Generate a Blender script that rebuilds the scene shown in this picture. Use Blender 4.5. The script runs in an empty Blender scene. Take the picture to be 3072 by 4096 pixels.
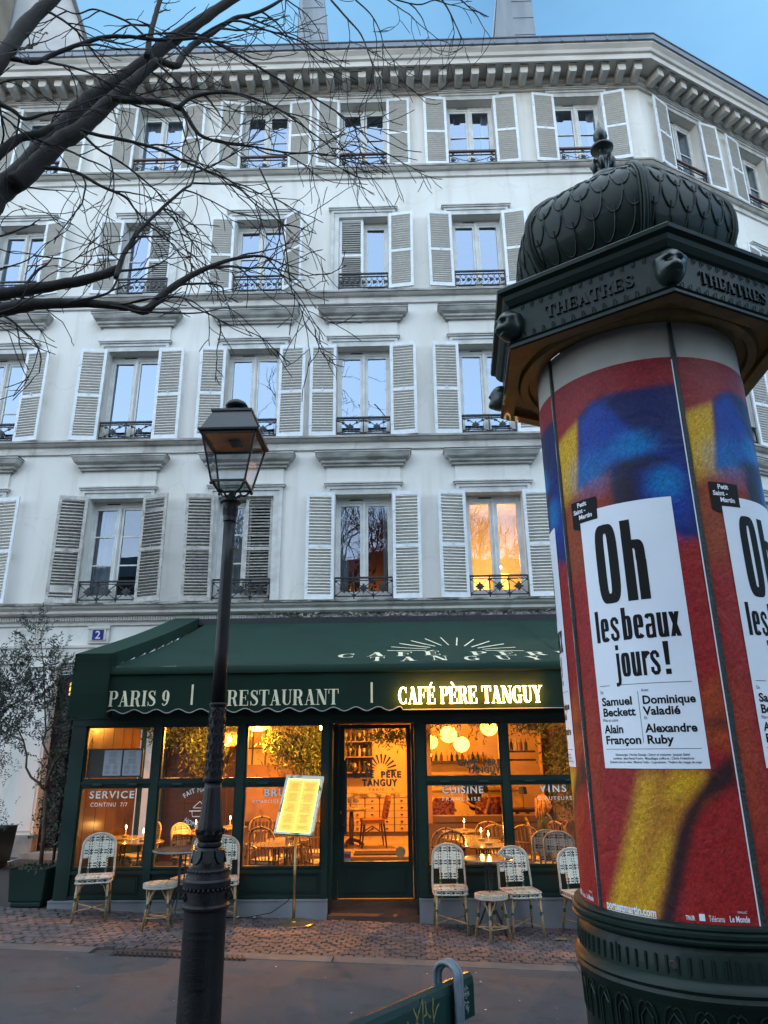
import bpy, math, random
from mathutils import Vector, Matrix, Euler
import numpy as np
random.seed(7)
PI = math.pi
R = math.radians
S = bpy.context.scene
C = S.collection
# ---------------------------------------------------------------- camera, sky, sun, exposure
cam = bpy.data.objects.new('camera', bpy.data.cameras.new('camera')); C.objects.link(cam)
cam.data.lens = 36 * 2840 / 4096; cam.data.sensor_width = 36; cam.data.clip_end = 3000; cam.data.clip_start = .05
cam.matrix_world = Matrix.Translation((0, 0, 1.65)) @ (Matrix.Rotation(R(1.2), 4, 'Z') @ Matrix.Rotation(R(90 + 18.5), 4, 'X') @ Matrix.Rotation(R(-.6), 4, 'Z'))
S.camera = cam
SUN_EL, SUN_AZ = 6.0, 200.0
w = bpy.data.worlds.new('World'); S.world = w; w.use_nodes = True
nt = w.node_tree; nt.nodes.clear()
sky = nt.nodes.new('ShaderNodeTexSky'); sky.sky_type = 'NISHITA'; sky.sun_disc = False
sky.sun_elevation = R(SUN_EL); sky.sun_rotation = R(SUN_AZ); sky.ozone_density = 4.0; sky.air_density = 1.0; sky.dust_density = .6
# thin high cloud: a soft grey-lilac veil broken by large noise
tc = nt.nodes.new('ShaderNodeTexCoord'); mp = nt.nodes.new('ShaderNodeMapping'); mp.inputs['Scale'].default_value = (1, 1, 2.6)
no = nt.nodes.new('ShaderNodeTexNoise'); no.inputs['Scale'].default_value = 1.7; no.inputs['Detail'].default_value = 5
rp = nt.nodes.new('ShaderNodeValToRGB'); rp.color_ramp.elements[0].position = .42; rp.color_ramp.elements[1].position = .72
rp.color_ramp.elements[0].color = (.26, .26, .26, 1); rp.color_ramp.elements[1].color = (.55, .55, .55, 1)
mx = nt.nodes.new('ShaderNodeMix'); mx.data_type = 'RGBA'
mx.inputs['B'].default_value = (1.25, 2.6, 3.7, 1)
bg = nt.nodes.new('ShaderNodeBackground'); bg.inputs['Strength'].default_value = .095
wo = nt.nodes.new('ShaderNodeOutputWorld')
nt.links.new(tc.outputs['Generated'], mp.inputs['Vector']); nt.links.new(mp.outputs[0], no.inputs['Vector'])
nt.links.new(no.outputs['Fac'], rp.inputs['Fac']); nt.links.new(rp.outputs['Color'], mx.inputs['Factor'])
nt.links.new(sky.outputs[0], mx.inputs['A']); nt.links.new(mx.outputs['Result'], bg.inputs[0]); nt.links.new(bg.outputs[0], wo.inputs[0])
sd = bpy.data.lights.new('sun', 'SUN'); sd.energy = 1.35; sd.angle = R(172); sd.color = (.83, .92, 1.0)
so = bpy.data.objects.new('sun', sd); C.objects.link(so)
# sun_rotation is measured clockwise from +Y seen from above
GA, GE = 212, 38   # broad evening sky glow behind the camera
sv = Vector((math.sin(R(GA)) * math.cos(R(GE)), math.cos(R(GA)) * math.cos(R(GE)), math.sin(R(GE))))
so.rotation_euler = sv.to_track_quat('Z', 'Y').to_euler()
S.view_settings.view_transform = 'Standard'; S.view_settings.look = 'None'; S.view_settings.gamma = 1; S.view_settings.exposure = 2.1
S.cycles.use_denoising = True; S.cycles.max_bounces = 10; S.cycles.transparent_max_bounces = 16; S.cycles.diffuse_bounces = 3; S.cycles.glossy_bounces = 4
S.cycles.sample_clamp_indirect = 4.0; S.cycles.caustics_reflective = False; S.cycles.caustics_refractive = False
# ---------------------------------------------------------------- materials
MATS = {}
def M(name, col, rough=.6, metal=0, col2=None, scale=6, detail=6, lo=.35, hi=.65, bump=0, bscale=80, rnd=0, spec=.5, stretch=(1, 1, 1), emis=0, chips=None, chipw=(.55, .6), coat=0, streak=0):
    if name in MATS: return MATS[name]
    m = bpy.data.materials.new(name); m.use_nodes = True; MATS[name] = m
    t = m.node_tree; b = t.nodes['Principled BSDF']; L = t.links
    b.inputs['Roughness'].default_value = rough; b.inputs['Metallic'].default_value = metal; b.inputs['Specular IOR Level'].default_value = spec
    b.inputs['Coat Weight'].default_value = coat
    col = tuple(col) + (1,); c2 = (tuple(col2) + (1,)) if col2 else tuple(x * .82 for x in col[:3]) + (1,)
    tc = t.nodes.new('ShaderNodeTexCoord'); mp = t.nodes.new('ShaderNodeMapping'); mp.inputs['Scale'].default_value = stretch
    L.new(tc.outputs['Object'], mp.inputs['Vector'])
    vec = mp.outputs[0]
    if rnd:
        oi = t.nodes.new('ShaderNodeObjectInfo'); va = t.nodes.new('ShaderNodeVectorMath'); va.operation = 'ADD'
        vm = t.nodes.new('ShaderNodeVectorMath'); vm.operation = 'SCALE'; vm.inputs['Scale'].default_value = 40
        cb = t.nodes.new('ShaderNodeCombineXYZ'); L.new(oi.outputs['Random'], cb.inputs[0]); L.new(oi.outputs['Random'], cb.inputs[1])
        L.new(cb.outputs[0], vm.inputs[0]); L.new(vec, va.inputs[0]); L.new(vm.outputs[0], va.inputs[1]); vec = va.outputs[0]
    n = t.nodes.new('ShaderNodeTexNoise'); n.inputs['Scale'].default_value = scale; n.inputs['Detail'].default_value = detail
    L.new(vec, n.inputs['Vector'])
    r = t.nodes.new('ShaderNodeValToRGB'); r.color_ramp.elements[0].position = lo; r.color_ramp.elements[1].position = hi
    r.color_ramp.elements[0].color = c2; r.color_ramp.elements[1].color = col
    L.new(n.outputs['Fac'], r.inputs['Fac']); out = r.outputs['Color']
    if chips:
        n2 = t.nodes.new('ShaderNodeTexNoise'); n2.inputs['Scale'].default_value = 34; n2.inputs['Detail'].default_value = 8; n2.inputs['Roughness'].default_value = .7
        L.new(vec, n2.inputs['Vector'])
        r2 = t.nodes.new('ShaderNodeValToRGB'); r2.color_ramp.elements[0].position = chipw[0]; r2.color_ramp.elements[1].position = chipw[1]
        L.new(n2.outputs['Fac'], r2.inputs['Fac'])
        mm = t.nodes.new('ShaderNodeMix'); mm.data_type = 'RGBA'; mm.inputs['B'].default_value = tuple(chips) + (1,)
        L.new(r2.outputs['Color'], mm.inputs['Factor']); L.new(out, mm.inputs['A']); out = mm.outputs['Result']
    if rnd:
        hs = t.nodes.new('ShaderNodeHueSaturation'); mr = t.nodes.new('ShaderNodeMapRange')
        mr.inputs['To Min'].default_value = 1 - rnd; mr.inputs['To Max'].default_value = 1 + rnd
        L.new(oi.outputs['Random'], mr.inputs['Value']); L.new(mr.outputs[0], hs.inputs['Value']); L.new(out, hs.inputs['Color']); out = hs.outputs['Color']
    if streak:
        for (sc3, p0, p1, dk) in (((2.2, 2.2, .22), .54, .72, streak), ((.5, .5, .5), .55, .75, streak * .6)):
            m3 = t.nodes.new('ShaderNodeMapping'); m3.inputs['Scale'].default_value = sc3; n3 = t.nodes.new('ShaderNodeTexNoise'); n3.inputs['Scale'].default_value = 2.2; n3.inputs['Detail'].default_value = 9
            r3 = t.nodes.new('ShaderNodeValToRGB'); r3.color_ramp.elements[0].position = p0; r3.color_ramp.elements[1].position = p1; r3.color_ramp.elements[0].color = (1, 1, 1, 1); r3.color_ramp.elements[1].color = (1 - dk, 1 - dk * 1.05, 1 - dk * 1.15, 1)
            L.new(tc.outputs['Object'], m3.inputs['Vector']); L.new(m3.outputs[0], n3.inputs['Vector']); L.new(n3.outputs['Fac'], r3.inputs['Fac'])
            mm = t.nodes.new('ShaderNodeMix'); mm.data_type = 'RGBA'; mm.blend_type = 'MULTIPLY'; mm.inputs['Factor'].default_value = 1; L.new(out, mm.inputs['A']); L.new(r3.outputs['Color'], mm.inputs['B']); out = mm.outputs['Result']
        vo = t.nodes.new('ShaderNodeTexVoronoi'); vo.feature = 'DISTANCE_TO_EDGE'; vo.inputs['Scale'].default_value = .55; n4 = t.nodes.new('ShaderNodeTexNoise'); n4.inputs['Scale'].default_value = 3; n4.inputs['Detail'].default_value = 6
        v4 = t.nodes.new('ShaderNodeMix'); v4.data_type = 'RGBA'; v4.inputs['Factor'].default_value = .35; L.new(tc.outputs['Object'], n4.inputs['Vector']); L.new(tc.outputs['Object'], v4.inputs['A']); L.new(n4.outputs['Color'], v4.inputs['B']); L.new(v4.outputs['Result'], vo.inputs['Vector'])
        r4 = t.nodes.new('ShaderNodeValToRGB'); r4.color_ramp.elements[0].position = .0; r4.color_ramp.elements[1].position = .006; r4.color_ramp.elements[0].color = (.62, .60, .57, 1); r4.color_ramp.elements[1].color = (1, 1, 1, 1)
        L.new(vo.outputs['Distance'], r4.inputs['Fac']); mm = t.nodes.new('ShaderNodeMix'); mm.data_type = 'RGBA'; mm.blend_type = 'MULTIPLY'; mm.inputs['Factor'].default_value = .22; L.new(out, mm.inputs['A']); L.new(r4.outputs['Color'], mm.inputs['B']); out = mm.outputs['Result']
    L.new(out, b.inputs['Base Color'])
    if emis:
        L.new(out, b.inputs['Emission Color']); b.inputs['Emission Strength'].default_value = emis
    # uneven gloss
    mr = t.nodes.new('ShaderNodeMapRange'); mr.inputs['To Min'].default_value = max(.03, rough - .1); mr.inputs['To Max'].default_value = min(1, rough + .12)
    L.new(n.outputs['Fac'], mr.inputs['Value']); L.new(mr.outputs[0], b.inputs['Roughness'])
    if bump:
        nb = t.nodes.new('ShaderNodeTexNoise'); nb.inputs['Scale'].default_value = bscale; nb.inputs['Detail'].default_value = 6
        L.new(vec, nb.inputs['Vector']); bp = t.nodes.new('ShaderNodeBump'); bp.inputs['Strength'].default_value = bump; bp.inputs['Distance'].default_value = .01
        L.new(nb.outputs['Fac'], bp.inputs['Height']); L.new(bp.outputs[0], b.inputs['Normal'])
    return m
def emit(name, col, s):
    if name in MATS: return MATS[name]
    m = bpy.data.materials.new(name); m.use_nodes = True; MATS[name] = m
    b = m.node_tree.nodes['Principled BSDF']; b.inputs['Base Color'].default_value = tuple(col) + (1,)
    b.inputs['Emission Color'].default_value = tuple(col) + (1,); b.inputs['Emission Strength'].default_value = s
    return m
def glass(name, tint=(1, 1, 1), refl=.1, wave=0, rough=.0, gcol=(1, 1, 1)):
    m = bpy.data.materials.new(name); m.use_nodes = True; MATS[name] = m
    t = m.node_tree; t.nodes.clear(); L = t.links
    tr = t.nodes.new('ShaderNodeBsdfTransparent'); tr.inputs[0].default_value = tuple(tint) + (1,)
    gl = t.nodes.new('ShaderNodeBsdfGlossy'); gl.inputs['Roughness'].default_value = rough; gl.inputs['Color'].default_value = tuple(gcol) + (1,)
    lw = t.nodes.new('ShaderNodeLayerWeight'); lw.inputs['Blend'].default_value = .25
    mr = t.nodes.new('ShaderNodeMapRange'); mr.inputs['To Min'].default_value = refl; mr.inputs['To Max'].default_value = min(1, refl + .6)
    L.new(lw.outputs['Fresnel'], mr.inputs['Value'])
    mx = t.nodes.new('ShaderNodeMixShader'); o = t.nodes.new('ShaderNodeOutputMaterial')
    L.new(mr.outputs[0], mx.inputs[0]); L.new(tr.outputs[0], mx.inputs[1]); L.new(gl.outputs[0], mx.inputs[2]); L.new(mx.outputs[0], o.inputs[0])
    if wave:
        tc = t.nodes.new('ShaderNodeTexCoord'); n = t.nodes.new('ShaderNodeTexNoise'); n.inputs['Scale'].default_value = 2.2
        L.new(tc.outputs['Object'], n.inputs['Vector']); bp = t.nodes.new('ShaderNodeBump'); bp.inputs['Strength'].default_value = wave; bp.inputs['Distance'].default_value = .05
        L.new(n.outputs['Fac'], bp.inputs['Height']); L.new(bp.outputs[0], gl.inputs['Normal'])
    return m
wall_m = M('facade_paint', (.71, .685, .645), .85, col2=(.61, .58, .53), scale=1.1, bump=.12, bscale=40, lo=.3, hi=.6, stretch=(1, 1, .45), streak=.13)
mould_m = M('moulding_paint', (.64, .61, .56), .85, col2=(.48, .455, .42), scale=3, bump=.25, bscale=30, stretch=(.6, 1, 3), streak=.3)
ped_m = M('weathered_moulding', (.50, .48, .45), .9, col2=(.24, .23, .21), scale=4, bump=.3, bscale=30, chips=(.12, .11, .10), chipw=(.6, .68), stretch=(.7, 1, 2))
dirty_m = M('flaking_cornice', (.42, .40, .36), .9, col2=(.12, .11, .10), scale=7, lo=.42, hi=.56, bump=.6, bscale=25, chips=(.06, .055, .05), chipw=(.55, .62), stretch=(.5, 1, 2))
zinc_m = M('zinc', (.20, .23, .27), .5, .5, col2=(.12, .14, .17), scale=2, bump=.05, stretch=(1, 1, .3))
zincwall_m = M('zinc_sheet', (.20, .235, .27), .6, .1, col2=(.13, .155, .18), scale=1.4, stretch=(2, 2, .4))
shut_m = M('shutter_paint', (.72, .74, .76), .6, col2=(.62, .64, .66), scale=9, chips=(.34, .30, .26), chipw=(.66, .7), bump=.15, rnd=.03)
slat_m = M('slat_paint', (.82, .79, .74), .65, col2=(.72, .69, .64), scale=12, chips=(.33, .29, .25), chipw=(.67, .71), bump=.1, rnd=.05)
oldshut_m = M('peeling_shutter_paint', (.52, .50, .47), .85, col2=(.36, .33, .30), scale=10, chips=(.22, .19, .165), chipw=(.55, .66), bump=.7, bscale=50, rnd=.08)
oldslat_m = M('peeling_slat_paint', (.42, .40, .37), .9, col2=(.24, .22, .195), scale=14, chips=(.17, .145, .12), chipw=(.54, .66), bump=.7, bscale=50, rnd=.18)
frame_m = M('window_paint', (.68, .68, .66), .5, col2=(.55, .55, .53), scale=5)
iron_m = M('black_iron', (.018, .019, .022), .45, .3, col2=(.03, .03, .034), scale=20)
railwood_m = M('rail_wood', (.12, .045, .03), .5)
green_m = M('dark_green_paint', (.006, .026, .021), .35, col2=(.004, .017, .014), scale=2, bump=.03, bscale=15, coat=.15)
colgreen_m = M('column_green_paint', (.0065, .017, .013), .5, 0, spec=.22, col2=(.004, .010, .008), scale=2.5, bump=.12, bscale=26, coat=.08, stretch=(1, 1, .4), chips=(.022, .038, .036), chipw=(.64, .74))
lamp_m = M('lamp_paint', (.0105, .0095, .011), .42, .1, spec=.3, col2=(.006, .0055, .0065), scale=7, bump=.25, bscale=60)
canvas_m = M('awning_canvas', (.016, .043, .031), .9, col2=(.012, .034, .025), spec=.2, scale=1.5, bump=.25, bscale=400, streak=.12)
valance_m = M('valance_canvas', (.008, .026, .017), .9, col2=(.006, .020, .013), spec=.2, scale=2.5, bump=.25, bscale=400)
cream_m = M('cream_lettering', (.80, .74, .52), .8, col2=(.62, .57, .40), scale=9)
asphalt_m = M('asphalt', (.056, .056, .062), .9, col2=(.040, .040, .045), scale=1.2, detail=12, bump=.9, bscale=190, chips=(.10, .095, .092), chipw=(.66, .72), streak=.32)
cobble_m = M('cobble_stone', (.066, .050, .049), .8, col2=(.045, .035, .036), scale=14, bump=.5, bscale=70, rnd=.2)
joint_m = M('cobble_joint', (.046, .037, .035), .95, bump=.5)
kerb_m = M('kerb_stone', (.085, .078, .076), .85, col2=(.06, .056, .054), scale=4, bump=.3, bscale=90)
plinth_m = M('grey_plinth', (.20, .21, .23), .6, col2=(.13, .14, .155), scale=2.5, bump=.08)
bark_m = M('bark', (.020, .016, .014), .9, col2=(.009, .0075, .0065), scale=16, bump=.9, bscale=70, stretch=(1, 1, .5), chips=(.030, .042, .022), chipw=(.62, .7))
twig_m = M('twig_bark', (.013, .009, .009), .85, col2=(.007, .005, .006), scale=20)
orange_m = M('ochre_wall', (.34, .19, .10), .85, col2=(.28, .15, .08), scale=1.2, bump=.05)
dado_m = M('brown_dado', (.12, .065, .035), .6, col2=(.09, .05, .028), scale=3)
creamwall_m = M('cream_wall', (.62, .45, .26), .8, col2=(.55, .38, .22), scale=1.5)
tile_m = M('floor_tile', (.42, .30, .20), .5, col2=(.32, .23, .15), scale=5, rnd=.08)
darkwood_m = M('dark_wood', (.045, .02, .012), .4, col2=(.03, .014, .009), scale=5, stretch=(1, 1, 6))
cane_m = M('rattan_cane', (.36, .245, .13), .5, col2=(.22, .135, .065), scale=22, stretch=(1, 1, 3), rnd=.1)
canepale_m = M('pale_cane', (.46, .42, .36), .5, col2=(.34, .29, .23), scale=22, rnd=.06)
weavew_m = M('weave_cream', (.72, .70, .58), .45, col2=(.52, .51, .42), scale=60)
weaveb_m = M('weave_navy', (.006, .009, .016), .45, scale=60)
tie_m = M('green_tie', (.01, .06, .045), .4)
top_m = M('table_top', (.33, .30, .26), .16, col2=(.26, .23, .20), scale=9, coat=.3)
topdark_m = M('dark_table_top', (.05, .075, .07), .14, col2=(.04, .06, .055), scale=9, coat=.4)
brass_m = M('brass', (.45, .33, .16), .28, .9, col2=(.3, .21, .1), scale=12)
steel_m = M('steel_rim', (.30, .31, .33), .35, .8)
leaf_m = M('olive_leaf', (.060, .080, .062), .65, col2=(.030, .044, .034), scale=30, rnd=.1)
leaf2_m = M('feathery_leaf', (.040, .060, .024), .6, col2=(.022, .034, .014), scale=30)
inleaf_m = M('hanging_leaf', (.075, .105, .022), .5, col2=(.035, .05, .012), scale=25)
win_dark = M('room_dark', (.03, .028, .027), .9)
glass_up = glass('window_glass', (.66, .72, .78), .31, wave=.012, gcol=(.66, .80, 1.0))
glass_low = glass('lower_window_glass', (.74, .76, .78), .13, wave=.012, gcol=(.70, .82, 1.0))
glass_shop = glass('shop_glass', (.97, .97, .97), .045, wave=.03)
glass_lamp = glass('lantern_glass', (.88, .9, .92), .10, wave=.25)
paper_m = M('white_paper', (.72, .74, .80), .55, col2=(.64, .66, .73), scale=1.2, bump=.45, bscale=4)
ink_m = M('black_ink', (.006, .0065, .007), .6, spec=.15)
letter_m = M('window_lettering', (.85, .84, .78), .6)
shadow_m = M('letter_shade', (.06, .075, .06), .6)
stone_m = M('base_stone', (.28, .27, .25), .9, col2=(.17, .165, .155), scale=5, bump=.35, bscale=50)
# ---------------------------------------------------------------- mesh builder
class MB:
    def __init__(s): s.v = []; s.f = []; s.mi = []; s.mats = []
    def m(s, mat):
        if mat not in s.mats: s.mats.append(mat)
        return s.mats.index(mat)
    def add(s, vs, fs, mat=None):
        b = len(s.v); s.v += [tuple(v) for v in vs]; k = s.m(mat) if mat else 0
        for f in fs: s.f.append([b + i for i in f]); s.mi.append(k)
    def quad(s, a, b, c, d, mat=None): s.add([a, b, c, d], [(0, 1, 2, 3)], mat)
    def box(s, x0, x1, y0, y1, z0, z1, mat=None, mtx=None, bev=0):
        vs = [(x, y, z) for z in (z0, z1) for y in (y0, y1) for x in (x0, x1)]
        if mtx: vs = [mtx @ Vector(v) for v in vs]
        s.add(vs, [(0, 2, 3, 1), (4, 5, 7, 6), (0, 1, 5, 4), (2, 6, 7, 3), (0, 4, 6, 2), (1, 3, 7, 5)], mat)
    def tube(s, pts, rad, n=6, mat=None, caps=True):
        pts = [Vector(p) for p in pts]
        if not hasattr(rad, '__len__'): rad = [rad] * len(pts)
        b = len(s.v); k = s.m(mat) if mat else 0; u = None
        for i, p in enumerate(pts):
            d = (pts[min(i + 1, len(pts) - 1)] - pts[max(i - 1, 0)])
            d = d.normalized() if d.length > 1e-9 else Vector((0, 0, 1))
            if u is None: u = d.orthogonal().normalized()
            else:
                u = u - d * u.dot(d); u = u.normalized() if u.length > 1e-6 else d.orthogonal().normalized()
            q = d.cross(u)
            for j in range(n):
                a = 2 * PI * j / n; s.v.append(tuple(p + (u * math.cos(a) + q * math.sin(a)) * rad[i]))
        for i in range(len(pts) - 1):
            for j in range(n):
                s.f.append([b + i * n + j, b + i * n + (j + 1) % n, b + (i + 1) * n + (j + 1) % n, b + (i + 1) * n + j]); s.mi.append(k)
        if caps:
            s.f.append([b + j for j in range(n)][::-1]); s.mi.append(k)
            e = b + (len(pts) - 1) * n; s.f.append([e + j for j in range(n)]); s.mi.append(k)
    def lathe(s, prof, n=24, mat=None, o=(0, 0, 0), mod=None, a0=0, close=True):
        b = len(s.v); k = s.m(mat) if mat else 0
        for (r, z) in prof:
            for j in range(n):
                a = a0 + 2 * PI * j / n; rr = r * (mod(a, z) if mod else 1)
                s.v.append((o[0] + rr * math.cos(a), o[1] + rr * math.sin(a), o[2] + z))
        for i in range(len(prof) - 1):
            for j in range(n):
                s.f.append([b + i * n + j, b + i * n + (j + 1) % n, b + (i + 1) * n + (j + 1) % n, b + (i + 1) * n + j]); s.mi.append(k)
        if close:
            s.f.append([b + j for j in range(n)][::-1]); s.mi.append(k)
            e = b + (len(prof) - 1) * n; s.f.append([e + j for j in range(n)]); s.mi.append(k)
    def sphere(s, o, r, mat=None, nu=12, nv=8, sc=(1, 1, 1), fn=None):
        b = len(s.v); k = s.m(mat) if mat else 0
        for i in range(nv + 1):
            t = PI * i / nv
            for j in range(nu):
                a = 2 * PI * j / nu; p = Vector((math.sin(t) * math.cos(a), math.sin(t) * math.sin(a), math.cos(t)))
                if fn: p = fn(p)
                s.v.append((o[0] + p.x * r * sc[0], o[1] + p.y * r * sc[1], o[2] + p.z * r * sc[2]))
        for i in range(nv):
            for j in range(nu):
                s.f.append([b + i * nu + j, b + (i + 1) * nu + j, b + (i + 1) * nu + (j + 1) % nu, b + i * nu + (j + 1) % nu]); s.mi.append(k)
    def prism(s, poly, y0, y1, mat=None):   # poly in x,z extruded along y
        n = len(poly); vs = [(x, y0, z) for x, z in poly] + [(x, y1, z) for x, z in poly]
        s.add(vs, [tuple(range(n)), tuple(range(2 * n - 1, n - 1, -1))] + [(i, i + n, (i + 1) % n + n, (i + 1) % n) for i in range(n)], mat)
    def mesh(s, name, mat=None, smooth=False):
        me = bpy.data.meshes.new(name); me.from_pydata(s.v, [], s.f)
        for x in (s.mats or [mat]): me.materials.append(x)
        if len(s.mats) > 1: me.polygons.foreach_set('material_index', s.mi)
        if smooth: me.polygons.foreach_set('use_smooth', [True] * len(me.polygons))
        me.update(); return me
def ob(name, data, parent=None, loc=(0, 0, 0), rot=(0, 0, 0), sc=(1, 1, 1), mtx=None):
    o = bpy.data.objects.new(name, data); C.objects.link(o); o.parent = parent
    if mtx is not None: o.matrix_basis = mtx
    else: o.location = loc; o.rotation_euler = rot; o.scale = sc
    return o
def build(mb, name, mat=None, parent=None, loc=(0, 0, 0), rot=(0, 0, 0), smooth=False, kind=None, mtx=None, fix=False, sc=(1, 1, 1)):
    me = mb.mesh(name, mat, smooth)
    if fix:
        import bmesh
        bm = bmesh.new(); bm.from_mesh(me); bmesh.ops.recalc_face_normals(bm, faces=bm.faces); bm.to_mesh(me); bm.free()
    o = ob(name, me, parent, loc, rot, sc, mtx)
    if kind: o['kind'] = kind
    return o
def tag(o, label, cat, group=None):
    o['label'] = label; o['category'] = cat
    if group: o['group'] = group
    return o
def thing(name, label, cat, loc=(0, 0, 0), rz=0, group=None):
    return tag(ob(name, None, None, loc, (0, 0, rz)), label, cat, group)
def copy_tree(o, parent=None):
    c = o.copy(); C.objects.link(c); c.parent = parent
    for ch in KIDS(o): copy_tree(ch, c)
    return c
def KIDS(o): return [x for x in C.objects if x.parent == o]
def auto_smooth(o, ang=35):
    me = o.data
    me.polygons.foreach_set('use_smooth', [True] * len(me.polygons))
    try: me.set_sharp_from_angle(angle=R(ang))
    except Exception: pass
def g(x): return -.012 - .0385 * x
# ---------------------------------------------------------------- lettering
def arcq(cx, cy, rx, ry, a0, a1, T, h, n=16, p=1.3):
    q = []; pr = None
    for i in range(n + 1):
        a = R(a0 + (a1 - a0) * i / n); t = h + (T - h) * abs(math.cos(a)) ** p
        ca, sa = math.cos(a), math.sin(a)
        o = (cx + (rx) * ca + ca * t / 2, cy + ry * sa + sa * t / 2); n_ = (cx + rx * ca - ca * t / 2, cy + ry * sa - sa * t / 2)
        if pr: q.append([pr[0], o, n_, pr[1]])
        pr = (o, n_)
    return q
def bar(x0, y0, x1, y1): return [[(x0, y0), (x1, y0), (x1, y1), (x0, y1)]]
def ln(x0, y0, x1, y1, w): return [[(x0 - w / 2, y0), (x0 + w / 2, y0), (x1 + w / 2, y1), (x1 - w / 2, y1)]]
def band(pts, ws):
    q = []; pr = None; n = len(pts)
    for i, (x, y) in enumerate(pts):
        dx = pts[min(i + 1, n - 1)][0] - pts[max(i - 1, 0)][0]; dy = pts[min(i + 1, n - 1)][1] - pts[max(i - 1, 0)][1]
        l = math.hypot(dx, dy) or 1; nx, ny = -dy / l, dx / l; w_ = ws[i] / 2 if hasattr(ws, '__len__') else ws / 2
        a, b = (x + nx * w_, y + ny * w_), (x - nx * w_, y - ny * w_)
        if pr: q.append([pr[0], a, b, pr[1]])
        pr = (a, b)
    return q
T_, H_ = .19, .045
def stem(x, y0=0, y1=1, t=T_, lo=True, hi=True, s=.07):
    q = bar(x, y0, x + t, y1)
    if lo: q += bar(x - s, y0, x + t + s, y0 + H_)
    if hi: q += bar(x - s, y1 - H_, x + t + s, y1)
    return q
def _E(full=True):
    q = stem(.08) + bar(.2, 1 - H_, .66, 1) + bar(.615, .72, .66, 1) + bar(.26, .49, .5, .53) + bar(.47, .36, .51, .66)
    if full: q += bar(.2, 0, .68, H_) + bar(.635, 0, .68, .3)
    return q
def _C(): return arcq(.43, .5, .31, .475, 48, 312, T_, H_, 22) + bar(.64, .66, .69, .98) + bar(.64, .02, .685, .32)
_P = stem(.08) + bar(.26, .955, .42, 1) + bar(.26, .47, .42, .515) + arcq(.40, .735, .20, .243, -90, 90, T_, H_, 12)
_S = band([(.52, .72), (.50, .86), (.40, .955), (.28, .965), (.17, .90), (.13, .79), (.17, .67), (.28, .57), (.42, .47), (.52, .37), (.55, .24), (.49, .10), (.37, .035), (.24, .035), (.13, .11), (.09, .26)],
          [.04, .05, .05, .06, .1, .15, .18, .2, .2, .18, .15, .1, .06, .05, .05, .04]) + bar(.52, .68, .56, .99) + bar(.06, 0, .1, .3)
SER = {
 'A': (ln(.13, 0, .40, 1, .05) + ln(.62, 0, .385, 1, .21) + bar(.19, .28, .56, .325) + bar(.02, 0, .24, H_) + bar(.44, 0, .82, H_), .82),
 'C': (_C(), .80), 'E': (_E(), .76), 'F': (_E(False), .72), 'É': (_E() + ln(.30, 1.07, .44, 1.26, .12), .76), 'È': (_E() + ln(.40, 1.07, .24, 1.26, .12), .76),
 'P': (_P, .72), 'R': (_P + band([(.36, .5), (.50, .44), (.56, .2), (.62, .03), (.76, .02)], [.05, .16, .19, .14, .05]), .82),
 'T': (stem(.29, hi=False) + bar(.02, 1 - H_, .75, 1) + bar(.02, .7, .065, 1) + bar(.705, .7, .75, 1), .78),
 'N': (bar(.12, 0, .165, 1) + bar(.70, 0, .745, 1) + ln(.66, 0, .19, 1, .22) + bar(.02, 0, .27, H_) + bar(.0, 1 - H_, .25, 1) + bar(.6, 1 - H_, .85, 1), .87),
 'G': (_C() + bar(.55, .02, .72, .42) + bar(.47, .40, .80, .445), .85),
 'U': (bar(.10, .3, .28, 1) + bar(.62, .3, .665, 1) + bar(.02, 1 - H_, .37, 1) + bar(.53, 1 - H_, .76, 1) + arcq(.415, .30, .227, .265, 180, 270, T_, H_, 8) + arcq(.415, .30, .227, .265, 270, 360, .07, H_, 8), .80),
 'Y': (stem(.31, hi=False, y1=.48) + ln(.40, .44, .17, 1, .21) + ln(.43, .44, .67, 1, .05) + bar(.0, 1 - H_, .36, 1) + bar(.55, 1 - H_, .80, 1), .78),
 'I': (stem(.09), .38), 'S': (_S, .64), 'H': (stem(.08) + stem(.56) + bar(.2, .48, .6, .525), .86), ' ': ([], .34),
 '9': (arcq(.32, .66, .17, .315, 0, 360, T_, H_, 24) + band([(.49, .66), (.49, .42), (.43, .16), (.30, .035), (.17, .05), (.12, .16)], [.19, .17, .12, .06, .06, .1]), .62)}
def sup(cx, cy, rx, ry, a0, a1, tx, ty, n=20, e=.5):
    q = []; pr = None
    f = lambda a, X, Y: (cx + X * math.copysign(abs(math.cos(a)) ** e, math.cos(a)), cy + Y * math.copysign(abs(math.sin(a)) ** e, math.sin(a)))
    for i in range(n + 1):
        a = R(a0 + (a1 - a0) * i / n); o, i_ = f(a, rx, ry), f(a, rx - tx, ry - ty)
        if pr: q.append([pr[0], o, i_, pr[1]])
        pr = (o, i_)
    return q
X_, k_ = .74, .18
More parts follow.
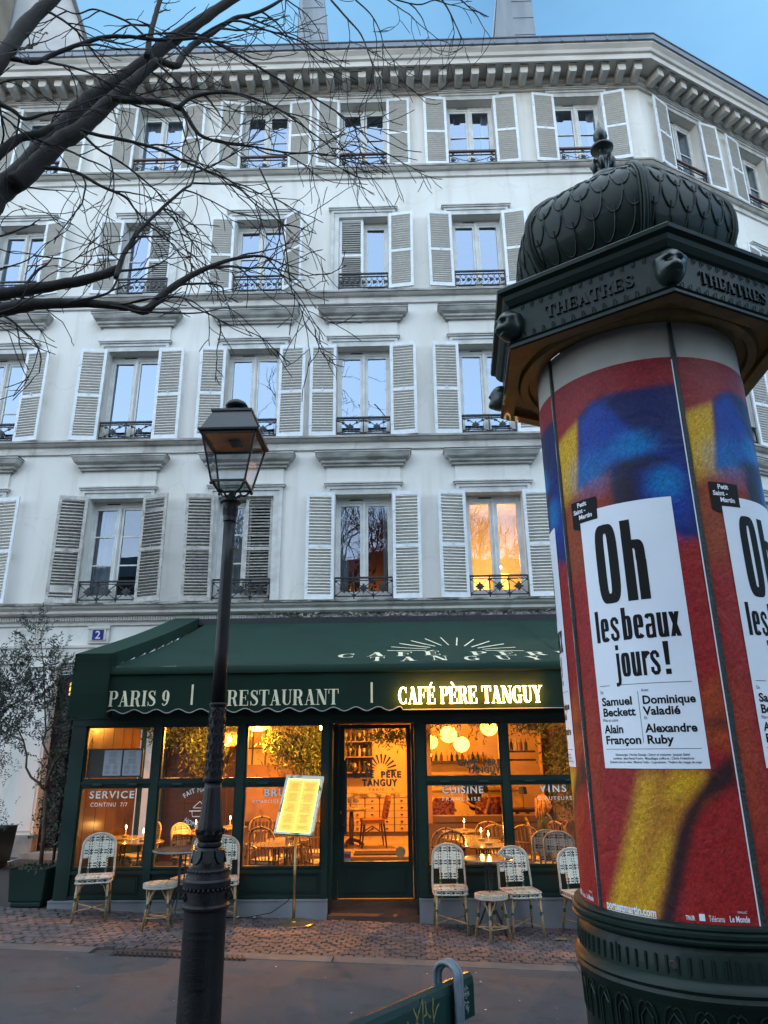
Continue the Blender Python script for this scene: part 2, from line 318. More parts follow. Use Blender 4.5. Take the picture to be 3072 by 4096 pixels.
GRO = {'O': (sup(.25, .5, .23, .5, 0, 360, k_ + .01, .12, 32), .52), 'h': (bar(.03, 0, .22, 1) + sup(.235, .48, .205, .26, 0, 180, k_, .11, 14) + bar(.265, 0, .445, .48), .48),
 'l': (bar(.03, 0, .21, 1), .24), 'o': (sup(.22, X_ / 2, .20, X_ / 2, 0, 360, k_, .11, 28), .44),
 'e': (sup(.22, X_ / 2, .20, X_ / 2, 0, 325, k_, .11, 28) + bar(.1, .33, .4, .42), .44),
 's': (band([(.355, .52), (.35, .62), (.29, .685), (.18, .685), (.11, .62), (.11, .53), (.17, .44), (.27, .34), (.34, .25), (.345, .13), (.29, .06), (.16, .055), (.09, .12), (.085, .24)], [.14, .14, .12, .12, .14, .15, .15, .15, .15, .15, .12, .12, .14, .14]), .42),
 'b': (bar(.03, 0, .21, 1) + sup(.23, X_ / 2, .20, X_ / 2, 0, 360, k_, .11, 26), .46),
 'a': (bar(.27, 0, .41, .5) + sup(.22, .50, .19, .24, 0, 165, .14, .11, 12) + sup(.2, .21, .175, .22, 60, 330, .14, .10, 18), .44),
 'u': (bar(.03, .24, .205, X_) + bar(.255, 0, .43, X_) + sup(.225, .26, .195, .27, 180, 350, k_, .11, 12), .46),
 'x': (ln(.09, 0, .32, X_, .17) + ln(.32, 0, .09, X_, .17), .41), 'j': (bar(.09, -.1, .24, X_) + bar(.09, .84, .24, 1) + band([(.165, -.08), (.15, -.17), (.08, -.225), (-.03, -.23)], [.15, .14, .12, .11]), .28),
 'r': (bar(.03, 0, .18, X_) + sup(.24, .44, .17, .30, 30, 170, k_, .13, 10), .33), '!': ([[(.06, .28), (.18, .28), (.2, 1), (.04, 1)]] + bar(.045, 0, .195, .16), .24), ' ': ([], .1)}
def glyph_polys(txt, font, track=0.):
    out = []; x = 0
    for ch in txt:
        q, a = font[ch]; out.append((ch, [[(px + x, py) for px, py in p] for p in q])); x += a + track
    return out, x
def txt_mesh(name, txt, font, f, mat, track=0, depth=0, eps=.00012):
    """flat (or raised by depth) letters; f(x, y, d) -> 3D point"""
    mb = MB(); gl, wd = glyph_polys(txt, font, track); k = 0
    for ch, ps in gl:
        for p in ps:
            k += 1; e = eps * (k % 7)
            top = [f(px, py, depth + e) for px, py in p]; n = len(p)
            mb.add(top, [tuple(range(n))], mat)
            if depth:
                bot = [f(px, py, 0) for px, py in p]
                mb.add(top + bot, [(i, (i + 1) % n, (i + 1) % n + n, i + n) for i in range(n)], mat)
    return mb, wd
_tcache = {}
def sans(txt, size=1., bold=.0, track=1., xs=1.):
    key = (txt, bold, track)
    if key not in _tcache:
        cu = bpy.data.curves.new('t', 'FONT'); cu.body = txt; cu.offset = bold; cu.space_character = track; cu.resolution_u = 3
        o = bpy.data.objects.new('t', cu); me = bpy.data.meshes.new_from_object(o)
        vs = [tuple(v.co) for v in me.vertices]; fs = [tuple(p.vertices) for p in me.polygons]
        bpy.data.objects.remove(o); bpy.data.curves.remove(cu); bpy.data.meshes.remove(me)
        _tcache[key] = (vs, fs)
    vs, fs = _tcache[key]
    return [(x * size * xs, y * size) for x, y, z in vs], fs, (max(v[0] for v in vs) * size * xs if vs else 0)
def sans_add(mb, txt, f, mat, size, bold=0, track=1, xs=1, x0=0, y0=0, center=False, d=0):
    vs, fs, wd = sans(txt, size, bold, track, xs); ox = x0 - (wd / 2 if center else 0)
    mb.add([f(x + ox, y + y0, d) for x, y in vs], fs, mat); return wd
# ================================================================ GROUND
def grid_slab(mb, x0, x1, y0, y1, dz=0, nx=24):
    for i in range(nx):
        a, b = x0 + (x1 - x0) * i / nx, x0 + (x1 - x0) * (i + 1) / nx
        mb.quad((a, y0, g(a) + dz), (b, y0, g(b) + dz), (b, y1, g(b) + dz), (a, y1, g(a) + dz))
mb = MB(); grid_slab(mb, -12, 12, -40, 6.62, 0, 4)
mb.quad((-12, 6.62, g(-12)), (-5.6, 6.62, g(-5.6)), (-5.6, 11.5, g(-5.6)), (-12, 11.5, g(-12)))
mb.quad((12, -40, g(12)), (400, -40, g(12)), (400, 400, g(12)), (12, 400, g(12))); mb.quad((-400, -40, g(-12)), (-12, -40, g(-12)), (-12, 400, g(-12)), (-400, 400, g(-12)))
mb.quad((-400, -400, g(0)), (400, -400, g(0)), (400, -40, g(0)), (-400, -40, g(0)))
build(mb, 'road', asphalt_m, kind='structure')
pav = ob('pavement', None); pav['kind'] = 'structure'
mb = MB(); grid_slab(mb, -5.6, 9, 6.80, 11.5, -.0065, 14); build(mb, 'joint_bed', joint_m, pav)
mb = MB(); grid_slab(mb, -5.6, 9, 6.62, 6.80, .004, 14)
build(mb, 'kerb_bed', joint_m, pav, loc=(0, 0, -.02))
# kerb flags: pale slabs between asphalt and setts
kb = MB(); kb.box(-.495, .495, -.085, .085, -.05, .006); kme = kb.mesh('kerb_stone', kerb_m)
x = -5.1
while x < 6.5:
    if not (-2.45 < x < -1.3): 
        o = ob('kerb_stone', kme, pav, (x, 6.71, g(x)), (0, math.atan(.0385), random.uniform(-.006, .006)))
    x += 1.0
# setts
cme = []
for k in range(5):
    cb = MB(); r_ = random.Random(k)
    lx, ly = .0425 + r_.uniform(-.006, .003), .0355 + r_.uniform(-.004, .002)
    t = [(-lx * .9, -ly * .9), (lx * .9 + r_.uniform(-.004, .004), -ly * .9), (lx * .92, ly * .9), (-lx * .9, ly * .88 + r_.uniform(-.003, .003))]
    vs = [(a, b, r_.uniform(-.001, .003)) for a, b in t] + [(a * 1.07, b * 1.07, -.006) for a, b in t] + [(a * 1.07, b * 1.07, -.04) for a, b in t]
    cb.add(vs, [(0, 1, 2, 3)] + [(i, i + 4, (i + 1) % 4 + 4, (i + 1) % 4) for i in range(4)] + [(i + 4, i + 8, (i + 1) % 4 + 8, (i + 1) % 4 + 4) for i in range(4)])
    cme.append(cb.mesh('sett', cobble_m))
rest = MB(); cnt = 0; pos = []
for j in range(20):
    yy = 6.84 + j * .073
    if yy > 8.15: break
    off = (j % 2) * .044; i = 0; xx = -5.5 + off
    while xx < 6:
        pos.append((xx + random.uniform(-.006, .006), yy + random.uniform(-.005, .005) + .012 * math.sin(xx * 1.7), random.uniform(-.05, .05), random.uniform(-.005, .004))); xx += .088
pos.sort(key=lambda p: (p[1] - .0) + abs(p[0] + .6) * .35 + (3 if p[0] < -3.6 or p[0] > 1.7 else 0))
for n_, (xx, yy, rz, dz) in enumerate(pos):
    me = random.choice(cme)
    if n_ < 300: ob('sett', me, pav, (xx, yy, g(xx) + dz + .004), (random.uniform(-.03, .03), math.atan(.0385) + random.uniform(-.03, .03), rz))
    else:
        Mx = Matrix.Translation((xx, yy, g(xx) + dz + .004)) @ Euler((random.uniform(-.03, .03), .0385, rz)).to_matrix().to_4x4()
        rest.add([Mx @ v.co for v in me.vertices], [tuple(p.vertices) for p in me.polygons])
restc = M('sett_field', (.110, .082, .083), .75, col2=(.055, .045, .047), scale=9, bump=.4, bscale=70, lo=.4, hi=.6)
build(rest, 'sett_field', restc, pav, kind='stuff')
# floor grate
gr = thing('drain_grate', 'rusty iron floor grate let into the pavement edge beside the lamp post', 'grate', (-1.86, 6.64, g(-1.86)))
rust_m = M('rusty_iron', (.05, .03, .025), .8, .3, col2=(.025, .018, .016), scale=20, bump=.3)
mb = MB(); mb.box(-.56, .56, -.07, .07, -.02, .002); build(mb, 'frame', M('grate_pit', (.01, .009, .009), .9), gr, rot=(0, .0385, 0))
for i in range(27):
    mb = MB(); mb.box(-.009, .009, -.066, .066, -.002, .012); build(mb, 'bar', rust_m, gr, (-.53 + i * .0408, 0, .0385 * (.53 - i * .0408)), (0, 0, .35))
# ================================================================ APARTMENT BUILDING
B = thing('apartment_building', 'white plastered corner apartment house with louvred shutters above the cafe', 'building', (0, 11.5, 0))
CX = 5.2; ANG = R(28)
SIDE = Matrix.Translation((CX, 0, 0)) @ Matrix.Rotation(ANG, 4, 'Z')
ID = Matrix.Identity(4)
cols = {'A': -4.85, 'B': -2.62, 'C': -.59, 'D': 1.64, 'F': 3.88}
floors = {2: (4.0, 5.82), 3: (6.92, 8.73), 4: (9.97, 11.66), 5: (12.87, 14.62)}
W_ = .48
wins = []
for fl, (z0, z1) in floors.items():
    for c, u in list(cols.items()) + [('Z', -7.33)]:
        if fl == 4: u += {'A': -.0, 'B': 0, 'Z': -.05}.get(c, 0)
        if fl == 2 and c == 'Z': u = -7.45
        if fl == 5 and c == 'B': u = -4.85 + 2.23
        wins.append((ID, 'M', fl, c, u, z0, z1))
# floor 5 / others column A sits at -4.85
for fl, (z0, z1) in floors.items():
    for i, u in enumerate((1.2, 3.42, 5.64)): wins.append((SIDE, 'S', fl, 'S%d' % i, u, z0, z1))
def holed(mb, x0, x1, z0, z1, holes, y=0, mat=None, reveal=.24, rmat=None):
    xs = sorted({x0, x1} | {h[0] for h in holes} | {h[1] for h in holes}); zs = sorted({z0, z1} | {h[2] for h in holes} | {h[3] for h in holes})
    for i in range(len(xs) - 1):
        for j in range(len(zs) - 1):
            a, b, c, d = xs[i], xs[i + 1], zs[j], zs[j + 1]; mx_, mz = (a + b) / 2, (c + d) / 2
            if any(h[0] < mx_ < h[1] and h[2] < mz < h[3] for h in holes): continue
            mb.quad((a, y, c), (b, y, c), (b, y, d), (a, y, d), mat)
    for a, b, c, d in holes:
        r = y + reveal; k = rmat or mat
        mb.quad((a, y, c), (a, r, c), (a, r, d), (a, y, d), k); mb.quad((b, y, d), (b, r, d), (b, r, c), (b, y, c), k)
        mb.quad((a, y, d), (a, r, d), (b, r, d), (b, y, d), k); mb.quad((a, y, c), (b, y, c), (b, r, c), (a, r, c), k)
mb = MB(); H = [(u - W_, u + W_, z0, z1) for (Mx, s, fl, c, u, z0, z1) in wins if s == 'M']
holed(mb, -11, CX, 3.62, 15.1, H)
build(mb, 'wall', wall_m, B)
mb = MB(); H = [(u - W_, u + W_, z0, z1) for (Mx, s, fl, c, u, z0, z1) in wins if s == 'S']
holed(mb, 0, 9.5, -1, 15.1, H)
build(mb, 'wall', wall_m, B, mtx=SIDE)
# room boxes behind the windows so that panes look into dark rooms
def roombox(mb, u, z0, z1, dep=1.6):
    mb.quad((u - 1, dep, z0 - .3), (u + 1, dep, z0 - .3), (u + 1, dep, z1 + .4), (u - 1, dep, z1 + .4)); mb.quad((u - 1, .27, z1 + .4), (u + 1, .27, z1 + .4), (u + 1, dep, z1 + .4), (u - 1, dep, z1 + .4))
    mb.quad((u - 1, .27, z0 - .3), (u + 1, .27, z0 - .3), (u + 1, dep, z0 - .3), (u - 1, dep, z0 - .3))
    mb.quad((u - 1, .27, z0 - .3), (u - 1, dep, z0 - .3), (u - 1, dep, z1 + .4), (u - 1, .27, z1 + .4)); mb.quad((u + 1, .27, z0 - .3), (u + 1, dep, z0 - .3), (u + 1, dep, z1 + .4), (u + 1, .27, z1 + .4))
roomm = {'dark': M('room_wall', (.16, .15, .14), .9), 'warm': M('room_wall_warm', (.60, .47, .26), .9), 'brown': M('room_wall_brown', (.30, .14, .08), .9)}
# swept mouldings round the corner (profile: outward d, z)
def sweep(name, prof, mat, x0=-11, L2=9.5, par=B, smooth=False):
    mb = MB(); n = len(prof); V = []
    t = math.tan(ANG / 2)
    for d, z in prof: V.append((x0, -d, z))
    for d, z in prof: V.append((CX + d * t * 1.0, -d, z))
    for d, z in prof:
        p = SIDE @ Vector((L2, -d, z)); V.append(tuple(p))
    fs = []
    for s_ in range(2):
        for i in range(n - 1): fs.append((s_ * n + i, (s_ + 1) * n + i, (s_ + 1) * n + i + 1, s_ * n + i + 1))
    mb.add(V, fs); o = build(mb, name, mat, par, fix=False)
    return o
for z in (6.66, 9.66, 12.62):
    sweep('string_course', [(.0, z - .02), (.035, z), (.035, z + .045), (.015, z + .05), (.015, z + .135), (.06, z + .15), (.10, z + .185), (.10, z + .20)], mould_m)
    sweep('sill_ledge', [(.0, z + .197), (.125, z + .20), (.13, z + .235), (.0, z + .25)], ped_m)
# first floor cornice with dentils
sweep('cornice', [(0, 3.60), (.03, 3.62), (.03, 3.66), (.05, 3.68), (.05, 3.755), (.11, 3.77), (.15, 3.80), (.15, 3.84), (.20, 3.88), (.22, 3.915)], mould_m)
sweep('cornice_ledge', [(0, 3.90), (.24, 3.92), (.245, 3.955), (0, 3.985)], dirty_m)
dm = MB(); dm.box(-.013, .013, -.075, -.045, 3.69, 3.75); dme = dm.mesh('dentil', mould_m)
for i in range(108): ob('dentil', dme, B, (-6.95 + i * .0415, 0, 0))
fl_ = MB(); rr = random.Random(5)
for i in range(520):   # flaked plaster crumbs on the cornice above the awning
    x = rr.uniform(-2.4, 3.0); z = 3.70 + rr.random() ** 1.6 * .10; s_ = rr.uniform(.012, .045)
    Mx = Matrix.Translation((x, -.07 - rr.random() * .05, z)) @ Euler((rr.uniform(-1, 1), rr.uniform(-.6, .6), rr.uniform(-1, 1))).to_matrix().to_4x4()
    fl_.add([Mx @ Vector(p) for p in ((-s_, 0, -s_ * .4), (s_, 0, -s_ * .3), (s_ * .8, 0, s_ * .5), (-s_ * .7, 0, s_ * .4))], [(0, 1, 2, 3)])
build(fl_, 'flaking_plaster', dirty_m, B, kind='stuff')
# roof cornice
sweep('roof_cornice', [(0, 14.80), (.05, 14.80), (.05, 14.84), (.08, 14.86), (.08, 14.93), (.13, 14.95), (.13, 15.06), (.50, 15.06), (.50, 15.02), (.54, 15.02), (.54, 15.15), (.58, 15.17), (.60, 15.24), (.66, 15.31), (.66, 15.345)], M('cornice_paint', (.60, .57, .52), .9, col2=(.46, .435, .40), scale=3, bump=.2, bscale=30, stretch=(.5, 1, 2)))
sweep('gutter', [(.66, 15.345), (.70, 15.35), (.72, 15.44), (.70, 15.45), (.60, 15.46), (.3, 15.5)], zinc_m)
sweep('gutter_edge', [(.71, 15.44), (.735, 15.445), (.735, 15.475), (.70, 15.48)], iron_m)
rf = MB(); rf.quad((-11, -.3, 15.5), (CX, -.3, 15.5), (CX, 5, 19.0), (-11, 5, 19.0)); build(rf, 'roof', zincwall_m, B)
rf = MB(); rf.quad((0, -.3, 15.5), (9.5, -.3, 15.5), (9.5, 5, 19.0), (0, 5, 19.0)); build(rf, 'roof', zincwall_m, B, mtx=SIDE)
cb = MB(); cb.prism([(-.08, 15.055), (-.08, 14.90), (-.06, 14.855), (.06, 14.855), (.08, 14.90), (.08, 15.055)], -.43, -.10)
cb.box(-.085, .085, -.465, -.10, 15.02, 15.056)
cme_ = cb.mesh('corbel', M('corbel_paint', (.60, .57, .52), .9, col2=(.44, .42, .385), scale=4, bump=.3, bscale=30))
x = CX - .10
while x > -10.8: ob('corbel', cme_, B, (x, 0, 0)); x -= .335
for i in range(26): ob('corbel', cme_, B, mtx=SIDE @ Matrix.Translation((.24 + i * .335, 0, 0)))
for i in range(34):
    mb = MB(); mb.box(-.012, .012, -.725, -.66, 15.34, 15.452); build(mb, 'gutter_bracket', zinc_m, B, (CX - .3 - i * .46, 0, 0))
# chimneys: zinc-sheathed party walls on the roof
def chimney(xl, xr, tl, tr, xe, y0=1.0, y1=3.2, zt=21.5, zb=15.3):
    def lerp(a, b, z): return a + (b - a) * (z - 17.4) / (19.1 - 17.4)
    V = []
    for z in (zb, zt):
        for x, y in ((lerp(xl, tl, z), y0 + .5), (lerp(xe, xe - .03, z), y0), (lerp(xr, tr, z), y0), (lerp(xr, tr, z), y1), (lerp(xl, tl, z), y1)): V.append((x, y, z))
    mb = MB(); mb.add(V, [(0, 1, 6, 5), (1, 2, 7, 6), (2, 3, 8, 7), (3, 4, 9, 8), (4, 0, 5, 9), (5, 6, 7, 8, 9)])
    o = build(mb, 'chimney', zincwall_m, B)
    for z in (17.75, 18.3, 18.85):
        s_ = MB(); s_.box(lerp(xe, xe - .03, z), lerp(xr, tr, z), y0 - .012, y0 - .001, z, z + .02); build(s_, 'seam', zinc_m, o)
    s_ = MB(); a, b = lerp(xl, tl, zb), lerp(xl, tl, zt); s_.add([(a - .05, y0 + .45, zb), (a + .02, y0 + .44, zb), (a + .02, y0 + .6, zb), (a - .05, y0 + .6, zb), (b - .05, y0 + .45, zt), (b + .02, y0 + .44, zt), (b + .02, y0 + .6, zt), (b - .05, y0 + .6, zt)], [(0, 1, 5, 4), (1, 2, 6, 5), (2, 3, 7, 6), (3, 0, 4, 7)])
    build(s_, 'edge_strip', iron_m, o)
chimney(2.49, 3.47, 2.69, 3.45, 2.98)
chimney(-2.29, -1.46, -2.25, -1.60, -2.1)
# window surrounds, pediments
def surround(Mx, fl, u, z0, z1, kind, side):
    a, b = u - W_, u + W_
    if side == 'S' and fl < 3: pass
    mb = MB()
    for (p, q, d) in ((0, .10, .030), (.10, .155, .050)):
        mb.box(a - q, a - p, -d, -.0005, z0 - .1, z1 + p); mb.box(b + p, b + q, -d, -.0005, z0 - .1, z1 + p); mb.box(a - q, b + q, -d - .001, -.0005, z1 + p, z1 + q)
    zt = z1 + .155
    mb.box(a - .19, b + .19, -.075, -.0005, zt, zt + .03); mb.box(a - .205, b + .205, -.095, -.0005, zt + .03, zt + .055)
    build(mb, 'window_surround', M('surround_paint', (.62, .61, .585), .8, col2=(.46, .45, .43), scale=5, bump=.2, bscale=40, chips=(.30, .28, .26), chipw=(.68, .72)), B, mtx=Mx)
    if fl in (2, 3):
        zp = zt + .055
        mb = MB(); mb.box(a - .16, b + .16, -.035, -.0005, zp, zp + .30)
        build(mb, 'frieze_panel', wall_m, B, mtx=Mx)
        zq = zp + .30; prof = [(0, 0), (.05, 0), (.05, .03), (.085, .05), (.085, .09), (.14, .13), (.17, .19), (.17, .205), (.185, .21), (.185, .235), (0, .24)]
        mb = MB(); n = len(prof); V = []
        for sx, base in ((-1, a - .17), (1, b + .17)):
            for d, z in prof: V.append((base + sx * d, -.0, zq + z))
            for d, z in prof: V.append((base + sx * d, -.035 - d, zq + z))
        fs = []
        for (p, q) in ((0, n), (n, 3 * n), (3 * n, 2 * n)):
            for i in range(n - 1): fs.append((p + i, q + i, q + i + 1, p + i + 1))
        mb.add(V, fs); build(mb, 'window_pediment', ped_m, B, mtx=Mx)
        mb = MB(); mb.box(a - .36, b + .36, -.225, -.0, zq + .238, zq + .252); build(mb, 'pediment_flashing', M('dark_flashing', (.05, .05, .052), .7), B, mtx=Mx)
# french window
def french(Mx, fl, u, z0, z1, style, side, col):
    yb = .20; a, b = u - W_, u + W_; zt = z1 - .10
    root = None
    mb = MB(); f = .035
    mb.box(a, a + f, yb - .03, yb + .04, z0, z1); mb.box(b - f, b, yb - .03, yb + .04, z0, z1); mb.box(a + f, b - f, yb - .03, yb + .04, zt, z1); mb.box(a + f, b - f, yb - .03, yb + .04, z0, z0 + .04)
    mb.box(u - .028, u + .028, yb - .045, yb + .03, z0 + .04, zt); mb.box(u - .012, u + .012, yb - .06, yb - .046, z0 + .04, zt)
    for s_ in (-1, 1):
        i_, o_ = u + s_ * .029, u + s_ * (W_ - f - .001)
        lo, hi = min(i_, o_), max(i_, o_); st = .04
        mb.box(lo, lo + st, yb - .02, yb + .02, z0 + .04, zt); mb.box(hi - st, hi, yb - .02, yb + .02, z0 + .04, zt); mb.box(lo + st, hi - st, yb - .02, yb + .02, z0 + .04, z0 + .16); mb.box(lo + st, hi - st, yb - .02, yb + .02, zt - .05, zt)
        nb = {2: 0, 3: 0, 4: 0, 5: 1}[fl]
        if fl == 2 and col in ('A', 'B', 'Z'): nb = 2
        if fl == 4 and col in ('A', 'B', 'Z'): nb = 1
        if fl == 3 and col == 'Z': nb = 2
        for k in range(nb):
            zz = z0 + .16 + (zt - z0 - .2) * (k + 1) / (nb + 1) + (.05 if nb == 1 else 0); mb.box(lo + st, hi - st, yb - .014, yb + .014, zz, zz + .024)
    w_ = build(mb, 'window', frame_m, B, mtx=Mx)
    for s_ in (-1, 1):
        i_, o_ = u + s_ * .069, u + s_ * (W_ - f - .041); lo, hi = min(i_, o_), max(i_, o_)
        ta, tb2 = random.uniform(-.006, .006), random.uniform(-.008, .008); p = MB(); p.quad((lo, yb + .003 + ta, z0 + .16), (hi, yb + .003 - ta, z0 + .16), (hi, yb + .003 - ta + tb2, zt - .05), (lo, yb + .003 + ta + tb2, zt - .05)); build(p, 'pane', glass_low if fl == 2 else glass_up, w_)
    # gap-hiding vent strip
    p = MB(); p.box(u - .25, u - .02, yb - .036, yb - .031, z1 - .05, z1 - .03); build(p, 'vent', iron_m, w_)
    rm = 'warm' if (fl, col) == (2, 'D') else ('brown' if (fl, col) == (2, 'C') else 'dark')
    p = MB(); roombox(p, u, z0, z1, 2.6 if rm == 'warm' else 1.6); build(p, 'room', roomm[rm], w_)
    if (fl, col) in ((5, 'A'), (2, 'A'), (2, 'B'), (2, 'C'), (5, 'D'), (5, 'S0'), (5, 'S1'), (4, 'B'), (5, 'F')):
        cm = M('net_curtain', (.50, .53, .55) if fl > 2 else (.5, .5, .48), .9, col2=(.36, .39, .42), scale=16, stretch=(1, 1, .12), lo=.4, hi=.6)
        spans = {(5, 'A'): [(a, b)], (2, 'A'): [(a + .05, u - .02)], (2, 'B'): [(a, u)], (2, 'C'): [(a + .03, a + .2), (b - .16, b)]}.get((fl, col), [(b - .22, b - .03)])
        for (c0, c1) in spans:
            p = MB(); n = 24
            for k in range(n):
                t0, t1 = c0 + (c1 - c0) * k / n, c0 + (c1 - c0) * (k + 1) / n
                y0_, y1_ = yb + .12 + .018 * math.sin(k * 1.3), yb + .12 + .018 * math.sin((k + 1) * 1.3)
                p.quad((t0, y0_, z0), (t1, y1_, z0), (t1, y1_, zt), (t0, y0_, zt))
            build(p, 'curtain', cm, w_, smooth=True)
    if (fl, col) == (2, 'D'):
        def lit(x0, x1, y, za, zb, m_):
            p = MB(); p.box(x0, x1, y, y + .02, za, zb); return build(p, 'lit_doorway', m_, w_)
        em = emit('lit_room_glow', (1., .60, .12), .6)
        lit(u - .42, u - .26, 2.55, z0 + .1, z0 + .98, em); lit(u - .14, u + .16, 2.55, z0 + .1, z0 + .98, em); lit(u + .30, u + .58, 2.55, z0 + .1, z0 + 1.0, em)
        p = MB(); p.sphere((u + .28, 1.7, z0 + .92), .035); build(p, 'room_lamp', emit('bulb', (1, .72, .3), 14), w_)
        l = bpy.data.lights.new('room_light', 'POINT'); l.energy = 26; l.color = (1, .60, .24); l.shadow_soft_size = .08; lo_ = ob('room_light', l, w_, (u + .28, 1.5, z0 + 1.0))
    if (fl, col) == (2, 'C'):
        l = bpy.data.lights.new('room_light', 'POINT'); l.energy = 1.5; l.color = (1, .50, .2); l.shadow_soft_size = .1; ob('room_light', l, w_, (u + .1, 1.2, z0 + .4))
        p = MB(); rq = random.Random(3)
        for k in range(70):
            c_ = Vector((u - .25 + rq.gauss(0, .16) + (.35 if k % 3 == 0 else 0), .55 + rq.gauss(0, .08), z0 + .5 + rq.gauss(0, .22))); s_ = rq.uniform(.04, .09); e_ = Euler((rq.uniform(-1, 1), rq.uniform(-1.5, 1.5), rq.uniform(-1, 1))).to_matrix()
            p.add([c_ + e_ @ Vector(q) * s_ for q in ((-1, 0, 0), (0, 0, -.5), (1, 0, 0), (0, 0, .5))], [(0, 1, 2, 3)])
        build(p, 'house_plant', M('house_plant_leaf', (.02, .06, .03), .4), w_, kind='stuff')
    return w_
# railing
def rosette(mb, x, z, r, y, n=8, mat=None):
    mb.lathe([(r * .0, 0)] and [(.001, -.012), (r * .33, -.012), (r * .33, .0), (.001, 0)], 10, mat, (0, 0, 0), close=False) if False else None
    for k in range(n):
        a = 2 * PI * k / n; L_ = r * (1 if k % 2 == 0 else .78)
        pts = [(.2, -.2), (.55, -.26), (.85, -.2), (1, 0), (.85, .2), (.55, .26), (.2, .2)]
        mb.prism([(x + (p * math.cos(a) - q * math.sin(a)) * L_, z + (p * math.sin(a) + q * math.cos(a)) * L_) for p, q in pts], y - .011, y + .011 - .001 * (k % 2), mat)
    mb.prism([(x + .36 * r * math.cos(2 * PI * k / 12), z + .36 * r * math.sin(2 * PI * k / 12)) for k in range(12)], y - .02, y + .015, mat)
def rail_mesh(fl):
    mb = MB(); a, b = -W_ + .003, W_ - .003; h = .36; y = -.03
    def bx(x0, x1, z0, z1, t=.012): mb.box(x0, x1, y - t, y + t, z0, z1)
    if fl in (2, 3):
        mb.box(a, b, y - .028, y + .028, h - .025, h); bx(a, b, .03, .05); bx(a, b, h - .065, h - .05)
        n = 3 if fl == 2 else 2
        for k in range(n + 1):
            x = a + (b - a) * k / n; bx(max(a, x - .01), min(b, x + .01), .0, h - .03)
        for k in range(n):
            xc = a + (b - a) * (k + .5) / n; hw = (b - a) / n / 2 - .012; zc = .172; hh = .12
            for sx in (-1, 1):
                for s_ in (-1, 1):
                    if fl == 2:
                        mb.tube([(xc + sx * .03, y, zc + s_ * .03), (xc + sx * hw, y, zc + s_ * hh)], .008, 4)
                        rosette(mb, xc + sx * hw * .98, zc + s_ * hh * .95, .022, y, 6)
                    else:
                        P_ = []
                        for t in np.linspace(0, 1, 10): P_.append((xc + sx * (.02 + hw * t * .95), y, zc + s_ * (.015 + (hh - .02) * (t + .22 * math.sin(t * PI)))))
                        mb.tube(P_, .009, 4); rosette(mb, xc + sx * hw * .55, zc + s_ * hh * .72, .032, y, 6); rosette(mb, xc + sx * hw * .9, zc + s_ * hh * .95, .025, y, 5)
            rosette(mb, xc, zc, .078 if fl == 2 else .066, y)
    elif fl == 4:
        mb.box(a, b, y - .02, y + .02, h - .025, h); bx(a, b, .03, .048); bx(a, b, h - .085, h - .07); bx(a, a + .015, 0, h - .03); bx(b - .015, b, 0, h - .03)
        for k in range(9):
            x = a + .05 + (b - a - .1) * k / 8; rosette(mb, x, .16, .05 if k % 2 == 0 else .036, y, 6)
            for s_ in (-1, 1): mb.tube([(x, y, .16), (x + s_ * .05, y, .16 + .05), (x + s_ * .045, y, .25), (x + s_ * .01, y, .275)], .006, 4)
            mb.tube([(x, y, .05), (x + .05, y, .1), (x + .055, y, .16)], .006, 4)
    else:
        bx(a, b, .05, .065); bx(a, b, h - .1, h - .085); bx(a, a + .015, 0, h - .03); bx(b - .015, b, 0, h - .03)
        for x in (a + .08, 0, b - .08):
            rosette(mb, x, .15, .06, y, 6); rosette(mb, x, .31, .035, y, 5)
            for s_ in (-1, 1): mb.tube([(x, y, .1), (x + s_ * .08, y, .08), (x + s_ * .11, y, .14), (x + s_ * .06, y, .19)], .007, 4)
        mb.tube([(a, y, .26), (-.2, y, .14), (0, y, .1), (.2, y, .14), (b, y, .26)], .007, 4)
    return mb
rails = {f: rail_mesh(f).mesh('railing', iron_m) for f in (2, 3, 4, 5)}
hr = MB(); hr.box(-W_ + .002, W_ - .002, -.065, -.01, .335, .37); hrm = hr.mesh('handrail', railwood_m)
# shutters: unit frame .47 x 1.85, hinged at x=0, lying in x>0 ; leaf face at -y
SW, SH = .475, 1.86
def shutter_frame(old):
    mb = MB(); t = .016; s_ = .052
    j = (lambda: random.uniform(-.004, .004)) if old else (lambda: 0)
    mb.box(0, s_, -t, t, 0, SH); mb.box(SW - s_, SW, -t, t, 0, SH)
    mb.box(s_, SW - s_, -t + .001, t - .001, 0, .085); mb.box(s_, SW - s_, -t + .001, t - .001, SH - .07, SH); mb.box(s_, SW - s_, -t + .001, t - .001, .87, .925)
    mb.box(.0, .03, -t - .008, -t, .2, .3); mb.box(.0, .03, -t - .008, -t, 1.5, 1.6); mb.box(SW / 2 - .005, SW / 2 + .005, -t - .02, -t, .895, .94)
    return mb
sfm = {0: shutter_frame(0).mesh('shutter', shut_m), 1: shutter_frame(1).mesh('shutter', oldshut_m)}
sl = MB(); sl.box(.05, SW - .05, -.026, .026, -.0055, .0055, None, Matrix.Rotation(R(-31), 4, 'X')); slm = {0: sl.mesh('slat', slat_m)}
sl2 = MB(); sl2.box(.05, SW - .05, -.024, .024, -.006, .006, None, Matrix.Rotation(R(-33), 4, 'X')); slm[1] = sl2.mesh('slat', oldslat_m)
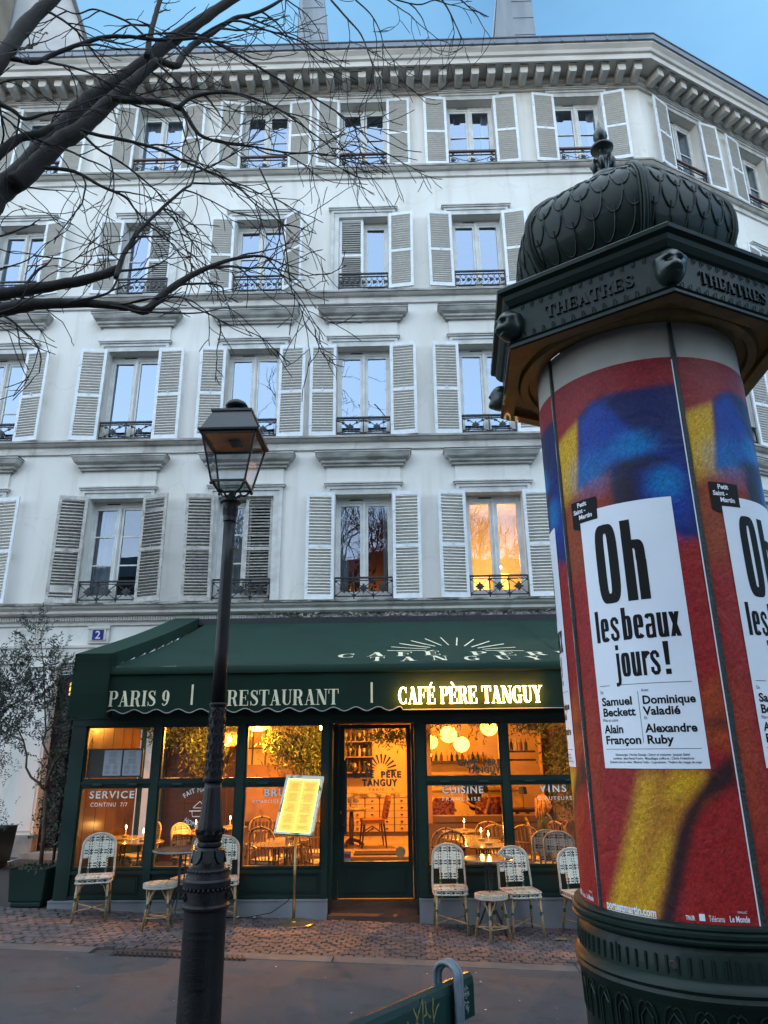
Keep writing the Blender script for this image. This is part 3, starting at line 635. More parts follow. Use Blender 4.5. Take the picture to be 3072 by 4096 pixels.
def shutter(Mx, fl, hinge, side, z0, z1, old=0, ang=176, label=None, closed=False, missing=()):
    """side -1: hangs left of the opening; ang = how far it is swung open"""
    zs = (z1 - z0 + .04) / SH
    if closed:
        base = Mx @ Matrix.Translation((hinge, .05, z0)) @ (Matrix.Rotation(PI, 4, 'Z') if side > 0 else ID)
        if side > 0: L = base
        else: L = base
        flip = Matrix.Translation((SW / 2, 0, 0)) @ Matrix.Rotation(PI, 4, 'Z') @ Matrix.Translation((-SW / 2, 0, 0))
        L = base if side > 0 else base @ flip
        L = L @ Matrix.Scale(zs, 4, (0, 0, 1))
    else:
        # leaf runs outward from the hinge; its upper slat edges tilt toward the street
        if side > 0: L = Mx @ Matrix.Translation((hinge, -.075, z0 - .02)) @ Matrix.Rotation(-R(180 - ang), 4, 'Z')
        else: L = Mx @ Matrix.Translation((hinge, -.075, z0 - .02)) @ Matrix.Rotation(R(180 - ang), 4, 'Z') @ Matrix.Translation((-SW, 0, 0))
        L = L @ Matrix.Rotation(R(random.gauss(0, .35 + .5 * old)), 4, 'Y') @ Matrix.Scale(zs, 4, (0, 0, 1))
    s_ = ob('shutter', sfm[old], B, mtx=L)
    if label: s_['label'] = label
    n = 15
    for half, (za, zb) in enumerate(((.085, .87), (.925, SH - .07))):
        for k in range(n):
            if (half, k) in missing: continue
            zz = za + (zb - za) * (k + .5) / n
            r_ = (random.uniform(-.12, .12), random.uniform(-.012, .012), 0) if old else (random.uniform(-.03, .03), 0, 0)
            ob('slat', slm[old], s_, (0, 0, zz), r_)
for (Mx, side, fl, c, u, z0, z1) in wins:
    if side == 'S' and (c == 'S2' and fl != 5): pass
    surround(Mx, fl, u, z0, z1, 0, side)
    french(Mx, fl, u, z0, z1, 0, side, c)
    ob('railing', rails[fl], B, mtx=Mx @ Matrix.Translation((u, 0, z0)))
    if fl == 5: ob('handrail', hrm, B, mtx=Mx @ Matrix.Translation((u, 0, z0)))
    old = 1 if (fl == 2 and c in ('A', 'B')) else 0
    la = random.uniform(169, 178.5); ra = random.uniform(169, 178.5); miss = ()
    lb = None
    if fl == 2 and c == 'A': la, ra, miss = 168, 164, ((0, 3), (0, 2)); lb = 'badly peeling shutter'
    if fl == 4 and c == 'B': ra = 146
    shutter(Mx, fl, u - W_ - .01, -1, z0, z1, old, la, lb, closed=(fl == 4 and c == 'C'), missing=miss) if not (fl == 4 and c == 'C') else shutter(Mx, fl, u - W_ + .005, -1, z0 + .02, z1 - .02, 0, 0, 'closed shutter', True)
    if (fl, c) in ((4, 'A'), (2, 'B')): shutter(Mx, fl, u + W_ - .005, 1, z0 + .02, z1 - .02, old, 0, 'closed shutter', True)
    else: shutter(Mx, fl, u + W_ + .01, 1, z0, z1, old, ra, lb, missing=((1, 11),) if lb else ())
# ---- ground floor of the house, left of the terrace, and the cafe's rear wall
mb = MB()
holed(mb, -11, -3.62, -.3, 3.62, [(-5.52, -4.2, -.2, 2.86)], reveal=.13)
build(mb, 'wall', wall_m, B)
pil = MB(); pil.box(-5.88, -5.52, -.10, -.0005, .5, 2.95); pil.box(-5.84, -5.56, -.115, -.0995, .55, 2.9); pil.box(-5.95, -5.45, -.14, -.0005, 2.95, 3.05); build(pil, 'pilaster', wall_m, B)
pil = MB(); pil.box(-6.05, -5.48, -.17, -.0005, g(-6) - .05, .5); build(pil, 'pilaster_base', stone_m, B)
mb = MB(); mb.box(-11, -3.6, -.045, -.0005, 3.26, 3.30); mb.box(-11, -3.6, -.03, -.0005, 3.14, 3.25); mb.box(-11, -3.6, -.06, -.0005, 3.02, 3.10); build(mb, 'fascia_moulding', mould_m, B)
purple = M('purple_door_paint', (.014, .003, .009), .5, col2=(.009, .002, .006), scale=3)
mb = MB(); mb.box(-5.519, -4.201, .09, .13, -.1, 2.85)
for a, b, c_, d in ((-5.42, -4.92, .35, 1.15), (-4.80, -4.30, .35, 1.15), (-5.42, -4.92, 1.25, 2.0), (-4.80, -4.30, 1.25, 2.0), (-5.42, -4.3, 2.12, 2.3)):
    mb.box(a, b, .075, .0895, c_, d)
dr = build(mb, 'house_door', purple, B)
mb = MB(); mb.box(-5.42, -4.3, .07, .0895, .16, .30); build(mb, 'kick_plate', brass_m, dr)
mb = MB(); mb.box(-5.3, -5.06, .03, .089, 2.52, 2.72); build(mb, 'lit_transom', emit('transom_glow', (.75, .5, .08), .35), dr)
mb = MB(); mb.box(-5.6, -4.1, -.25, -.001, g(-5) - .05, .27); build(mb, 'door_step', stone_m, B)
def plaque(u):
    mb = MB(); mb.box(u - .17, u + .17, -.04, -.0005, 3.33, 3.60); mb.box(u - .12, u + .12, -.052, -.0395, 3.37, 3.56); return build(mb, 'fascia_panel', mould_m, B)
plaque(-6.02); plaque(-3.85)
p_ = plaque(-4.9)
mb = MB(); mb.box(-5.08, -4.72, -.06, -.001, 3.56, 3.61); build(mb, 'panel_cap', mould_m, p_)
np_ = MB(); np_.box(-4.995, -4.815, -.062, -.0525, 3.385, 3.545); npl = build(np_, 'number_plate', M('blue_enamel', (.012, .018, .20), .25), B)
mb = MB(); sans_add(mb, '2', lambda x, y, d: (-4.905 + x, -.0632 - d, 3.40 + y), M('white_enamel', (.7, .7, .72), .3), .18, .012, center=True); build(mb, 'numeral', None, npl)
mb = MB(); mb.tube([(-5.9, -.03, 1.86), (-4.6, -3.15, 1.9)], .006, 5); build(mb, 'cable', iron_m, B)
# neighbour at top left
N = thing('neighbouring_building', 'beige plaster building with pale gable wall rising behind the roof at upper left', 'building', (-10, 16, 0))
mb = MB(); mb.add([(-6, 0, 12), (1.3, -1.5, 12), (1.9, -1.5, 12), (-.3, -1.5, 26), (-6, 0, 26)], [(0, 1, 4)]); 
mb = MB(); V = [(-.35, -3.3, 12), (2.95, -3.3, 12), (2.95, -3.3, 17.0), (1.9, -3.3, 20.0), (1.2, -3.3, 24.0), (-.35, -3.3, 24.0)]
mb.add(V + [(x - .9, -2.6, z) for x, y, z in V], [(0, 1, 2, 3, 4, 5), (1, 7, 8, 2), (2, 8, 9, 3), (3, 9, 10, 4), (4, 10, 11, 5)])
build(mb, 'gable_wall', M('pale_gable', (.50, .50, .50), .9, col2=(.36, .37, .39), scale=1.2, bump=.1), N)
mb = MB(); mb.box(-8, .6, -4.2, -3.4, 12, 26); build(mb, 'wall', M('beige_plaster', (.30, .25, .19), .9, col2=(.22, .185, .14), scale=2), N)
mb = MB(); mb.tube([(2.98, -3.32, 17.0), (1.93, -3.32, 20.0), (1.2, -3.32, 24)], .07, 4); build(mb, 'coping', iron_m, N)
# ================================================================ CAFE TERRACE (glazed enclosure)
YF = 8.2
TG = thing('cafe_terrace', 'dark green glazed cafe terrace with lettered windows under the awning', 'glazed terrace', (0, YF, 0))
ZH, ZT0, ZT1, ZW = 1.93, 1.30, 1.355, .485     # head, transom, window bottom
posts = [(-3.65, -3.50), (-2.735, -2.655), (-1.80, -1.72), (-.865, -.80)]
postsR = [(.155, .245), (1.075, 1.145), (2.0, 2.07), (2.95, 3.02), (3.9, 3.97), (4.85, 4.92)]
def vbox(name, x0, x1, y0, y1, z0, z1, mat=green_m, par=TG, extra=()):
    mb = MB(); mb.box(x0, x1, y0, y1, z0, z1)
    for e in extra: mb.box(*e)
    return build(mb, name, mat, par)
for a, b in posts + postsR:
    vbox('post', a, b, -.04, .06, .205, ZH, extra=((a - .012, b + .012, -.02, .04, ZW, ZH - .001),))
def bay(x0, x1):
    vbox('transom', x0, x1, -.03, .05, ZT0, ZT1, extra=((x0, x1, -.045, -.03, ZT0 + .022, ZT0 + .036),))
    for t in (.25, .75):
        c = x0 + (x1 - x0) * t; vbox('hinge', c - .05, c + .05, -.058, -.0455, ZT0 + .012, ZT0 + .03, M('hinge_paint', (.015, .05, .045), .4))
    f = .022
    mb = MB()
    for za, zb in ((ZW, ZT0), (ZT1, ZH)):
        mb.box(x0, x0 + f, -.015, .03, za, zb); mb.box(x1 - f, x1, -.015, .03, za, zb); mb.box(x0 + f, x1 - f, -.015, .03, za, za + f); mb.box(x0 + f, x1 - f, -.015, .03, zb - f, zb)
    build(mb, 'sash', green_m, TG)
    out = []
    for za, zb in ((ZW, ZT0), (ZT1, ZH)):
        mb = MB(); mb.quad((x0 + f, .006, za + f), (x1 - f, .006, za + f), (x1 - f, .006, zb - f), (x0 + f, .006, zb - f)); out.append(build(mb, 'pane', glass_shop, TG))
    # bottom panel with moulding, plinth
    mb = MB(); mb.box(x0 - .0, x1 + .0, .0, .05, .205, ZW); mb.box(x0 + .05, x1 - .05, -.012, -.0005, .26, ZW - .08); mb.box(x0 + .07, x1 - .07, -.018, -.0125, .28, ZW - .10); mb.box(x0, x1, -.035, -.0005, ZW - .045, ZW - .01); mb.box(x0, x1, -.03, -.0005, .206, .235)
    build(mb, 'sill_panel', green_m, TG)
    return out
bays = []
for i in range(3): bays.append(bay(posts[i][1], posts[i + 1][0]))
for i in range(5): bays.append(bay(postsR[i][1], postsR[i + 1][0]))
def plinth(x0, x1):
    n = 6; mb = MB(); 
    for i in range(n):
        a, b = x0 + (x1 - x0) * i / n, x0 + (x1 - x0) * (i + 1) / n
        mb.add([(a, -.075, g(a) - .03), (b, -.075, g(b) - .03), (b, -.075, .195), (a, -.075, .195), (a, .05, .205), (b, .05, .205)], [(0, 1, 2, 3), (3, 2, 5, 4)])
    for x in (x0, x1): mb.quad((x, -.075, g(x) - .03), (x, .3, g(x) - .03), (x, .3, .2), (x, -.075, .195))
    mb.box(x0, x1, -.082, -.0755, .188, .205)
    return build(mb, 'plinth', plinth_m, TG)
plinth(-3.68, -.795); plinth(.15, 5.2)
vbox('header', -3.66, 5.2, -.05, .06, ZH, 2.06, extra=((-3.68, 5.22, -.07, -.0505, 2.0, 2.03),))
vbox('header_panel', -3.66, 5.2, -.03, .04, 2.06, 2.30)
# left end wall: solid dark green boarding + glass
mb = MB(); mb.box(-3.66, -3.61, .06, 3.25, -.1, .5); mb.box(-3.66, -3.61, .06, 3.25, 1.95, 2.6)
for y in (.06, 1.1, 2.2, 3.19): mb.box(-3.66, -3.61, y, y + .06, .5, 1.95)
build(mb, 'side_wall', green_m, TG)
mb = MB()
for k in range(6): mb.box(-3.609, -3.595, .06 + k * .32, .06 + k * .32 + .31, .5, 1.95)
build(mb, 'inner_panelling', M('brown_panelling', (.060, .032, .016), .3, col2=(.034, .018, .010), scale=4, stretch=(1, 1, .3)), TG)
# recess and door
DY = .32
for x0, x1 in ((-.80, -.735), (.13, .155)): pass
mb = MB(); mb.box(-.80, -.77, .06, DY + .05, .02, ZH); mb.box(-.80, -.765, .0, .061, .02, ZH); mb.box(.13, .155, .0, DY + .05, .0, ZH); mb.box(-.77, .13, DY - .03, DY + .06, 1.93, 2.06)
mb.box(-.7695, -.72, DY - .02, DY + .05, .14, 1.93); mb.box(.10, .1295, DY - .02, DY + .05, .14, 1.93)
build(mb, 'door_recess', green_m, TG)
step_m = M('worn_step_wood', (.10, .045, .025), .6, col2=(.05, .025, .016), scale=9, stretch=(.3, 1, 1), bump=.3)
mb = MB(); mb.add([(-.79, -.05, g(-.8) - .02), (.15, -.05, g(.15) - .02), (.15, -.05, .035), (-.79, -.05, .05), (-.79, DY - .05, .085), (.15, DY - .05, .075), (-.79, DY + .05, .135), (.15, DY + .05, .135), (-.79, DY - .05, .13), (.15, DY - .05, .13)], [(0, 1, 2, 3), (3, 2, 5, 4), (4, 5, 9, 8), (8, 9, 7, 6)]); build(mb, 'step', step_m, TG)
dx0, dx1 = -.718, .098
D = build((lambda m: (m.box(dx0, dx0 + .065, DY - .02, DY + .025, .145, 1.925), m.box(dx1 - .05, dx1, DY - .02, DY + .025, .145, 1.925), m.box(dx0 + .065, dx1 - .05, DY - .02, DY + .025, 1.88, 1.925), m.box(dx0 + .065, dx1 - .05, DY - .02, DY + .025, .145, .50), m.box(dx0 + .1, dx1 - .085, DY - .032, DY - .0205, .20, .42), m.box(dx0 + .065, dx1 - .05, DY - .03, DY - .0205, .455, .48), m)[-1])(MB()), 'door', green_m, TG)
mb = MB(); mb.quad((dx0 + .065, DY + .002, .50), (dx1 - .05, DY + .002, .50), (dx1 - .05, DY + .002, 1.88), (dx0 + .065, DY + .002, 1.88)); build(mb, 'pane', glass_shop, D)
mb = MB(); mb.box(dx0 + .068, dx0 + .098, DY - .085, DY - .06, .78, 1.54); mb.box(dx0 + .04, dx0 + .09, DY - .06, DY - .021, .84, .87); mb.box(dx0 + .04, dx0 + .09, DY - .06, DY - .021, 1.45, 1.48); build(mb, 'handle', iron_m, D)
mb = MB(); mb.box(dx0 + .02, dx0 + .035, DY - .026, DY - .0205, .98, 1.01); build(mb, 'keyhole', brass_m, D)
mb = MB(); mb.box(dx0 + .066, dx0 + .14, DY - .002, DY + .0005, .505, .60); o = build(mb, 'sticker', M('grey_sticker', (.3, .3, .32), .6), D)
mb = MB(); mb.box(dx0 + .070, dx0 + .136, DY - .004, DY - .0021, .535, .575); build(mb, 'sticker_band', M('pink_sticker', (.30, .04, .09), .6), D)
mb = MB(); mb.prism([(dx1 - .135 + .055 * math.cos(k * PI / 12), .59 + .055 * math.sin(k * PI / 12)) for k in range(24)], DY - .002, DY + .0005); build(mb, 'sticker', M('orange_sticker', (.55, .30, .10), .6), D)
# window lettering
def wtxt(txt, x, z, size, par=TG, y=-.0005, shade=True, bold=.01, track=1.15, arch=None, mat=letter_m, name='lettering', xs=1.):
    mb = MB()
    def f(px, py, d):
        if arch:
            a = px / arch; return (x + math.sin(a) * (arch + py), y - d, z + math.cos(a) * (arch + py) - arch) if arch > 0 else (x + math.sin(-a) * (-arch - py) , y - d, z - math.cos(a) * (-arch - py) - arch)
        return (x + px, y - d, z + py)
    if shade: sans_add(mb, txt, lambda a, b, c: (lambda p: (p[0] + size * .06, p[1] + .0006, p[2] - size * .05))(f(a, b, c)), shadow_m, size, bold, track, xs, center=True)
    sans_add(mb, txt, f, mat, size, bold, track, xs, center=True)
    return build(mb, name, None, par)
def wfit(txt, x0, x1, z, cap, par=TG, y=-.0005, shade=True, bold=.01, mat=letter_m, track=1.2):
    size = cap / .73; _, _, wd = sans(txt, size, bold, track); return wtxt(txt, (x0 + x1) / 2, z, size, par, y, shade, bold, track, None, mat, 'lettering', (x1 - x0) / wd)
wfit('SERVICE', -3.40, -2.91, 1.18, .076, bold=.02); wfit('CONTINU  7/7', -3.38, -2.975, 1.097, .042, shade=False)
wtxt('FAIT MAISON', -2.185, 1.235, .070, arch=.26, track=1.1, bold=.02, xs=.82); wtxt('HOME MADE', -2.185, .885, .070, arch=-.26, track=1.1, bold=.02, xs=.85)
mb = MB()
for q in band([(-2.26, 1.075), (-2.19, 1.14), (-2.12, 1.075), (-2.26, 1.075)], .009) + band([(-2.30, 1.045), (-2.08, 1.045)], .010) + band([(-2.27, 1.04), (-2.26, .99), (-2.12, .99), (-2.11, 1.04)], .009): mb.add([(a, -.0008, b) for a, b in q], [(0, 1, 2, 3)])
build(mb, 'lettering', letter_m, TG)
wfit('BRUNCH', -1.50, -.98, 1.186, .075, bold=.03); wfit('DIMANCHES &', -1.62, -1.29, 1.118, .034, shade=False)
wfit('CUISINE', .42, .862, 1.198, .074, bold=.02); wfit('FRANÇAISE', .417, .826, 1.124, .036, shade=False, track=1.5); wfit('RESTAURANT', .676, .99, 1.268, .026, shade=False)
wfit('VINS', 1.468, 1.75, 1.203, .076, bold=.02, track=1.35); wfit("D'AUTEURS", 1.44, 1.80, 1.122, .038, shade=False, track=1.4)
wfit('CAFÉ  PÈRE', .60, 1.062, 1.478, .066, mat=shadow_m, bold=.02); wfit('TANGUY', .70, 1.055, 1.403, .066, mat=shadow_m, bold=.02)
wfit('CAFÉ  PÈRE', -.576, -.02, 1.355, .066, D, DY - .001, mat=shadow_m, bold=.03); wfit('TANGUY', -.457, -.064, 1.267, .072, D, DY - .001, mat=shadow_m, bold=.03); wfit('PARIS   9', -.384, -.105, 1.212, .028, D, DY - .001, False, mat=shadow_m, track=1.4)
def rays(cx, cz, r0, r1, y, par, mat, n=11, w0=.012, w1=.022, sx=1):
    mb = MB()
    for k in range(n):
        a = PI * (k + .0) / (n - 1); c, s_ = math.cos(a), math.sin(a)
        for q in band([(cx + sx * r0 * c, cz + r0 * s_), (cx + sx * r1 * c, cz + r1 * s_)], [w0, w1]): mb.add([(p, y, q_) for p, q_ in q], [(0, 1, 2, 3)])
    return build(mb, 'sunburst', mat, par)
rays(-.24, 1.428, .075, .175, DY - .0012, D, shadow_m)
# posted menus inside the first upper window
mb = MB(); mb.box(-3.47, -2.86, .02, .035, 1.39, 1.69); mh = build(mb, 'menu_holder', M('holder_grey', (.10, .085, .07), .5), TG)
for x in (-3.19, -2.975):
    mb = MB(); mb.box(x - .098, x + .098, .012, .0195, 1.408, 1.672); pg = build(mb, 'menu_page', paper_m, mh)
    mb = MB(); rq = random.Random(int(x * 100))
    for k in range(26):
        if k in (7, 15, 21): continue
        zz = 1.655 - k * .0090; 
        if k < 14: sp = [(-.03 - rq.random() * .02, .03 + rq.random() * .02)]
        else: sp = [(-.078, -.03 + rq.random() * .02), (.012, .05 + rq.random() * .02)]
        for a, b in sp: mb.quad((x + a, .0115, zz), (x + b, .0115, zz), (x + b, .0115, zz + .0028), (x + a, .0115, zz + .0028))
    build(mb, 'print', M('print_grey', (.25, .25, .27), .7), pg)
# terrace interior shell
cf = MB(); cf.box(-3.6, 5.2, 8.5, 11.49, -.05, .045); o = build(cf, 'cafe_floor', tile_m); o['kind'] = 'structure'
cf = MB(); cf.box(-3.6, 5.2, 8.26, 8.52, -.1, .04); o = build(cf, 'threshold_floor', tile_m); o['kind'] = 'structure'
cc_ = MB(); cc_.box(-3.6, 5.2, 8.25, 11.49, 2.16, 2.2); o = build(cc_, 'terrace_ceiling', M('dark_ceiling', (.06, .035, .02), .8)); o['kind'] = 'structure'
# rear wall of the terrace (building ground floor) with openings
rw = MB(); holed(rw, -3.6, 9, -.3, 3.6, [(-1.12, .30, .05, 2.12), (.44, 2.12, .70, 2.12)], y=-.003, reveal=.22)
build(rw, 'cafe_wall', orange_m, B)
dd = MB(); dd.box(-2.6, -1.14, -.03, -.0035, .05, .62); dd.box(.44, 2.12, -.05, -.0035, .62, .70); dd.box(2.13, 5, -.03, -.0035, .05, .62); dd.box(.31, 2.12, -.02, -.0035, .05, .60); dd.box(-2.6, -1.14, -.045, -.0035, .62, .65)
build(dd, 'dado', dado_m, B)
dd = MB(); dd.box(-3.62, -3.3, -.02, -.0035, .05, 2.1); dd.box(-2.66, -2.55, -.02, -.0035, .05, 2.1); dd.box(-3.3, -2.95, -.012, -.0035, .05, 2.1); dd.box(-2.93, -2.67, -.012, -.0035, .05, 2.1); dd.box(2.12, 2.22, -.06, -.0035, .05, 2.1); build(dd, 'wood_panelling', darkwood_m, B)
# inner bar room
rm_ = MB(); rm_.quad((-3.5, 14.6, .1), (5, 14.6, .1), (5, 14.6, 3), (-3.5, 14.6, 3)); rm_.quad((-3.5, 11.74, 2.6), (5, 11.74, 2.6), (5, 14.6, 2.6), (-3.5, 14.6, 2.6)); rm_.quad((4, 11.74, .1), (4, 14.6, .1), (4, 14.6, 2.6), (4, 11.74, 2.6)); rm_.quad((-3.4, 11.74, .1), (-3.4, 14.6, .1), (-3.4, 14.6, 2.6), (-3.4, 11.74, 2.6))
o = build(rm_, 'bar_room_wall', creamwall_m); o['kind'] = 'structure'
fm = MB(); fm.box(-3.4, 4, 11.5, 14.6, .05, .15); o = build(fm, 'bar_room_floor', M('tile_grout', (.10, .07, .045), .7)); o['kind'] = 'structure'
flr = o; tb = MB(); tb.box(-.098, .098, -.098, .098, 0, .008); tme = tb.mesh('tile', tile_m)
for i in range(9):
    for j in range(13): ob('tile', tme, flr, (-1.3 + i * .2, 11.62 + j * .2, .15))
mat_ = thing('doormat', 'dark doormat with faint lettering on the tiles inside the cafe door', 'doormat', (-.42, 11.82, .16)); mb = MB(); mb.box(-.33, .33, -.2, .2, 0, .015); build(mb, 'mat', M('mat_brown', (.035, .02, .015), .9, bump=.5), mat_)
mb = MB(); sans_add(mb, 'CAFÉ TANGUY', lambda x, y, d: (x, y - .05, .0162), M('mat_letter', (.2, .11, .05), .8), .09, 0, center=True); build(mb, 'lettering', None, mat_)
# drawer cabinet
CB = thing('drawer_cabinet', 'cream counter of many small drawers with cup handles seen through the door', 'cabinet', (-.2, 14.2, .15))
cab = M('cabinet_paint', (.60, .43, .28), .5, col2=(.5, .35, .22), scale=3)
mb = MB(); mb.box(-1.6, 1.2, 0, .4, 0, .66); build(mb, 'carcass', M('cabinet_gap', (.10, .06, .04), .7), CB)
mb = MB(); mb.box(-1.65, 1.25, -.03, .42, .66, .72); build(mb, 'worktop', M('marble_top', (.45, .40, .34), .25, col2=(.16, .12, .1), scale=9, lo=.45, hi=.55), CB)
db = MB(); db.box(-.125, .125, -.012, 0, 0, .108); dbm = db.mesh('drawer', cab); hb = MB(); hb.prism([(-.024, 0), (.024, 0), (.018, .018), (-.018, .018)], -.032, -.0125); hbm = hb.mesh('handle', iron_m)
for i in range(10):
    for j in range(5):
        d_ = ob('drawer', dbm, CB, (-1.46 + i * .272, -.001, .075 + j * .118)); ob('handle', hbm, d_, (0, 0, .045))
# shelves with bottles and glasses
SHF = thing('bottle_shelf', 'dark wall shelves of bottles and glasses seen at upper left of the cafe door', 'shelf', (-1.0, 14.3, 1.25))
mb = MB(); mb.box(-.5, .42, .24, .28, -.1, 1.1); build(mb, 'backing', darkwood_m, SHF)
botc = [M('bottle_%s' % n, c, .15) for n, c in (('green', (.02, .06, .02)), ('amber', (.16, .06, .01)), ('clear', (.4, .35, .28)), ('dark', (.02, .015, .01)))]
def bottle(h=.2, r=.028): 
    m = MB(); m.lathe([(r, 0), (r, h * .6), (r * .4, h * .78), (r * .36, h)], 8); return m
def glassm(): 
    m = MB(); m.lathe([(.022, 0), (.004, .008), (.004, .06), (.03, .09), (.026, .15)], 8); return m
ORD = ['first', 'second', 'third', 'fourth', 'fifth', 'sixth', 'seventh', 'eighth', 'ninth', 'tenth', 'eleventh', 'twelfth', 'thirteenth', 'fourteenth']; BC = ['green', 'amber', 'clear', 'dark']
bms = [bottle().mesh('bottle', c) for c in botc]; gme = glassm().mesh('wine_glass', botc[2])
for j, z in enumerate((0, .28, .56, .84)):
    mb = MB(); mb.box(-.48, .42, 0, .24, z - .02, z); build(mb, 'shelf_board', M('shelf_wood', (.35, .2, .1), .5), SHF)
nb_ = 0
for j, z in enumerate((0, .28, .56, .84)):
    for i in range(10):
        o = ob('bottle' if (i + j) % 3 else 'wine_glass', bms[(i * 7 + j) % 4] if (i + j) % 3 else gme, None, (-1.0 - .43 + i * .087, 14.38, 1.25 + z + .001))
        tag(o, ('%s bottle' % BC[(i * 7 + j) % 4] if (i + j) % 3 else 'stemmed glass') + ', %s from left on the %s shelf behind the cafe door' % (ORD[i], ('lowest', 'second lowest', 'second highest', 'highest')[j]), 'bottle' if (i + j) % 3 else 'glass', 'bottles and glasses on the bar shelves' if (i + j) % 3 else 'stemmed glasses on the bar shelves')
SH2 = thing('wall_shelf', 'dark hanging shelf with jars above the woman at right', 'shelf', (2.0, 13.2, 1.58))
mb = MB(); mb.box(-.3, .32, -.08, .14, 0, .03); mb.box(-.3, .32, -.08, .14, -.14, -.11); build(mb, 'board', darkwood_m, SH2)
for i in range(6):
    o = ob('jar', bms[(i * 3 + 1) % 4], None, (1.75 + i * .085, 13.2, 1.612)); tag(o, 'jar on the hanging shelf above the woman, %s from left' % ORD[i], 'jar', 'jars on the hanging shelf')
BAR = thing('bar_counter', 'pale bar counter behind the right hand windows', 'counter', (1.2, 13.6, .15))
mb = MB(); mb.box(-.75, .9, 0, .4, 0, .8); build(mb, 'body', cab, BAR); mb = MB(); mb.box(-.8, .95, -.05, .45, .8, .85); build(mb, 'worktop', M('bar_top', (.5, .35, .2), .3), BAR)
SH3 = thing('back_bar_shelf', 'shelf with tableware and bottles above the waiter', 'shelf', (1.1, 14.35, 1.4)); mb = MB(); mb.box(-.8, .6, 0, .2, 0, .03); mb.box(-.6, .4, 0, .2, -.25, -.22); build(mb, 'board', darkwood_m, SH3)
for i in range(12):
    o = ob('bottle', bms[(i * 5 + 2) % 4], None, (.45 + i * .1, 14.45, 1.432), sc=(1, 1, .8)); tag(o, '%s bottle on the back bar shelf above the waiter, %s from left' % (BC[(i * 5 + 2) % 4], ORD[i]), 'bottle', 'bottles on the back bar shelf')
for i in range(14):
    mb = None; o = ob('glass', gme, None, (.55 + (i % 7) * .13, 13.75 + (i // 7) * .1, 1.002)); tag(o, 'stemmed glass on the bar counter, %s from left in the %s row' % (ORD[i % 7], ('front', 'rear')[i // 7]), 'glass', 'glasses on the bar counter')
TL = thing('table_lamp', 'small black shaded table lamp on the balustrade table at right', 'lamp', (2.02, 12.9, .70))
mb = MB(); mb.lathe([(.045, 0), (.006, .012), (.006, .24)], 10); build(mb, 'stem', iron_m, TL, smooth=True); mb = MB(); mb.lathe([(.075, .22), (.06, .33)], 12, close=False); build(mb, 'shade', iron_m, TL)
TL2 = thing('table_lamp', 'black table lamp on the bar just right of the waiter', 'lamp', (1.62, 13.5, 1.0)); ob('stem', bpy.data.meshes['stem'], TL2, sc=(.8, .8, .6)); ob('shade', bpy.data.meshes['shade'], TL2, sc=(.8, .8, .8), loc=(0, 0, -.03))
BT = thing('balustrade_table', 'wooden table on turned balusters behind the seated woman', 'table', (2.0, 12.9, .15))
mb = MB(); mb.box(-.35, .5, -.2, .2, .5, .545); build(mb, 'table_top', darkwood_m, BT)
bl = MB(); bl.lathe([(.03, 0), (.035, .1), (.02, .14), (.045, .26), (.025, .4), (.035, .5)], 10); blm = bl.mesh('baluster', M('baluster_wood', (.3, .17, .08), .5))
for i in range(5): ob('baluster', blm, BT, (-.28 + i * .17, -.1, 0))
# inner dining chair and pedestal table seen through the door
UC = thing('upholstered_chair', 'dark wooden chair with patterned upholstered back inside the door', 'chair', (-.5, 12.62, .158), R(-80))
uph = M('floral_fabric', (.12, .02, .012), .8, col2=(.30, .10, .03), scale=26, lo=.48, hi=.54, detail=2)
def upch(root):
    mb = MB(); mb.box(-.19, .19, -.19, .17, .36, .42); build(mb, 'seat', M('seat_leather', (.28, .10, .04), .4), root)
    mb = MB(); mb.lathe([(0.01, 0)], 3) if False else None
    pr = [(-.17, 0), (.17, 0), (.18, .28), (.12, .36), (-.12, .36), (-.18, .28)]; mb.prism(pr, -.025, .025); build(mb, 'backrest', uph, root, (0, .19, .42), (R(-12), 0, 0))
    for sx in (-.16, .16):
        for sy in (-.16, .16): 
            mb = MB(); mb.tube([(sx, sy, .36), (sx * 1.02, sy * 1.25, .0)], [.018, .012], 6); build(mb, 'leg', darkwood_m, root)
    mb = MB(); mb.tube([(-.16, -.16, .2), (-.1, 0, .3), (-.16, .16, .2)], .01, 5); mb.tube([(.16, -.16, .2), (.1, 0, .3), (.16, .16, .2)], .01, 5); build(mb, 'brace', darkwood_m, root)
upch(UC)
for lab, p, rz in (('maroon patterned chair with its back to the window left of the waiter', (.62, 12.2, .158), 0), ('maroon chair with arched back directly beside the waiter', (1.22, 12.15, .158), .3), ('patterned chair behind the opening right of the waiter', (1.5, 12.4, .158), -.3)):
    c_ = copy_tree(UC); c_.location = p; c_.rotation_euler.z = PI + rz; c_['label'] = lab; c_['group'] = 'upholstered chairs in the bar room'
UC['group'] = 'upholstered chairs in the bar room'
PT = thing('pedestal_table', 'pedestal table with wine glasses inside the cafe door', 'table', (-.86, 12.75, .158))
mb = MB(); mb.lathe([(.25, .54), (.26, .55), (.26, .57), (.25, .58)], 24); build(mb, 'table_top', top_m, PT, smooth=False); mb = MB(); mb.lathe([(.05, .02), (.03, .1), (.045, .3), (.03, .54)], 10); 
for k in range(3): a = k * 2 * PI / 3; mb.tube([(0, 0, .1), (.12 * math.cos(a), .12 * math.sin(a), .07), (.2 * math.cos(a), .2 * math.sin(a), .01)], [.03, .025, .03], 6)
build(mb, 'pedestal', M('cast_base', (.10, .07, .05), .5, .4), PT, smooth=True)
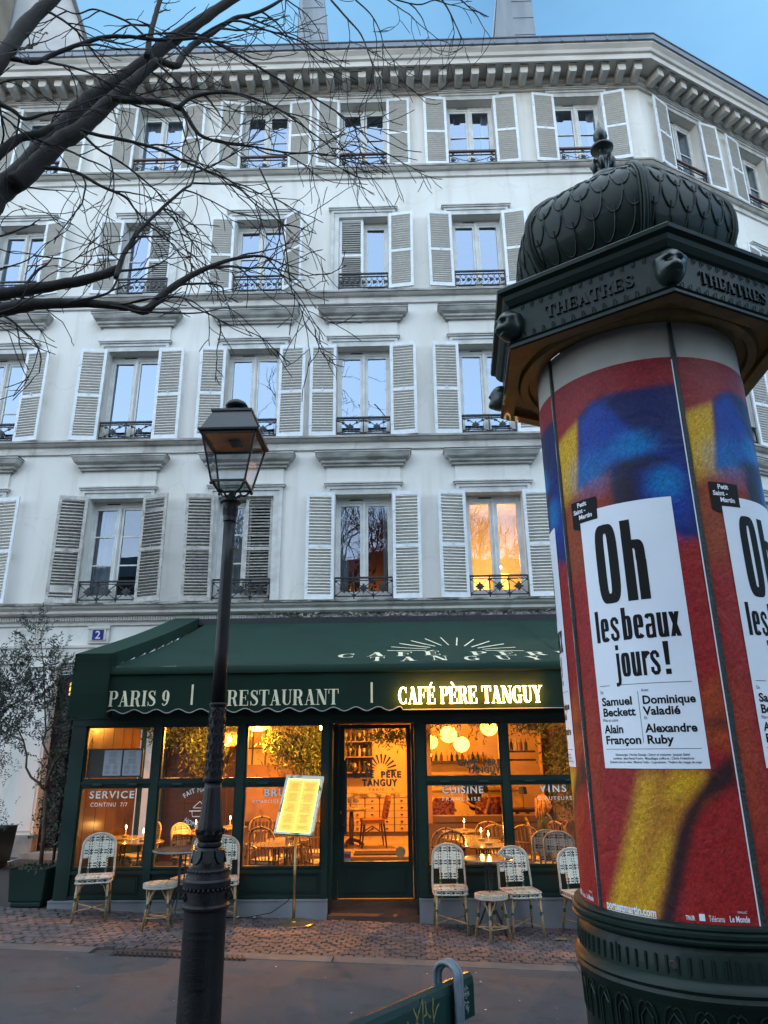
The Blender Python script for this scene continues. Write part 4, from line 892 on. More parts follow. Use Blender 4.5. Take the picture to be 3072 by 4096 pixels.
for i, (x, y, wh) in enumerate(((-.95, 12.7, 'front left'), (-.86, 12.68, 'front middle'), (-.78, 12.72, 'front right'), (-.9, 12.8, 'rear left'), (-.82, 12.82, 'rear right'))): o = ob('wine_glass', gme, None, (x, y, .739)); tag(o, 'wine glass at the %s of the pedestal table inside the door' % wh, 'glass', 'wine glasses on the pedestal table')
ht = thing('high_stool_table', 'dark table edge in front of the patterned chair', 'table', (.52, 12.75, .158)); mb = MB(); mb.box(-.3, .35, -.2, .2, .52, .55); mb.tube([(0, 0, 0), (0, 0, .52)], .03, 8); build(mb, 'table_top', darkwood_m, ht)
# lamps: globes, rattan pendants
glow = emit('globe_glow', (1.0, .47, .03), 4.0)
LW = (1.0, .36, .045)
def lamp_light(p, par, e, r=.012, spot=False):
    r = min(r, .014)
    l = bpy.data.lights.new('lamp_light', 'POINT'); l.energy = e * 1.65; l.color = LW; l.shadow_soft_size = r; return ob('lamp_light', l, par, p)
for i, (x, y, z, r, lab) in enumerate(((.78, 12.5, 1.88, .14, 'largest glowing paper globe at centre of the cluster'), (.48, 12.4, 1.76, .115, 'glowing globe lamp at left end of the cluster'), (1.0, 12.6, 1.72, .13, 'lowest glowing globe lamp of the cluster over the counter'), (1.44, 12.3, 1.98, .14, 'glowing globe lamp hung by itself right of the cluster'), (.40, 12.9, 1.55, .10, 'dimmer small globe lamp below the left of the cluster'))):
    t = thing('globe_lamp', lab, 'lamp', (x, y, z), group='globe lamps in the bar room')
    mb = MB(); mb.sphere((0, 0, 0), r, nu=20, nv=14, sc=(1, 1, .94)); build(mb, 'globe', glow, t, smooth=True)
    mb = MB(); mb.tube([(0, 0, r * .9), (0, 0, 2.6 - z)], .004, 4); build(mb, 'cord', iron_m, t)
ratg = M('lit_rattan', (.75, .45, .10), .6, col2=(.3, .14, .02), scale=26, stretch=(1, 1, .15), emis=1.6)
def pendant(x, y, z, r, h, lab, e=10, em=ratg):
    t = thing('rattan_pendant', lab, 'lamp', (x, y, z), group='rattan pendants in the terrace')
    mb = MB(); n = 30
    for k in range(n):
        a = 2 * PI * k / n; P_ = [(r * math.sin(PI * (.18 + .62 * t_)) * math.cos(a), r * math.sin(PI * (.18 + .62 * t_)) * math.sin(a), -h / 2 + h * t_) for t_ in np.linspace(0, 1, 7)]
        mb.tube(P_, .0045, 4)
    for t_ in (.0, .25, .5, .75, 1): 
        rr_ = r * math.sin(PI * (.18 + .62 * t_)); mb.tube([(rr_ * math.cos(a), rr_ * math.sin(a), -h / 2 + h * t_) for a in np.linspace(0, 2 * PI, 21)], .005, 4, caps=False)
    build(mb, 'basket', em, t)
    mb = MB(); mb.sphere((0, 0, 0), .03, nu=10, nv=8); build(mb, 'bulb', emit('bulb', (1, .72, .3), 14), t, smooth=True)
    mb = MB(); mb.tube([(0, 0, .03), (0, 0, 2.16 - z)], .004, 4); build(mb, 'cord', iron_m, t)
    lamp_light((0, 0, -.045), t, e)
pendant(-1.93, 9.9, 1.97, .15, .12, 'wide glowing rattan pendant in the window above the menu stand', 40)
pendant(-2.3, 9.9, 1.80, .12, .17, 'round rattan basket pendant partly behind the lamp post', 14, M('rattan_dim', (.5, .2, .05), .6, emis=.25))
pendant(.36, 9.4, 2.02, .14, .10, 'flat rattan pendant at the top of the window right of the door', 38)
pendant(-3.0, 9.9, 2.02, .13, .1, 'rattan pendant over the leftmost terrace tables', 14, M('rattan_dim', (.5, .2, .05), .6, emis=.25))
pendant(2.6, 9.6, 2.0, .14, .12, 'rattan pendant hidden behind the advertising column', 24)
sp = thing('spotlight', 'bright little spot lamp among the leaves above the menu stand', 'lamp', (-1.02, 9.6, 1.93)); mb = MB(); mb.sphere((0, 0, 0), .045, nu=12, nv=8); build(mb, 'bulb', emit('spot_glow', (1, .78, .4), 22), sp, smooth=True); mb = MB(); mb.tube([(0, 0, .04), (0, 0, .23)], .02, 8); build(mb, 'fitting', iron_m, sp); lamp_light((0, -.03, -.08), sp, 16, .04)
dlp = thing('ceiling_lamp', 'ceiling lamp inside above the drawer cabinet', 'lamp', (-.35, 12.9, 2.5)); mb = MB(); mb.lathe([(.1, 0), (.1, .06)], 16); build(mb, 'diffuser', glow, dlp); lamp_light((0, 0, -.1), dlp, 48, .15)
# hanging foliage
def leafcloud(mb, c, rad, n, s, rq, droop=0):
    for k in range(n):
        p = Vector((rq.gauss(0, .5) * rad[0], rq.gauss(0, .5) * rad[1], rq.gauss(0, .5) * rad[2] - droop * rq.random() ** 2)) + Vector(c)
        s_ = s * rq.uniform(.6, 1.4); e_ = Euler((rq.uniform(-1.3, 1.3), rq.uniform(-1.3, 1.3), rq.uniform(0, 6.3))).to_matrix()
        mb.add([p + e_ @ (Vector(q) * s_) for q in ((-1, 0, 0), (-.2, .3, .08), (1, 0, -.1), (-.2, -.3, .08))], [(0, 1, 2), (0, 2, 3)])
def hplant(lab, blobs, seed, s=.03, strands=()):
    rq = random.Random(seed); t = thing('hanging_plant', lab, 'plant', blobs[0][0], group='greenery hung inside the terrace')
    mb = MB(); o0 = Vector(blobs[0][0])
    for c, rad, n in blobs: leafcloud(mb, Vector(c) - o0, rad, n, s, rq)
    build(mb, 'foliage', inleaf_m, t, kind='stuff')
    mb = MB()
    for (x, y, z, L_) in strands:
        p = Vector((x, y, z)) - o0; P_ = [p + Vector((.02 * math.sin(i * 1.3 + x * 9), 0, -L_ * i / 7)) for i in range(8)]; mb.tube(P_, .003, 3)
        for q in P_: leafcloud(mb, q, (.03, .03, .03), 4, .022, rq)
    if strands: build(mb, 'trailing_stem', inleaf_m, t)
hplant('dense wall of ferns and leaves filling the window above the menu stand', [((-1.30, 10.3, 1.70), (.46, .25, .34), 4200), ((-1.15, 10.2, 1.4), (.3, .2, .2), 900), ((-1.72, 10.1, 1.78), (.16, .15, .2), 600)], 1, .032, [(-1.75, 10, 1.9, .35), (-1.66, 10, 1.9, .28)])
hplant('dark greenery filling the upper window just left of the lamp post', [((-2.72, 10.4, 1.72), (.26, .2, .40), 3000), ((-2.35, 10.3, 2.0), (.35, .2, .12), 900)], 2)
hplant('thin dark leaves hanging in the leftmost upper window', [((-3.35, 10.6, 1.92), (.4, .2, .18), 1100)], 3)
hplant('leafy garland hanging across the top of the door opening', [((-.1, 11.2, 1.84), (.5, .12, .13), 900)], 4, .035, [(.1, 11.2, 1.8, .15), (.25, 11.2, 1.8, .2)])
hplant('trailing vine in front of the globe lamps', [((.42, 9.2, 2.0), (.2, .1, .10), 380), ((1.1, 9.3, 1.99), (.5, .1, .09), 700)], 5, .024, [(.60, 9.2, 2.0, .34), (.68, 9.25, 2.0, .22), (1.02, 9.2, 2.0, .30), (.42, 9.2, 2.0, .3), (.47, 9.2, 2.0, .18), (.85, 9.2, 2.05, .25), (.92, 9.2, 2.05, .3), (1.2, 9.2, 2.05, .2), (1.45, 9.2, 2.0, .15)])
hplant('dark fern wall behind the woman at the right edge of the terrace', [((2.35, 10.6, 1.55), (.28, .25, .5), 3000), ((1.75, 10.2, 1.95), (.3, .2, .13), 420), ((2.3, 10.6, 1.0), (.25, .25, .3), 500)], 6, .035)
# background doors/windows seen in left terrace back wall
mb = MB(); mb.box(-2.45, -1.62, -.02, -.006, 1.45, 1.95); wb = build(mb, 'inner_window', M('lit_panel', (.62, .42, .2), .7), B)
mb = MB(); mb.box(-2.47, -1.6, -.035, -.0205, 1.68, 1.70)
for x in (-2.3, -2.1, -1.9, -1.7): mb.box(x - .012, x + .012, -.034, -.0205, 1.45, 1.95)
build(mb, 'glazing_bar', darkwood_m, wb)
# ================================================================ AWNING
AW = thing('awning', 'dark green canvas awning with cream lettering and scalloped valance over the cafe', 'awning', (0, 11.5, 0))
yF, zF = -3.72, 2.50     # local y of roll
zW = 3.60
XA0, XA1 = -3.14, 5.6
def slope(x, t, d=0):    # t 0 at wall .. 1 at front
    y = -.12 + (yF + .12) * t; z = zW + (zF + .03 - zW) * t - .05 * math.sin(PI * t) 
    z += .016 * math.sin(x * 2.2 + 1) * math.sin(PI * t) + .004 * math.sin(x * 9 + t * 5) * t
    return (x, y - d * .3, z + d)
mb = MB(); nx, ny = 40, 14
for i in range(nx):
    for j in range(ny):
        a, b = XA0 + (XA1 - XA0) * i / nx, XA0 + (XA1 - XA0) * (i + 1) / nx
        mb.quad(slope(a, j / ny), slope(b, j / ny), slope(b, (j + 1) / ny), slope(a, (j + 1) / ny))
build(mb, 'canopy', canvas_m, AW, smooth=True)
mb = MB(); P_ = []
for k in range(9):
    a = PI * .55 * k / 8; P_.append((yF - .0 - .07 * math.sin(a), zF - .045 + .075 * math.cos(a)))
for i in range(len(P_) - 1): mb.quad((XA0, P_[i][0], P_[i][1]), (XA1, P_[i][0], P_[i][1]), (XA1, P_[i + 1][0], P_[i + 1][1]), (XA0, P_[i + 1][0], P_[i + 1][1]))
mb.quad((XA0, P_[-1][0], P_[-1][1]), (XA1, P_[-1][0], P_[-1][1]), (XA1, yF, zF - .07), (XA0, yF, zF - .07))
build(mb, 'front_bar', valance_m, AW, smooth=True)
# valance
yv = yF - .04
def vz(x):
    if x > .0: return 2.045
    base = 2.058 + .020 * math.cos(2 * PI * (x + 3.3) / .235)
    return base
mb = MB(); nx = 360; zt_ = zF - .05; xs_ = [XA0 + (XA1 - XA0) * i / nx for i in range(nx + 1)]
def vy(x, z): return yv + .012 * math.sin(x * 3.1) * (zt_ - z) / .4 + .004 * math.sin(x * 11)
for i in range(nx):
    a, b = xs_[i], xs_[i + 1]
    for t0, t1 in ((0, .5), (.5, 1)):
        za0, za1 = zt_ + (vz(a) - zt_) * t0, zt_ + (vz(a) - zt_) * t1; zb0, zb1 = zt_ + (vz(b) - zt_) * t0, zt_ + (vz(b) - zt_) * t1
        mb.quad((a, vy(a, za0), za0), (b, vy(b, zb0), zb0), (b, vy(b, zb1), zb1), (a, vy(a, za1), za1))
build(mb, 'valance', valance_m, AW, smooth=True)
mb = MB(); mb.tube([(x, vy(x, vz(x)) - .002, vz(x)) for x in xs_], .0065, 4); build(mb, 'white_piping', M('piping', (.26, .26, .25), .8), AW)
# side strip panel with hanging flap
mb = MB(); XL = lambda y: -3.67 + .15 * (-y / 3.78); XR = lambda y: -3.26 + .13 * (-y / 3.78); xl, xr = -3.52, -3.13
top = [(0, 3.73), (-3.78, 2.67)]
def sl_(t): return (top[0][0] + (top[1][0] - top[0][0]) * t, top[0][1] + (top[1][1] - top[0][1]) * t - .03 * math.sin(PI * t))
for k in range(10):
    (ya, za), (yb_, zb_) = sl_(k / 10), sl_((k + 1) / 10); mb.quad((XL(ya), ya, za), (XR(ya), ya, za), (XR(yb_), yb_, zb_), (XL(yb_), yb_, zb_))
    mb.quad((XR(ya), ya, za), (XR(ya), ya, za - .14), (XR(yb_), yb_, zb_ - .17), (XR(yb_), yb_, zb_)); mb.quad((XL(ya), ya, za), (XL(ya), ya, za - .16), (XL(yb_), yb_, zb_ - .20), (XL(yb_), yb_, zb_))
build(mb, 'side_panel', canvas_m, AW)
mb = MB(); n = 8
for k in range(n):
    z0_, z1_ = 2.668 + (2.0 - 2.668) * k / n, 2.668 + (2.0 - 2.668) * (k + 1) / n; f = lambda z: -3.80 - .01 * math.sin(z * 9)
    mb.quad((xl, f(z0_), z0_), (xr + .005, f(z0_), z0_), (xr + .005, f(z1_), z1_), (xl, f(z1_), z1_))
mb.quad((xr + .005, -3.8, 2.668), (xr + .005, -3.62, 2.668), (xr + .005, -3.62, 2.0), (xr + .005, -3.8, 2.0)); mb.quad((xl, -3.8, 2.668), (xl, -3.55, 2.668), (xl, -3.55, 2.0), (xl, -3.8, 2.0))
build(mb, 'side_flap', valance_m, AW, smooth=False)
mb = MB(); mb.box(-3.66, 5.6, -.16, -.0, 3.58, 3.68); build(mb, 'wall_box', iron_m, AW)
lt = M('worn_seam', (.05, .12, .095), .85)
for xs0 in (-2.1, -.72, 1.9, 3.4):
    mb = MB()
    for k in range(14):
        t0, t1 = k / 14, (k + 1) / 14; w_ = .022
        mb.quad(slope(xs0 - w_, t0, .004), slope(xs0 + w_, t0, .004), slope(xs0 + w_, t1, .004), slope(xs0 - w_, t1, .004))
    if xs0 in (-2.1, -.72): continue
    build(mb, 'seam', canvas_m, AW)
# painted words on the slope : stretched serif capitals
def on_slope(x0, t_lo, h, sx):
    return lambda px, py, d: slope(x0 + px * sx, t_lo - py * h, .006 + d)
mb, wd = txt_mesh('l', 'CAFÉ PÈRE', SER, on_slope(-.62, .80, .085, .30), cream_m, track=.18); 
x0_ = -.743
_, wd = glyph_polys('CAFÉ PÈR', SER, .45); k_s = (1.773 + .06 - x0_) / wd
mb, _ = txt_mesh('l', 'CAFÉ PÈRE', SER, on_slope(x0_, .855, .088, k_s), cream_m, track=.45); build(mb, 'painted_lettering', None, AW)
_, wd = glyph_polys('TANGUY', SER, .75); k_s = (1.75 + .349) / wd
mb, _ = txt_mesh('l', 'TANGUY', SER, on_slope(-.349, .962, .088, k_s), cream_m, track=.75); build(mb, 'painted_lettering', None, AW)
mb = MB()
for k in range(12):
    a = R(4 + 172 * k / 11); c, s_ = math.cos(a), math.sin(a); r0, r1 = 1.0, 1.85
    pts = [(.665 + (.36 + .47 * r) * c, .755 - (.13 + .19 * r) * s_) for r in np.linspace(0, 1, 6)]
    for q in band(pts, .016 if abs(c) < .9 else .010): mb.add([slope(p, t_, .006) for p, t_ in q], [(0, 1, 2, 3)])
build(mb, 'painted_sunburst', cream_m, AW)
def on_val(x0, z0, h): return lambda px, py, d: (x0 + px * h, vy(x0 + px * h, z0 + py * h) - .004 - d, z0 + py * h)
for txt, x0, x1, z0 in (('PARIS 9', -3.12, -2.456, 2.112), ('RESTAURANT', -1.849, -.655, 2.106)):
    _, wd = glyph_polys(txt, SER, .03); h = .150; sx = (x1 - x0) / wd
    mb, _ = txt_mesh('l', txt, SER, (lambda X0, SX, Z0: lambda px, py, d: (X0 + px * SX, vy(X0 + px * SX, Z0 + py * .160) - .004 - d, Z0 + py * .160))(x0, sx, z0), cream_m, track=.03)
    build(mb, 'lettering', None, AW)
for x in (-2.225, -.312):
    mb = MB(); mb.quad((x - .011, vy(x, 2.2) - .004, 2.12), (x + .011, vy(x, 2.2) - .004, 2.12), (x + .011, vy(x, 2.2) - .004, 2.33), (x - .011, vy(x, 2.2) - .004, 2.33)); build(mb, 'divider', cream_m, AW)
# illuminated sign letters
SG = thing('illuminated_sign', 'glowing yellow raised letters CAFÉ PÈRE TANGUY on the valance', 'sign', (0, 11.5, 0))
_, wd = glyph_polys('CAFÉ PÈRE TANGUY', SER, .0); X0, X1 = -.034, 1.471; sx = (X1 - X0) / wd
lit_m = emit('sign_glow', (1.0, .84, .58), 2.2); halo = emit('sign_halo', (1.0, .47, .05), 5.5)
gl, _ = glyph_polys('CAFÉ PÈRE TANGUY', SER, .0)
for ch, ps in gl:
    if ch == ' ': continue
    mb = MB()
    for k, p in enumerate(ps):
        n = len(p); e = .0001 * (k % 7)
        F_ = [(X0 + a * sx, yv - .075 - e, 2.100 + b * .172) for a, b in p]; Bk = [(X0 + a * sx, yv - .045, 2.100 + b * .172) for a, b in p]
        mb.add(F_, [tuple(range(n))], lit_m); mb.add(F_ + Bk, [(i, (i + 1) % n, (i + 1) % n + n, i + n) for i in range(n)], halo); mb.add(Bk, [tuple(range(n))], halo)
    build(mb, 'letter', None, SG)
# ================================================================ MORRIS COLUMN
COL = Vector((1.445, 3.88, 0)); CR = .575; AZ0 = math.atan2(-COL.y, -COL.x)   # direction toward the viewer side
MC = thing('advertising_column', 'round dark green advertising column with theatre posters and scaled onion dome', 'advertising column', COL)
def cp(phi, r, z): a = AZ0 + R(phi); return (r * math.cos(a), r * math.sin(a), z)   # phi>0 runs to the right seen from the street
gz = g(1.445)
mb = MB(); mb.lathe([(.66, gz - .02), (.66, gz + .10), (.64, gz + .13), (.60, gz + .17), (.595, .64), (.615, .665), (.625, .69), (.618, .705), (.628, .72), (.620, .738), (.602, .752), (.597, .84), (.585, .865), (.60, .875), (.622, .885), (.625, .895), (.612, .903), (.622, .912), (.623, .925), (.607, .932), (.612, .94), (.61, .950), (.585, .955)], 96)
build(mb, 'base_drum', colgreen_m, MC, smooth=False); auto_smooth(KIDS(MC)[-1], 40)
# flutes (raised capsules) round the drum
fb = MB(); 
def capsule(w_, z0, z1, d):
    pts = [(w_ * math.cos(t), z1 + w_ * math.sin(t)) for t in np.linspace(0, PI, 7)] + [(w_ * math.cos(t), z0 + w_ * math.sin(t)) for t in np.linspace(PI, 2 * PI, 7)]
    m = MB(); n = len(pts); m.add([(0, a, b) for a, b in pts] + [(d, a * .45, z0 + (b - z0) * .97 + .001) for a, b in pts], [tuple(range(n, 2 * n))] + [(i, (i + 1) % n, (i + 1) % n + n, i + n) for i in range(n)]); return m
cm_ = capsule(.008, .772, .825, .008).mesh('flute', colgreen_m)
for k in range(84): ob('flute', cm_, MC, mtx=Matrix.Rotation(AZ0 + 2 * PI * k / 84, 4, 'Z') @ Matrix.Translation((.5995, 0, 0)))
am = MB(); 
am.tube([(0, -.040, .50), (.004, -.042, .60), (.006, -.030, .635), (.006, -.012, .648), (.004, 0, .637), (.006, .012, .648), (.006, .030, .635), (.004, .042, .60), (0, .040, .50)], .0045, 5)
for k in range(0):
    z = .50 + k * .03; am.tube([(.0, -.022, z), (.002, 0, z + .018), (.0, .022, z)], .0026, 4)
am.tube([(0, -.024, .49), (.003, -.026, .59), (.004, 0, .622), (.003, .026, .59), (0, .024, .49)], .005, 4)
amm = am.mesh('arch_ornament', colgreen_m)
for k in range(32): ob('arch_ornament', amm, MC, mtx=Matrix.Rotation(AZ0 + R(6) + 2 * PI * k / 32, 4, 'Z') @ Matrix.Translation((.597, 0, 0)))
# access hatch outline and lock
for ph in (-40, 6, 52):
    mb = MB(); mb.tube([cp(ph, .600, .15), cp(ph, .600, .84)], .0025, 4); build(mb, 'joint_line', ink_m, MC)
mb = MB(); mb.lathe([(.018, 0), (.018, .006), (.013, .007), (.013, .004), (.006, .004)], 16); build(mb, 'lock', M('lock_metal', (.05, .04, .035), .5, .5), MC, mtx=Matrix.Translation(cp(-14.5, .602, .80)) @ Matrix.Rotation(AZ0 + R(-14.5), 4, 'Z') @ Matrix.Rotation(PI / 2, 4, 'Y'))
# shaft: cream band above posters
mb = MB(); mb.lathe([(CR - .004, .95), (CR - .004, 3.80)], 120, close=False); build(mb, 'shaft', M('cream_shaft', (.42, .38, .34), .75, col2=(.34, .31, .28), scale=4, bump=.1, stretch=(1, 1, .6)), MC, smooth=True)
# posters, five round the shaft, art painted per vertex (abstract airbrushed colour fields)
SE = [-50.2 + 71.9 * k for k in range(5)]; PW = 71.0
zP0, zP1 = .945, 3.585
def sm(e0, e1, x): t = np.clip((x - e0) / (e1 - e0), 0, 1); return t * t * (3 - 2 * t)
def blob(A, Z, a, z, ra, rz, soft=.35, rot=0):
    c, s_ = math.cos(rot), math.sin(rot); x = (A - a) / ra; y = (Z - z) / rz; X = c * x + s_ * y; Y = -s_ * x + c * y
    d = np.sqrt(X * X + Y * Y); return 1 - sm(1 - soft, 1 + soft, d)
def poly_sd(A, Z, pts, soft):
    # soft-edged polygon in degrees / metres*80
    X, Y = A, Z * 80; P = [(p, q * 80) for p, q in pts]; inside = np.zeros_like(X, bool); dist = np.full(X.shape, 1e9)
    for i in range(len(P)):
        x0, y0 = P[i]; x1, y1 = P[(i + 1) % len(P)]
        cond = ((y0 > Y) != (y1 > Y)) & (X < (x1 - x0) * (Y - y0) / ((y1 - y0) or 1e-9) + x0); inside ^= cond
        t = np.clip(((X - x0) * (x1 - x0) + (Y - y0) * (y1 - y0)) / ((x1 - x0) ** 2 + (y1 - y0) ** 2 + 1e-9), 0, 1)
        dist = np.minimum(dist, np.hypot(X - x0 - t * (x1 - x0), Y - y0 - t * (y1 - y0)))
    sd = np.where(inside, -dist, dist); return 1 - sm(-soft, soft, sd)
NA, NZ = 84, 300
A_, Z_ = np.meshgrid(np.linspace(0, 71, NA + 1), np.linspace(zP0, zP1, NZ + 1))
P_ = A_ - 50      # in the central poster's phi
col = np.zeros(A_.shape + (3,)); col[:] = (.26, .013, .013)
def mixc(m, c): 
    global col
    col = col * (1 - m[..., None]) + np.array(c) * m[..., None]
rng = np.random.RandomState(4)
mixc(.6 * sm(3.1, 3.6, Z_), (.19, .014, .024))
YEL, ORG, BLU, CYA, NAV, BLK = (.56, .31, .008), (.32, .065, .010), (.004, .035, .26), (.003, .17, .42), (.006, .010, .075), (.014, .006, .010)
mixc(poly_sd(P_, Z_, [(-50, 3.26), (-33, 3.33), (-35, 2.93), (-50, 2.86)], 2.5), YEL)
mixc(.8 * poly_sd(P_, Z_, [(-52, 2.88), (-36, 2.93), (-38, 2.55), (-52, 2.45)], 5), ORG)
mixc(.5 * poly_sd(P_, Z_, [(-50, 2.95), (-20, 3.0), (-16, 2.85), (-16, 2.4), (-50, 2.5)], 5), (.20, .03, .012))
mixc(poly_sd(P_, Z_, [(-32, 3.36), (-24, 3.41), (-16, 3.43), (2, 3.42), (22, 3.43), (22, 2.60), (13, 2.60), (4, 2.72), (-17, 2.78), (-17, 3.0), (-27, 2.99), (-37, 2.955)], 2.2), NAV)
mixc(poly_sd(P_, Z_, [(-31, 3.33), (-22, 3.40), (-16, 3.37), (-5, 3.20), (5, 3.09), (-4, 3.03), (-20, 3.01), (-36, 2.965)], 3), BLU)
mixc(.8 * blob(P_, Z_, -4, 3.11, 11, .07, .8, -.2), CYA); mixc(.55 * blob(P_, Z_, -27, 3.02, 13, .10, .9), CYA); mixc(.5 * blob(P_, Z_, 14, 3.2, 9, .16, .8), (.012, .02, .10))
mixc(.9 * blob(P_, Z_, 10, 2.85, 12, .20, .7), BLU); mixc(.85 * blob(P_, Z_, 8.5, 2.89, 7, .075, .9), CYA); mixc(.8 * blob(P_, Z_, -12, 2.88, 7, .12, .6), BLK); mixc(.7 * blob(P_, Z_, -3, 3.01, 16, .035, .8, .5), BLK)
# lower limb shape
mixc(poly_sd(P_, Z_, [(-19, 1.56), (4, 1.57), (12, 1.50), (2, 1.42), (-4, 1.33), (-9, 1.22), (-15, 1.05), (-19, .93), (-46, .93), (-40, 1.03), (-31, 1.2), (-25, 1.34)], 4.5), (.38, .15, .012))
mixc(poly_sd(P_, Z_, [(-4, 1.54), (6, 1.52), (-2, 1.46), (-9, 1.44)], 5.0), YEL); mixc(.9 * poly_sd(P_, Z_, [(-20, 1.50), (-15, 1.5), (-24, 1.22), (-30, 1.05), (-38, .93), (-44, .93), (-33, 1.17)], 5), YEL)
mixc(.8 * poly_sd(P_, Z_, [(-12, 1.28), (-9, 1.26), (-20, 1.0), (-24, .93), (-34, .93)], 5), YEL)
mixc(.95 * poly_sd(P_, Z_, [(10, 1.55), (20, 1.62), (20, 1.50), (6, 1.42), (0, 1.32), (-4, 1.2), (-8, 1.08), (-13, .93), (-20, .93), (-14, 1.1), (-8, 1.28), (-3, 1.38)], 2.6), BLK)
mixc(.55 * poly_sd(P_, Z_, [(10, 1.9), (20, 1.95), (20, 1.62), (9, 1.66)], 4), ORG); mixc(.6 * blob(P_, Z_, 16, 1.75, 5, .03, .9, .5), BLK); mixc(.4 * blob(P_, Z_, -46, 1.6, 5, .3, .9), ORG)
grain = rng.normal(0, .17, A_.shape)[..., None]; col = np.clip(col * (1 + grain), .002, 1)
pm = bpy.data.materials.new('poster_print'); pm.use_nodes = True; t_ = pm.node_tree; b_ = t_.nodes['Principled BSDF']; at = t_.nodes.new('ShaderNodeVertexColor'); at.layer_name = 'ink'
nz = t_.nodes.new('ShaderNodeTexNoise'); nz.inputs['Scale'].default_value = 260; tcx = t_.nodes.new('ShaderNodeTexCoord'); t_.links.new(tcx.outputs['Object'], nz.inputs['Vector'])
mr_ = t_.nodes.new('ShaderNodeMapRange'); mr_.inputs['From Min'].default_value = .3; mr_.inputs['From Max'].default_value = .7; mr_.inputs['To Min'].default_value = .55; mr_.inputs['To Max'].default_value = 1.35
hsv = t_.nodes.new('ShaderNodeHueSaturation'); t_.links.new(nz.outputs['Fac'], mr_.inputs['Value']); t_.links.new(mr_.outputs[0], hsv.inputs['Value']); t_.links.new(at.outputs['Color'], hsv.inputs['Color']); t_.links.new(hsv.outputs[0], b_.inputs['Base Color'])
b_.inputs['Roughness'].default_value = .55; b_.inputs['Specular IOR Level'].default_value = .25
nb2 = t_.nodes.new('ShaderNodeTexNoise'); nb2.inputs['Scale'].default_value = 5; nb2.inputs['Detail'].default_value = 3; nb2.inputs['Distortion'].default_value = 1.5; t_.links.new(tcx.outputs['Object'], nb2.inputs['Vector']); bp_ = t_.nodes.new('ShaderNodeBump'); bp_.inputs['Strength'].default_value = .5; bp_.inputs['Distance'].default_value = .02; t_.links.new(nb2.outputs['Fac'], bp_.inputs['Height']); t_.links.new(bp_.outputs[0], b_.inputs['Normal'])
pv = []; pf = []
for j in range(NZ + 1):
    for i in range(NA + 1): pv.append(cp(A_[j, i] - 50, CR + .0015 * math.sin(Z_[j, i] * 2.1), Z_[j, i]))
for j in range(NZ):
    for i in range(NA): k = j * (NA + 1) + i; pf.append((k, k + 1, k + NA + 2, k + NA + 1))
pme = bpy.data.meshes.new('poster'); pme.from_pydata(pv, [], pf); pme.materials.append(pm)
ca = pme.color_attributes.new('ink', 'FLOAT_COLOR', 'POINT'); ca.data.foreach_set('color', np.concatenate([col.reshape(-1, 3), np.ones((col.size // 3, 1))], 1).ravel().astype(np.float32))
pme.polygons.foreach_set('use_smooth', [True] * len(pme.polygons))
def cyl_f(px, pz, d): return cp(px, CR + .0028 + d, pz)      # px in degrees
DG = 180 / PI / CR
pan = MB(); n = 30
for i in range(n):
    a, b = -37.8 + 47.6 * i / n, -37.8 + 47.6 * (i + 1) / n
    for za, zb in zip(np.linspace(1.557, 2.815, 12)[:-1], np.linspace(1.557, 2.815, 12)[1:]): pan.quad(cp(a, CR + .0022, za), cp(b, CR + .0022, za), cp(b, CR + .0022, zb), cp(a, CR + .0022, zb))
panm = pan.mesh('title_panel', paper_m, True)
tx = MB()
def gro(txt, a0, a1, z0, h):
    gl, wd = glyph_polys(txt, GRO, .02 if len(txt) > 3 else .03); sx = (a1 - a0) / wd; k = 0
    for ch, ps in gl:
        for p in ps:
            k += 1; m_ = 1
            tx.add([cyl_f(a0 + x * sx, z0 + y * h, .0001 * (k % 7)) for x, y in p], [tuple(range(len(p)))], ink_m)
gro('Oh', -30.5, -3.5, 2.318, .405); gro('les', -34.9, -21.6, 2.135, .155); gro('beaux', -20.6, 6.2, 2.135, .155); gro('jours', -26.0, -4.8, 1.965, .15); gro('!', -3.6, .6, 1.965, .15)
def st(txt, a0, z0, size, bold=.025, mat=ink_m, xs=.9, tgt=tx, a1=None, rot=False):
    vs, fs, wd = sans(txt, size, bold, 1.0, xs)
    k = DG if a1 is None else (a1 - a0) / wd
    tgt.add([cyl_f(a0 + x * k, z0 + y, .0003) for x, y in vs], fs, mat)
def rule(a0, a1, z, w_=.0022, tgt=tx, mat=ink_m):
    for i in range(8): a, b = a0 + (a1 - a0) * i / 8, a0 + (a1 - a0) * (i + 1) / 8; tgt.quad(cyl_f(a, z, .0002), cyl_f(b, z, .0002), cyl_f(b, z + w_, .0002), cyl_f(a, z + w_, .0002), mat)
rule(-35.9, -30, 1.928); rule(-24.6, 7.3, 1.928); rule(-35.9, 7.4, 1.640); tx.quad(cyl_f(-16.7, 1.668, .0002), cyl_f(-16.5, 1.668, .0002), cyl_f(-16.5, 1.896, .0002), cyl_f(-16.7, 1.896, .0002), ink_m)
